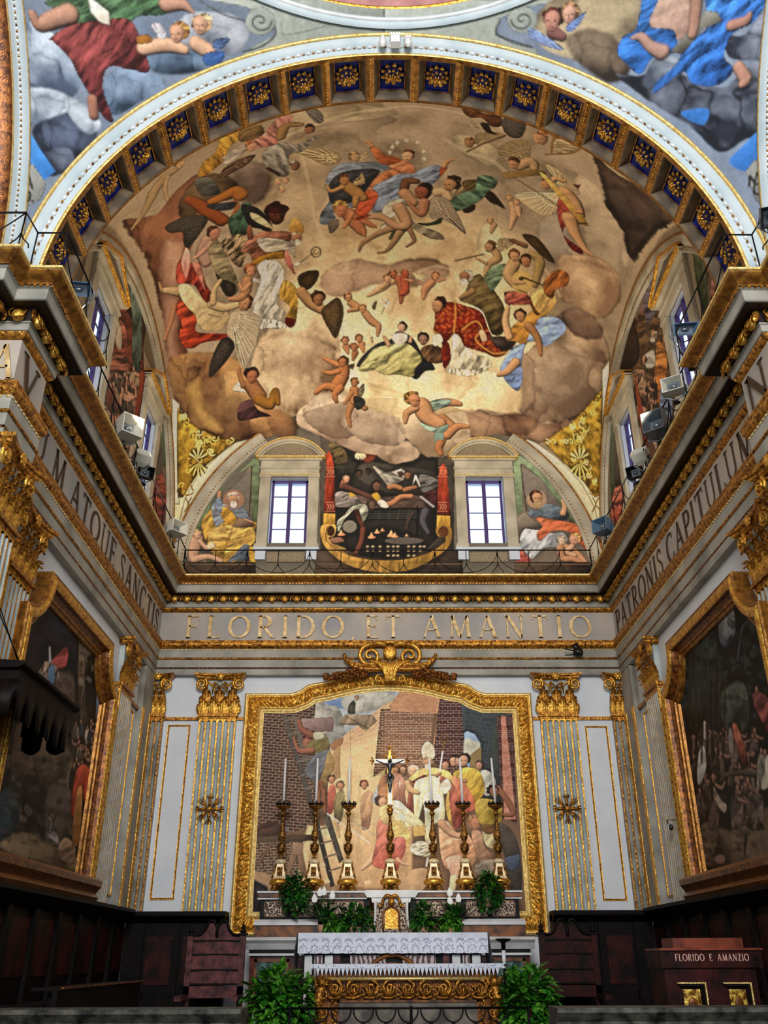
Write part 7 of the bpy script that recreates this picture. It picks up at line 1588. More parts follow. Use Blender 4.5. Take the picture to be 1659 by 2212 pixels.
# ---------------------------------------------------------------- gilded corners of the vault
for o_, pl, wl_, wd in ((0, '383,878 400,905 430,925 470,945 508,952 470,985 430,1020 395,1075 384,1075', '372,860 388,872 388,1090 374,1090', '541,948 510,955 470,985 425,1030 398,1080 380,1160 392,1160 420,1090 470,1020 555,958'),
                        (1, '1172,955 1232,915 1262,885 1300,840 1296,1070 1285,1075 1262,1043 1230,1012', '1300,800 1316,780 1310,1090 1296,1090', '1138,948 1156,955 1200,985 1256,1043 1285,1095 1300,1160 1288,1165 1260,1100 1215,1035 1125,960')):
    D.G(0, 0, 1); D.poly('370,1020 470,985 420,1180 370,1180' if not o_ else '1215,1000 1310,1020 1312,1180 1265,1180', 'e4d4a4', None, sm=False)
    D.poly(wl_, 'e8dcb8', None, sm=False); D.poly(wd, 'e8dab0', None, sm=False)
    D.poly(pl, '8a6418', 'd8ac40', sm=False, n=.9)
    cxq, cyq = (428, 985) if not o_ else (1252, 985); rr = random.Random(3+o_)
    P_ = np.array([float(q) for q in pl.replace(',', ' ').split()]).reshape(-1, 2)
    for k in range(60):
        t0 = rr.random()*6.3; r_ = rr.uniform(5, 9); qx, qy = P_[rr.randrange(len(P_))]*(.35+.5*rr.random()), 0
        a_ = rr.random(); i_ = rr.randrange(len(P_)); q = P_[i_]*a_*.9+np.array([cxq, cyq-30])*(1-a_*.9)
        D.line([(q[0]+r_*(1-j/9)*math.cos(t0+j*.7), q[1]+r_*(1-j/9)*math.sin(t0+j*.7)) for j in range(9)], 2.2, rr.choice(('f4d878', 'fae49a', '6a4410', 'e8c258')))
    for k in range(11):
        a = PI*(.1+.8*k/10); D.line([(cxq, cyq+8), (cxq+22*math.cos(a+PI), cyq+8+24*math.sin(a+PI))], 3, 'f8e08c' if k % 2 else '7a5214', False)
        D.line([(cxq, cyq+14), (cxq+26*math.cos(a)*.8, cyq+18+26*math.sin(a))], 3, 'f0d070' if k % 2 else '6e4a12', False)
    kx = 405 if not o_ else 1285
    D.line([(kx-12, 1060), (kx-6, 1045), (kx, 1058), (kx+6, 1045), (kx+12, 1060)], 3, 'b8882c', False); D.line([(kx-12, 1065), (kx, 1070), (kx+12, 1065)], 3, 'b8882c'); D.line([(kx-5, 1075), (kx+2, 1090), (kx-6, 1105)], 3, 'b8882c'); D.line([(kx+8, 1075), (kx+2, 1090), (kx+10, 1100)], 3, 'b8882c')
# ---------------------------------------------------------------- crossing pendentives
x = X; x.fill('94a0b0', .9, '76869c'); x.G(0, 0, 2.0)
for t, lo, hi in (('60,100 200,120 300,240 340,380 260,430 100,420 60,300', '7488a8', 'c0ccd8'), ('60,400 180,380 300,420 340,520 260,560 120,540', '8c9cb4', 'ccd4dc'), ('140,560 240,500 340,480 420,540 400,640 300,720 200,700', '3e4860', '6a7690'), ('280,420 380,460 440,540 380,580 300,500', 'a0acbc', 'd0d8de'), ('460,330 560,290 680,320 720,380 620,430 500,500 450,440', '56708c', '8ca0b8'),
                  ('640,220 740,205 860,230 900,290 780,320 660,310', '48607c', '7c94ac'), ('800,60 1000,60 1080,150 1000,240 900,200 760,180', '9098a4', 'b4b8be'), ('180,660 300,640 320,720 240,760 190,740', '4a5468', '70788c')): x.cloud(t, lo, hi, 10, -80, .15)
x.poly('85,560 130,570 170,640 240,740 190,780 110,720 85,650', '3a86d8', '5aa0e8', sm=False, ol=0, soft=6)
x.poly('200,0 540,-20 740,-20 720,60 600,70 540,110 420,90 300,120 270,60', '4c7a4e', '7ca074', .45, 60); x.poly('215,165 300,110 420,90 560,85 620,210 645,310 560,300 470,290 445,380 490,520 450,510 400,430 340,330 300,250 230,180', '7a2c30', 'a45450', .55, 30)
x.limb('300,60 220,90 170,110 140,60', '90 80 56 36', 'c09078'); x.limb('400,430 405,500', '46 44', 'b47c64'); x.poly('380,-20 470,50 475,110 430,95 390,50', 'd4ccb8', 'ece4d0', sm=False); x.limb('720,20 790,20 835,55', '70 50 14', 'c4957c')
x.limb('620,210 720,195 800,215', '60 66 40', 'd8ab8a'); x.head(768, 145, 46, 'b07c44', 'd8a484', -.4, .2); x.limb('850,190 905,225', '70 66', 'd8ab8a'); x.head(868, 110, 48, 'c09870', 'd8a888', -.2, .1); x.poly('590,160 640,150 660,180 600,190', 'c07c30'); x.poly('875,240 930,220 972,225 955,270 895,285', '3868b4', '5a88cc', .3); x.wing('920,210 930,170 995,165 960,210', '5a74a0', 4); x.wing('700,170 650,110 690,100 720,150', 'c0b8b8', 3)
x.poly('88,730 140,705 200,790 180,860 80,910', '8c8e88', 'aaaaa2', sm=False)
x.line('100,800 125,760 140,815', 8, '20201e', False); x.line('108,795 132,795', 4, '20201e', False); x.line('92,868 108,822', 8, '20201e', False); x.line('108,822 130,835 122,868 92,868', 8, '20201e'); x.dot(140, 868, 5, 5, '20201e')
gr_ = 'a2a89e'
x.poly('860,-10 1060,30 1180,90 1190,150 1110,190 1050,230 1060,300 1500,200 1659,180 1659,-20', gr_, 'b6bcb0', sm=False, n=.1); x.line('860,0 960,60 1060,90', 6, '787e78'); x.line('1050,225 1130,200 1190,150 1180,90', 8, '70766e')
x.dot(1125, 92, 66, 62, 'a8aea4', 2, ol=.5); x.line([(1125+(50-j*3.2)*math.cos(j*.6), 92+(46-j*3)*math.sin(j*.6)) for j in range(15)], 7, '6e746c'); x.line('1220,90 1230,150 1400,115', 4, '8a9088')
x.G(830, 0, 2.0)
x.poly('830,-10 620,30 500,80 480,150 560,190 660,210 670,300 160,200 0,180 0,-20', gr_, 'b6bcb0', sm=False, n=.1)
x.cloud('640,120 760,-20 1150,-20 1100,120 1030,230 1060,300 1000,340 850,270 700,220', '80705c', 'b8a684', 10, -100, .1); x.cloud('780,170 900,120 1010,180 1060,300 980,360 860,290', '6a5848', '907c66', 14, -100, .1)
x.dot(597, 85, 66, 60, 'a8aea4', 2, ol=.5); x.line([(597-(50-j*3.2)*math.cos(j*.6), 85+(46-j*3)*math.sin(j*.6)) for j in range(15)], 7, '6e746c'); x.line('500,90 490,150 640,205', 8, '70766e'); x.line('820,0 700,60', 6, '787e78')
x.wing('690,150 620,120 640,170 730,210 775,210', '8094c0', 6); x.wing('790,110 870,50 840,110 800,140', '7088c0', 5); x.limb('730,140 770,160', '60 40', 'a06a64'); x.head(728, 88, 52, '6e3222', 'c48c78', -.2, .3); x.head(800, 60, 44, 'a87c54', 'd0a08a', -.1, .3)
x.cloud('1000,320 1100,330 1200,300 1300,330 1460,380 1520,340 1659,250 1659,560 1560,600 1450,660 1340,560 1200,470 1100,400', '424a5c', '8c92a2', 8, -80, .2); x.cloud('1480,160 1560,150 1659,40 1659,240 1560,260 1490,240', '5c6478', '9aa0b0', 6, -80, .2); x.cloud('1140,300 1180,250 1260,250 1300,300 1200,380 1120,370', '6a7488', 'a8b0bc', 6, -80, .15)
x.poly('1290,480 1400,470 1380,540 1300,510', '3a7ac8', None, ol=0, soft=6); x.poly('1540,640 1659,540 1659,700 1560,740 1490,700', '2e72c8', '4a8cdc', ol=0, soft=6)
x.poly('1140,-20 1330,-20 1350,60 1310,150 1240,170 1150,110', 'b08c7c', 'd0b09c', .12); x.poly('1120,-20 1190,-20 1145,110 1250,130 1255,225 1160,250 1110,320 1060,290 1008,230 1030,160 1090,120', '2460b0', '4c8cdc', .5, 60); x.poly('1400,-20 1640,-20 1600,90 1500,150 1470,250 1512,300 1440,370 1330,360 1290,310 1165,405 1180,350 1260,280 1300,200 1400,110', '2058a8', '4a8ae0', .6, 40)
x.poly('1232,225 1300,150 1390,45 1440,50 1462,92 1380,125 1290,235', '2c2c28', 'b8b4a4', sm=False); x.limb('1350,-20 1340,100 1330,150', '60 50 40', 'b88c78'); x.limb('1200,225 1150,200 1110,160 1070,165', '70 50 40 14', 'bc9484'); x.limb('1500,110 1560,90 1580,60', '50 44 20', 'bc8c78'); x.limb('1530,290 1560,340 1545,365', '50 56 30', 'bc8c78')
x.poly('1560,740 1600,690 1659,700 1659,920 1600,860', '7c7f7a', '9c9e98', sm=False); x.line('1575,805 1580,760 1600,790 1612,745 1628,785', 8, '141412', False); x.line('1636,740 1640,780 1656,775', 8, '141412', False); x.line('1622,795 1600,800 1600,835 1625,838', 8, '1e1e1c'); x.line('1650,785 1632,795 1636,825 1658,825', 8, '1e1e1c')
GD, GX, GA, GP, LV = 1.25, .85, 1.1, 1.2, 125
# ---------------------------------------------------------------- side lunettes
LL = Canvas(conv_X(-XL), 7.7, 15.1, 7.55, 11.5, .016, '8a7458'); LR = Canvas(conv_X(XL), 7.7, 15.1, 7.55, 11.5, .016, '8a7458')
def upoly(c, pts, col, col2=None, **k):
    """polygon given directly in wall metres (y, z)"""
    cv = c.conv; c.conv = lambda a, b: (np.asarray(a, float)/100, np.asarray(b, float)/100); c.G(0, 0, 1)
    c.poly([(y*100, z*100) for y, z in pts], col, col2, **k); c.conv = cv
for c in (LL, LR):
    c.fill('8a7a60', .8, '6e5e48')
    for y0 in (9.0, 11.94): upoly(c, [(y0-.02, 8.1), (y0+1.62, 8.1), (y0+1.62, 10.7), (y0-.02, 10.7)], 'a8967a', None, sm=False)
    upoly(c, [(7.7, 7.6), (15.1, 7.6), (15.1, 8.15), (7.7, 8.15)], '4e3a2c', '6a5440', sm=False)
    upoly(c, [(10.75, 8.15), (11.85, 8.15), (11.85, 11.3), (10.75, 11.3)], '5e3a2a', '7a5440', sm=False)
l = LL; l.G(0, 440, 3.95)
l.poly('1000,865 1110,865 1200,920 1230,1400 1220,1500 1150,1480 1050,1430 900,1400 960,1060', '6a2c20', '8c4a38', .4, 90, sm=False)
l.poly('1020,820 1040,600 1060,560 1120,700 1190,850 1215,1000 1200,1200 1130,1000', '3a2418', '4e3424', sm=False); l.poly('1075,640 1150,720 1205,900 1200,1390 1130,1400 1130,950 1090,800', '46564a', '76867a', .7, 0, fw=20)
l.poly('1000,1020 1040,1000 1080,1100 1080,1250 1010,1270 980,1150', 'b8562e' if 0 else '8c3a2a', 'c07a60', .5, 90); l.poly('985,1170 1020,1030 1040,1120 1030,1250', 'b8a890'); l.poly('900,1400 960,1280 1080,1300 1100,1420 1000,1600 920,1500', '6a3828', '96604a', 1., 80, fw=12)
l.poly('880,1450 1000,1420 1180,1450 1240,1500 1220,1700 1150,1900 960,1920 880,1650', '5e4438', '8e6c58', 1.1, 90, fw=14); l.poly('1060,1640 1140,1630 1130,1830 1040,1850', '5a78a4', '86a0c0', .6, 90); l.poly('960,1780 1030,1700 1020,1870 960,1880', 'b87c64'); l.folk(16, (930, 1430, 1180, 1650), ('6a4c3c', '8a6450', '56463c', 'a08468', '704030'), 190, 3, 'b4846a')
for q in ((1040, 1580), (1080, 1540), (1140, 1500), (1160, 1580), (1030, 1640)): l.limb([(q[0], q[1]+60), (q[0], q[1])], '40 20', 'b08060')
l.poly('1190,1440 1240,1420 1240,1500 1170,1920 1130,1900 1180,1600', '7c2a18', 'a04828', sm=False)
l.poly('1000,2080 1080,1950 1160,1900 1100,2100 1050,2200', '7a5040', 'a07860', .6); l.G(0, 900, 3.686); l.poly('1215,600 1240,500 1290,440 1325,620 1300,870 1240,880', '7c2c26', 'b46050', .6, 90); l.poly('1290,0 1325,20 1335,300 1300,400 1280,200', '5c6c54', '7c8c70'); l.poly('1220,450 1260,300 1290,250 1290,440', '6a6258', None)
r = LR; r.G(1260, 440, 3.95)
r.poly('430,790 560,480 700,320 780,320 720,440 690,600 640,880 560,1040 480,930 370,1060', '5e5c70', '9a8c8c', .5, 60); r.poly('560,480 700,320 830,290 850,320 700,440 600,560', '4c3424', None); r.poly('400,900 470,700 520,900 480,1000', 'a07c68', None, al=.7, soft=20, ol=0)
r.poly('330,1060 450,1050 470,940 520,930 550,1030 640,900 700,895 720,1100 800,1400 830,1600 740,1900 560,1900 420,1430 280,1440', '5c3e28', '866848', .5, 90)
r.poly('350,1060 450,1060 480,1300 420,1400 290,1420', '35241a', '4c3626'); r.poly('690,890 740,980 800,1250 830,1560 800,1640 740,1400 700,1050', '742a1a', '9c4a30', sm=False)
r.poly('630,1180 700,1230 715,1400 690,1560 650,1720 600,1580 615,1350', 'b05e20', 'd8904c', .6, 90); r.poly('680,1500 740,1560 760,1800 680,1830 650,1700', '5e6a88', '8a94ac', .5, 90); r.poly('520,1300 600,1250 610,1380 540,1400', 'b8b0a0', None, .4); r.head(595, 1130, 40, '8a7a68', 'b08466', -.2, .3, 'c8c0b0'); r.head(690, 1170, 38, '5a3c28', 'a87858'); r.head(515, 1340, 34, '6a4630', 'b08464')
r.poly('420,1430 560,1450 600,1700 560,1900 520,2000 460,1700', '5a4030', '84644a', 1., 80, fw=12); r.folk(14, (440, 1450, 620, 1800), ('5a4030', '7a5c44', '4a3c38', '8e7458'), 170, 4, 'a87c60'); r.poly('560,1860 640,1800 700,2000 620,2100', '9a7a64', 'c0a088', .7); r.poly('930,330 1000,340 1090,470 1060,700 1010,600', '6e5048', '86685c', sm=False); r.poly('1110,560 1170,540 1200,640 1140,800 1080,900 1090,700', 'a04a34', 'd8a088', .8, 90); r.poly('905,250 960,240 1010,360 1075,900 1030,990 960,650 930,400', '4e5a38', '7c8a5c', n=.6)
r.poly('430,1420 520,1800 560,2080 520,2100 470,1800', '7c2a18', 'a04828', sm=False); r.G(1240, 900, 3.687); r.poly('290,40 335,20 370,140 440,420 410,640 300,680', '4e5844', '74806a'); r.poly('300,700 330,560 400,560 430,640 420,760 340,900 300,860', 'a83c28', 'd07c60', .6, 90); r.poly('320,130 350,100 400,400 330,560', '5c5248', '786c60')
for c in (D, B, X, LL, LR): c.finish()
def lunette(nm, c, axis, base, a0, a1, rng, cyc, R, holes, st=.014):
    us = np.arange(rng[0], rng[1]+1e-6, st); zs = np.arange(7.66, ZS+R, st); U, Z = np.meshgrid(us, zs, indexing='ij')
    V = np.stack([U.ravel(), np.full(U.size, base), Z.ravel()], 1) if axis == 'y' else np.stack([np.full(U.size, base), U.ravel(), Z.ravel()], 1)
    uc, zc = (U[:-1, :-1]+st/2), (Z[:-1, :-1]+st/2); keep = ((uc-cyc)**2+np.maximum(zc-ZS, 0)**2 < (R+.04)**2)
    for a, b in holes: keep &= ~((uc > a) & (uc < b) & (zc > 8.57) & (zc < 9.965))
    col = c.sample(U.ravel(), Z.ravel())*c.gain; o = painted_mesh(nm, V, len(us), len(zs), keep, col, M['fresco']); o['kind'] = 'structure'; return o
lunette('wall_back_lunette', B, 'y', YB, 0, 0, (-4.05, 4.05), 0, 4.06, WB, .0125)
lunette('wall_left_lunette', LL, 'x', -XL, 0, 0, (7.8, 15), YC, 3.62, WS, .018); lunette('wall_right_lunette', LR, 'x', XL, 0, 0, (7.8, 15), YC, 3.62, WS, .018)
def vault(nm, cnv, conv, cy, R, xa, ya, b0, b1, nx, ny, rmin=None):
    a = np.linspace(-PI/2, PI/2, nx); bb = np.linspace(b0, b1, ny); A_, B_ = np.meshgrid(a, bb, indexing='ij'); x_ = xa*np.sin(A_); y_ = ya*np.sin(B_)
    V = np.stack([x_, cy+y_, ZS+np.sqrt(np.maximum(R*R-x_**2-y_**2, 0))], -1).reshape(-1, 3); u, v = conv.uv(V); col = cnv.sample(u, v)*cnv.gain
    keep = None
    if rmin: z_ = V.reshape(nx, ny, 3)[..., 2]-ZS; keep = ((np.hypot(x_, y_) > rmin) & (np.hypot(x_, z_) > 3.95) & (np.hypot(y_, z_) > 3.91))[:-1, :-1]
    o = painted_mesh(nm, V, nx, ny, keep, col, M['fresco']); o['kind'] = 'structure'; return o
D.gain = GD; B.gain = GD; LL.gain = LR.gain = GD; X.gain = GX
vault('ceiling', D, cD, YC, RD, 4.05, 3.6, -PI/2, PI/2, 700, 560)
vault('ceiling_crossing', X, cX, YX, RX, 3.95, 3.97, .25, PI/2, 640, 520, 3.70)
# ================================================================ altar painting and side pictures
A = Canvas(conv_Y(14.97), -2.16, 2.16, 2.0, 5.82, .0085, '8a6a50'); a = A; A.fk = .5
a.G(500, 1480, 4.253)
a.poly('750,-60 1600,-60 1600,700 750,700', 'a0a8ae', 'c8ccc8', sm=False, ol=0); a.poly('850,60 1100,60 1500,70 1380,130 1100,220 880,180', '6a88b8', '8aa4cc', ol=0, soft=20); a.cloud('770,150 830,130 870,190 930,190 990,220 1030,330 1000,440 860,480 770,380', 'a8a498', 'e4dcc8', 6, -120, .15); a.cloud('1020,120 1200,60 1500,80 1400,200 1200,250 1050,230', 'b8b4a4', 'd8d4c4', 20, -90, 0); a.cloud('860,440 1000,380 1060,480 950,540 880,560', '90908c', 'b8b4a8', 10, -90, 0)
a.brick('890,620 960,520 1400,180 1659,60 1659,1330 880,1350', 'e4b488', 'f4d0a4', 44, 18, -4, .25); a.poly('1000,600 1600,300 1600,1300 900,1300', 'f8d8a0', None, sm=False, al=.55, soft=120, ol=0); a.poly('940,560 1000,500 1000,850 930,880', 'b88e5c', None, sm=False, al=.8)
a.brick('190,240 640,255 750,150 775,160 760,300 800,900 760,1300 220,1420 190,1400', '6e4a38', 'c0a890', 62, 27, 3, -.03); a.brick('210,1400 780,1400 780,2020 200,2020', '7c5a44', 'd0b898', 62, 27, -4); a.brick('1370,220 1659,210 1659,700 1480,720 1300,850 1330,600', '8a6048', 'd8b898', 56, 24, 0)
a.poly('700,1290 1659,1330 1659,1900 600,1900 640,1560', 'd8ac7c', 'ecca98', sm=False, ol=0, soft=30); a.poly('180,1700 640,1800 1659,1900 1659,2212 180,2212', '9c7858', 'b89470', sm=False, ol=0, soft=20); a.poly('200,1780 330,1850 420,2212 190,2212', '3c3434', None, sm=False, soft=20, ol=0)
a.poly('235,1385 760,1370 760,1430 235,1450', '6e5844', None, sm=False); a.poly('360,1440 400,1440 240,1670 225,1640', '8a6a50', sm=False); a.poly('560,1440 640,1450 700,1760 640,1760 600,1560 520,1760 500,1750', 'a07c60', None, sm=False); a.poly('560,1440 650,1450 660,1560 550,1560', 'b08c70', None, sm=False); a.poly('240,1290 420,1260 440,1370 240,1380', '64483a', None, .5); a.poly('470,1330 530,1290 530,1360', '8a8078', sm=False)
a.poly('985,345 1045,270 1300,275 1340,330 1230,420 1160,370 1000,365', '9c8468', 'b8a080', .5, 20, sm=False); a.line('1060,290 1260,400', 8, '6e5a44', False); a.line('1000,355 1180,355', 8, '6e5a44', False); a.poly('1070,260 1080,180 1130,140 1150,250', '6a6a50', None, .3); a.poly('1140,260 1150,150 1230,130 1210,190 1190,260', 'c8c0b0', 'e0d8c8', .3); a.head(1150, 120, 22, '8a5a40', 'd0a080')
a.line('1090,370 1100,1000', 4, 'b89868', False); a.poly('900,560 950,500 1030,480 1020,540 930,600', 'b8845c', sm=False)
a.poly('460,270 580,280 860,1150 1040,1620 1000,1700 920,1880 870,1500 720,1080 500,420', '756a5c', None, sm=False) if 0 else None
a.poly('460,270 510,280 760,1090 950,1840 910,1860 700,1050', '665e54', None, sm=False); a.poly('560,280 600,290 700,620 880,1120 1030,1600 990,1640 830,1160 640,620', '766c60', None, sm=False)
for i in range(12):
    y0 = 330+i*125; xx = 480+i*37; a.line([(xx+10, y0), (xx+120, y0-30)], 14, '8a7c6a', False)
a.poly('640,310 930,292 945,340 930,425 780,430 650,380', '8e7068', 'b09488', sm=False); a.limb('620,330 650,410 760,470', '40 56 70', 'a86a50'); a.head(690, 530, 50, '8a5040', 'b87c60', -.2, .3); a.poly('680,590 720,520 830,440 880,480 905,560 880,620 800,620 720,640', '7a6a3a', '9c8c58', .4, 30); a.poly('750,440 830,430 850,480 770,500', 'd0c8a8'); a.limb('740,600 620,600 570,480', '60 50 20', 'b07058')
a.poly('670,790 720,700 780,630 890,590 905,620 850,760 800,880 760,880 700,840', '6a6a70', '8c8c90', .5, 50); a.poly('890,600 940,680 940,760 900,860 870,930 810,900 850,760', 'a08050', 'b89860', .3); a.limb('820,900 830,960 860,1000', '60 50 40', 'a06848'); a.limb('790,900 800,1000 800,1130', '50 40 26', 'a87050'); a.limb('850,980 850,1100 860,1180', '50 46 30', 'a06848')
for hx, hy, hr, hc, bp, c1, c2 in ((920, 870, 40, '5a3424', '880,1160 890,960 940,910 960,960 950,1080 920,1180', 'b85844', 'd88068'), (1000, 930, 44, '7a6a50', '940,1100 960,1000 1020,960 1040,1040 1010,1250 950,1250', '8a7c54', 'a89868'), (1220, 920, 44, 'a04030', '1190,1240 1185,1060 1240,970 1300,1000 1290,1180 1260,1320 1200,1320', 'b08060', 'd0a880')):
    a.poly(bp, c1, c2, .4, 10); a.head(hx, hy, hr, hc, 'cc9470', .1, .3)
a.limb('960,1260 990,1390', '40 24', 'd8b080'); a.line('880,1180 1270,1450', 10, 'e8dcc8', False); a.line('1080,1230 1310,1370', 10, 'c8b898', False); a.poly('1290,1060 1330,950 1390,860 1390,980 1340,1080', 'b8bcc0', 'd8dcdc', .3); a.poly('1340,1000 1370,860 1420,830 1440,1010 1400,1100', 'd09468', None, .3)
a.limb('1200,1690 1290,1600 1340,1500', '30 60 60', 'e8b890'); a.poly('1290,1640 1330,1440 1340,1250 1400,1200 1500,1300 1531,1500 1531,1700 1400,1690', 'cc6450', 'e89880', .5, 40); a.head(1385, 1080, 60, '8a6a50', 'd8a884', .5, .3); a.poly('1360,1130 1480,1090 1531,1200 1480,1290 1380,1250', 'e8cc90', None, .4)
for q in ((790, 1640), (830, 1790), (1210, 1800)): a.poly([(q[0], q[1]), (q[0]+60, q[1]-15), (q[0]+80, q[1]+20), (q[0]+20, q[1]+40)], 'e8c89c', None, sm=False)
a.G(840, 1480, 4.253)
a.brick('-40,230 410,260 370,720 300,900 -40,900', '9a7058', 'dcbc9c', 52, 23, 0); a.brick('0,190 100,60 190,50 480,90 470,260 20,240', 'd0966e', 'e4b890', 44, 16, 10); a.brick('380,700 490,60 540,90 420,720', 'c88c64', 'e0b08c', 40, 18, -20); a.poly('150,40 200,20 440,80 470,110 420,250 200,240', 'cc9068', None, sm=False, al=.4)
a.brick('470,90 680,160 720,800 560,850 400,700', '643c34', 'c0988a', 52, 22, 0); a.poly('660,150 780,220 1140,270 1140,1250 860,1150 720,800', '3c4248', '565c60', sm=False); a.brick('700,180 900,300 1000,300 1000,800 900,900 840,600 800,480 700,440', '4a5054', '6c7274', 70, 40, 10, n=.2, lw=.06)
a.poly('690,440 720,420 790,450 835,520 850,640 850,760 720,760 700,600', '8fa4c0', 'a8bcd4', sm=False); a.poly('695,500 780,510 840,540 800,640 700,700', 'd0ccb4', None, ol=0, soft=14); a.poly('750,640 850,560 850,800 740,800', 'a08458', None, sm=False); a.brick('990,280 1140,280 1180,1280 1040,1200', '663a32', 'a88074', 46, 20, 0); a.brick('1030,280 1070,280 1170,1230 1060,1230', 'c88468', 'e0b098', 34, 15, 0)
a.poly('860,310 990,310 960,360 940,420 920,800 1000,1000 1010,640 990,320', '50564e', None, sm=False, al=.8)
# onlookers and robes
for hx, hy, hr, hc, sk in ((130, 780, 40, '7a5038', 'e0b088'), (220, 790, 50, 'd8c8a8', 'e4b890'), (60, 790, 44, '8a5a3c', 'dca880'), (520, 740, 46, '6a3c2c', 'd09878'), (595, 700, 48, '2c1c18', 'd8a484'), (640, 700, 38, '8a5a48', 'd09c80'), (690, 690, 58, '2a1c18', 'd8a484'), (830, 740, 42, '5a3c30', 'c89478')): a.head(hx, hy, hr, hc, sk, -.2, .3)
a.poly('20,830 100,810 150,900 150,1020 180,1200 60,1200 20,1000', 'b07458', 'd8a488', .5, 10); a.poly('150,1220 180,1000 160,880 240,840 340,820 330,950 250,1250', 'a85444', 'cc7c64', .4, 10); a.line('100,875 100,945', 6, 'f0e0d0', False); a.line('80,905 122,905', 6, 'f0e0d0', False)
a.poly('840,800 900,780 960,830 985,900 960,980 900,1020 850,960', 'b4b0a0', 'd0ccbc', .5, 40); a.poly('590,820 680,760 760,760 830,790 880,900 870,1000 800,1080 740,1060 680,940', 'c89a30', 'e8c860', .55, 30); a.poly('560,870 640,850 700,900 780,1040 800,1130 720,1180 660,1300 560,1280', 'c05c40', 'e09070', .5, 10); a.limb('700,880 660,870', '40 26', 'c8906c')
a.poly('180,860 260,790 330,760 440,760 560,800 600,900 640,1060 640,1280 560,1270 520,1100 540,940 470,860 400,820 330,860 230,880', 'e0b458', 'f4d890', .45, 20); a.poly('210,890 330,820 350,860 300,900', 'a84438', None); a.poly('410,840 480,830 590,900 650,1060 690,1260 600,1300 560,1100 540,950', 'b05a48', 'd08068', .5, 10)
a.poly('230,920 320,850 440,840 500,1000 510,1240 420,1280 440,1460 390,1560 330,1400 330,1050 270,1240 240,1250', 'e8cc90', 'fff0c0', .45, 5); a.poly('325,1000 470,1000 500,1230 400,1290 385,1500 345,1400 330,1200', 'f6e4b0', 'fff4d0', .3, 5); a.limb('170,900 200,960 270,990', '60 60 40', 'e0b888'); a.poly('480,900 540,860 575,930 520,1000 470,960', 'e8dcc0', None, .4)
a.poly('305,640 300,580 350,515 410,560 425,640 400,680 330,690', 'e0d0b0', 'f4e8cc', .3, 40, pat=8); a.head(355, 715, 46, 'b08c6c', 'd09870', 0, .2, 'e8dcc8'); a.line('495,600 430,1070', 14, 'f0e8d8', False); a.line([(512+30*math.cos(t), 490+36*math.sin(t)) for t in [k*.5-1 for k in range(12)]], 12, '7a5820'); a.line('510,520 495,600', 14, '8a6828', False); a.limb('440,830 475,810', '36 26', 'c8906c'); a.line('400,1290 345,1660', 14, 'f0e8d8', False)
a.poly('20,1080 90,1060 160,1120 330,1280 320,1310 160,1300 60,1250', 'f0dca8', 'fff0c8', .6, 110, fw=8); a.poly('215,1300 330,1290 340,1380 230,1390', 'e8bc70', None, sm=False); a.poly('200,1480 280,1430 390,1470 390,1580 300,1570 210,1540', 'd8c8a0', 'f0e4c4', 1.2, 60, fw=6)
a.poly('20,1260 130,1260 200,1400 160,1500 30,1500', 'e8c880', None, .4); a.poly('30,1420 140,1400 160,1480 120,1600 60,1660 20,1600', 'cc6458', 'e88c7c', .5, 30); a.limb('80,1600 130,1640 200,1650', '40 30 14', 'e0b08c')
a.poly('460,1270 540,1250 620,1350 700,1350 780,1450 800,1600 700,1700 560,1700 500,1640 470,1500', 'd89c74', 'ecbc94', .45, 50); a.limb('480,1270 560,1350 640,1390', '76 66 40', 'dca880'); a.poly('520,1600 640,1560 700,1640 640,1800 600,1900 560,1880 560,1720', 'e0a888', 'f4c8a8', .4, 20); a.limb('600,1780 580,1900', '80 60', 'f0d8a8'); a.head(790, 1270, 66, 'a87858', 'cc8c68', .5, .4); a.poly('760,1340 850,1350 880,1480 1000,1600 940,1650 820,1600 780,1480', 'a87c60', 'c89878', .4, 50)
a.poly('790,1100 850,1040 980,1060 1040,1120 1020,1280 900,1300 820,1240', 'b09038', 'd0b458', .4, 40); a.limb('1000,950 1090,1060 1140,1180 1050,1190', '60 60 50 30', 'a86c50'); a.head(960, 980, 56, '3c2a20', 'a87454', .4, .3); a.poly('860,1340 960,1310 1080,1360 1180,1480 1140,1560 1040,1520 900,1480', 'b8a474', 'd8c898', .5, 20); a.poly('850,1290 1000,1280 1010,1340 900,1370', '8a6038', None, .4)
a.poly('960,1280 1100,1300 1200,1500 1220,1900 1100,1850 1060,1560', '4c443c', '64584c', .3, 60, soft=4); a.poly('1060,1600 1160,1560 1200,1560 1190,1660 1120,1700', '465064', '6a748a', .4); a.poly('800,1640 1000,1600 1010,1760 820,1760', '9a8a74', None, .9, 85, fw=14); a.poly('180,1720 330,1680 380,1760 300,1890 150,1900', 'c8a47c', None, ol=.2, soft=4); a.poly('-40,1700 150,1720 150,1900 -40,1900', 'd8b488', None, sm=False, ol=0, soft=10, al=.6)
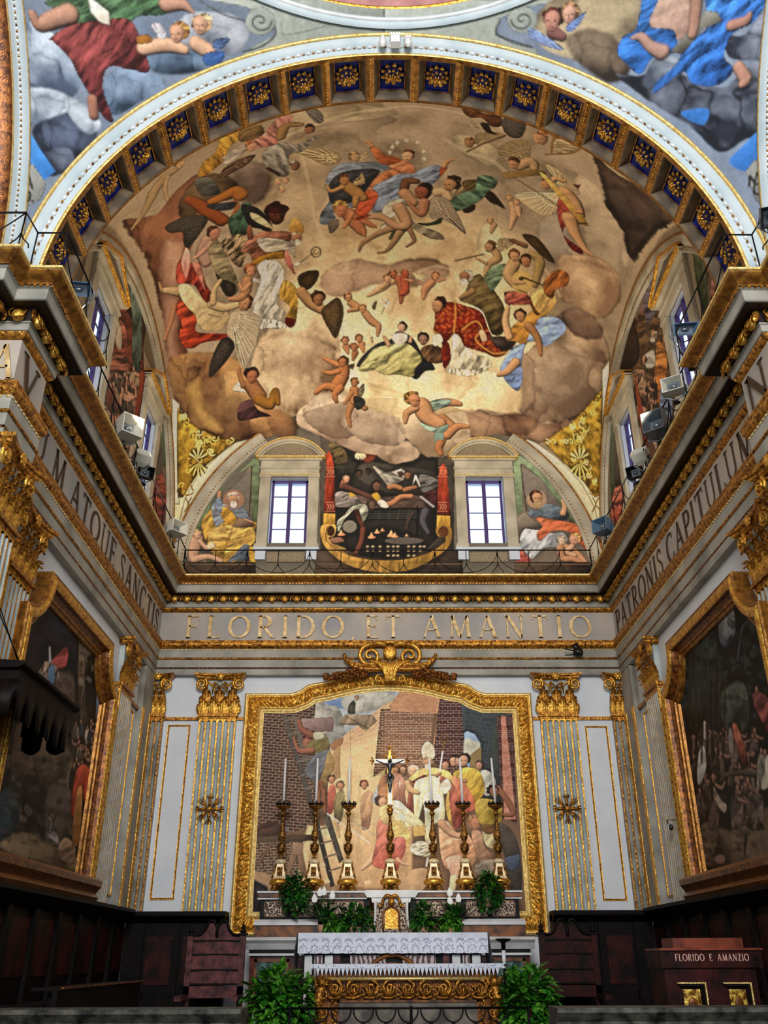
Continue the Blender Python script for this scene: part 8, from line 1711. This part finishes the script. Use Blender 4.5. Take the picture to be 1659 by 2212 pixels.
def canvas_mesh(nm, c, axis, base, u0, u1, z0, z1, st, outline, parent, m='canvas', uoff=0, sgn=1):
    us = np.arange(u0, u1, st); zs = np.arange(z0, z1, st); U, Z = np.meshgrid(us, zs, indexing='ij')
    V = np.stack([U.ravel(), np.full(U.size, base), Z.ravel()], 1) if axis == 'y' else np.stack([np.full(U.size, base), U.ravel(), Z.ravel()], 1)
    P = np.array([(p[0]+uoff, p[1]) for p in outline]); d = Canvas.sdf(P, (U[:-1, :-1]+st/2).astype(np.float32), (Z[:-1, :-1]+st/2).astype(np.float32))
    return painted_mesh(nm, V, len(us), len(zs), d < .01, c.sample(U.ravel(), Z.ravel())*c.gain, M[m], parent)
A.finish(.5, 5); A.gain = GA; canvas_mesh('painted_scene', A, 'y', 14.975, -2.15, 2.15, 2.02, 5.82, .009, offpoly(AO, .30), pf)
PL = Canvas(conv_X(-4.09), 8.7, 12.6, 2.2, 5.65, .014, '2c2622'); PR = Canvas(conv_X(4.09), 8.7, 12.6, 2.2, 5.65, .014, '1e1c1a')
p = PL; p.fill('2e2826', .9, '1c1a1c'); p.G(0, 1270, 1.896)
p.cloud('240,60 300,150 330,250 300,400 200,300 130,330 160,150', '15141a', '2c2a34', 10, -90, 0); p.cloud('320,170 380,230 440,310 440,420 400,400 350,300', '66584e', 'ac9c8c', 10, -60, 0); p.cloud('395,420 440,430 440,560 400,560 385,480', '4a5468', '8490a4', 8, -90, 0); p.cloud('210,350 300,360 300,500 240,600 150,600 170,450', '3c302a', '64544a', 12, -90, 0)
p.poly('330,160 350,200 350,420 370,600 340,620 320,400', '40362c', '6e5c4a', .6, 0, soft=4); p.poly('380,290 400,300 392,540 380,540', '2a2620', None, soft=3); p.cloud('360,280 420,300 430,400 400,440 370,380', '1c2018', '3c4030', 8, -90, 0); p.poly('200,310 275,240 272,320 215,330', '802a2c', 'a85450', .5); p.poly('160,370 170,320 195,300 240,330 235,410 190,400', '7a6658', '9c8474', .8, 0, fw=6); p.poly('200,330 225,320 222,400 200,390', '4c6880', '6a88a0'); p.limb('207,300 205,250', '20 12', 'a0a0a0')
p.cloud('60,600 120,560 200,640 180,900 120,1000 40,1000', '342c28', '6e5c50', 8, -90, 0); p.cloud('130,600 220,620 300,700 280,900 200,940 150,800', '3c342c', '74604c', 8, -60, 0); p.cloud('0,850 60,830 80,950 60,1080 0,1050', '1c2c34', '3c5058', 8, -90, 0); p.cloud('100,780 170,800 190,1000 150,1080 100,1000', '16121a', '302830', 8, -60, 0); p.cloud('200,820 290,840 300,1000 260,1110 190,1040', '443a34', '70625a', 8, -60, 0); p.cloud('90,1000 200,1040 350,1120 340,1170 150,1120 0,1060', '5a4a34', '8c7858', 8, -90, 0)
DK = ('3a302c', '4e4038', '2c2c34', '5e5248', '463430', '363c40')
p.dabs(60, (130, 380, 300, 600), ('2c241e', '4a3e34', '6a5a4c', '3a342a'), 26, 2, 60, 30, .6); p.dabs(40, (330, 160, 440, 420), ('3c3a2c', '7a6a5a', '2a2820', '8c7c6c'), 22, 3, 90, 25, .6)
p.dabs(90, (20, 620, 300, 1050), ('241e1c', '5a4c40', '7a6c5c', '343a34', '4a3a3a'), 30, 4, 70, 60, .5); p.dabs(40, (0, 1020, 340, 1140), ('6a5840', '8a765c', '4a3c2c'), 24, 5, 10, 20, .5)
p.folk(26, (286, 550, 420, 690), DK+('8c8074', '6a5c54'), 62, 6)
p.folk(5, (300, 690, 400, 760), ('4a4038', '7a7068', '3c3430'), 90, 7)
p.poly('290,900 310,760 345,720 375,760 370,850 350,880 335,820 310,940', '8c2c1c', 'b04c34', .5, 0); p.poly('318,830 340,830 325,1040 296,1030', '9a6434', 'c08850', .3); p.poly('370,720 400,700 400,900 370,1120 350,1100', '2e2426', '4c3c3a', .6, 0); p.limb('205,1000 212,960 202,940', '4 4 3', 'a8a8a0'); p.poly('195,1015 212,995 236,1005 242,1050 212,1030', '8a8280', None, .5); p.poly('240,1060 270,1020 310,1060 300,1130 250,1110', '806450', 'a08468', .4)
p = PR; p.fill('1e1c1c', .9, '121214'); p.G(1400, 1220, 1.714)
p.cloud('260,150 310,150 320,250 290,300 262,280', '3c4654', '98948c', 6, -90, 0); p.cloud('90,330 200,240 250,280 240,420 180,560 100,500', '1c2420', '3c4640', 10, -90, 0); p.cloud('270,480 350,440 370,560 330,640 280,600', '2c342e', '64685c', 8, -90, 0); p.line([(330, 350), (345, 240), (372, 210)], 7, '44484c'); p.line([(352, 280), (358, 380)], 5, '34383c', False)
p.cloud('200,960 300,980 444,900 444,1080 300,1120 180,1100', '3c2e24', '74604c', 8, -90, 0)
p.dabs(110, (90, 200, 440, 600), ('141614', '262c26', '343c34', '1a1a20', '3c4440'), 30, 12, 80, 40, .6)
p.folk(30, (130, 600, 430, 760), ('3c2c28', '4a3c38', '2a2426', '5a4c44', '3a3034'), 90, 13, '7c5c4c'); p.folk(14, (150, 790, 420, 880), ('34282a', '4e3e38', '60524a', '241e20'), 110, 14, '80604e')
p.dabs(60, (110, 820, 444, 1130), ('1a1614', '3c3028', '5a4a3c', '2a201c'), 30, 15, 30, 50, .55)
p.poly('185,700 205,670 215,740 195,810 180,800', '9a948c', 'b4b0a4', .3); p.limb('210,640 208,590', '20 14', 'a09890'); p.poly('310,600 325,590 345,640 372,740 350,745 330,690', '6c3428', '9c5a44', .7, 10); p.poly('300,600 315,640 310,720 295,660', '8a7c70', None, .4); p.poly('385,480 410,470 444,500 444,620 415,570 390,520', '6a2c2c', '9a5a50', .8, 20); p.head(400, 465, 12, '3a2420', '8a6050'); p.limb('280,780 350,770 444,790', '9 14 16', '4a4038'); p.folk(2, (415, 700, 440, 720), ('9a9080', '8a8074'), 120, 31, '8a6a58'); p.poly('240,820 270,870 290,890 280,920 250,880', '8c7c6c', None, .4)
for k in range(7): p.poly([(150+k*22, 340+k*14), (158+k*22, 340+k*14), (162+k*20, 700), (152+k*20, 700)], '1a1814', '3a3228', soft=4, al=.7)
p.limb('100,640 110,900 170,1100', '12 12 8', '1c2420'); p.dot(265, 1090, 20, 18, '7c5c50'); p.limb('360,1010 355,1070', '14 8', '281e1a')
PL.finish(.7, 5, 1.05); PR.finish(.7, 5, 1.05); PL.gain = PR.gain = GP
for (e, ol), c, sx in ((SP[0], PL, -1), (SP[1], PR, 1)): canvas_mesh('painted_scene', c, 'x', sx*4.095, 8.7, 12.6, 2.3, 5.65, .012, ol, e, 'canvas', SYC)
# ================================================================ LIGHT
W = bpy.data.worlds.new('sky'); SC.world = W; W.use_nodes = True
_n = W.node_tree.nodes; _l = W.node_tree.links
_tc = _n.new('ShaderNodeTexCoord'); _sx = _n.new('ShaderNodeSeparateXYZ'); _mr = _n.new('ShaderNodeMapRange')      # brighter sky behind the choir windows
_mr.inputs['From Min'].default_value = -.1; _mr.inputs['From Max'].default_value = .5; _mr.inputs['To Min'].default_value = .75; _mr.inputs['To Max'].default_value = 1.9
_l.new(_tc.outputs['Generated'], _sx.inputs[0]); _l.new(_sx.outputs['Y'], _mr.inputs['Value']); _l.new(_mr.outputs[0], _n['Background'].inputs[1]); _n['Background'].inputs[0].default_value = (.74, .87, 1, 1)
def area(nm, loc, look, size, e, col=(1, 1, 1), sy=None):
    l = bpy.data.lights.new(nm, 'AREA'); l.energy = e; l.color = col; l.size = size
    if sy: l.shape = 'RECTANGLE'; l.size_y = sy
    o = bpy.data.objects.new(nm, l); COL.objects.link(o); o.location = loc
    o.rotation_euler = (Vector(look)-Vector(loc)).to_track_quat('-Z', 'Y').to_euler(); return o
area('nave_fill', (0, -5, 9), (0, 12, 7), 4.5, 1500, (1, .97, .94))  # unseen soft fill added behind the camera, standing in for nave daylight
def spot(nm, loc, look, e, ang=130, col=(1, .84, .62), r=.05, blend=.6):
    l = bpy.data.lights.new(nm, 'SPOT'); l.energy = e; l.color = col; l.spot_size = math.radians(ang); l.spot_blend = blend; l.shadow_soft_size = r
    o = bpy.data.objects.new(nm, l); COL.objects.link(o); o.location = loc; o.rotation_euler = (Vector(look)-Vector(loc)).to_track_quat('-Z', 'Y').to_euler(); return o
spot('warm_spot', (-3.38, 9.95, 8.02), (-.2, 10.6, 11.2), LV, 150); spot('warm_spot', (3.38, 9.8, 8.02), (.2, 10.6, 11.2), LV, 150)  # spots added beside the unlit cornice floodlights, to brighten the vault
spot('warm_spot', (-3.40, 13.1, 8.08), (0, 10.8, 11.3), LV, 150); spot('warm_spot', (3.40, 12.95, 8.08), (0, 10.8, 11.3), LV, 150)
spot('warm_spot', (-3.4, 10.8, 8.12), (0, 15, 9.2), LV*.6, 110); spot('warm_spot', (3.4, 10.7, 8.12), (0, 15, 9.2), LV*.6, 110)  # more added light, aimed at the back lunette
spot('warm_spot', (-3.4, 7.5, 8.0), (.15, 15, 3.3), 650, 25, (1, .88, .66), .05, 1)
spot('warm_spot', (3.4, 8.3, 8.15), (.25, 15, 3.2), 650, 25, (1, .88, .66), .05, 1)
SC.view_settings.view_transform = 'Standard'; SC.view_settings.look = 'None'; SC.view_settings.gamma = 1
SC.view_settings.exposure = .22; SC.view_settings.use_curve_mapping = False
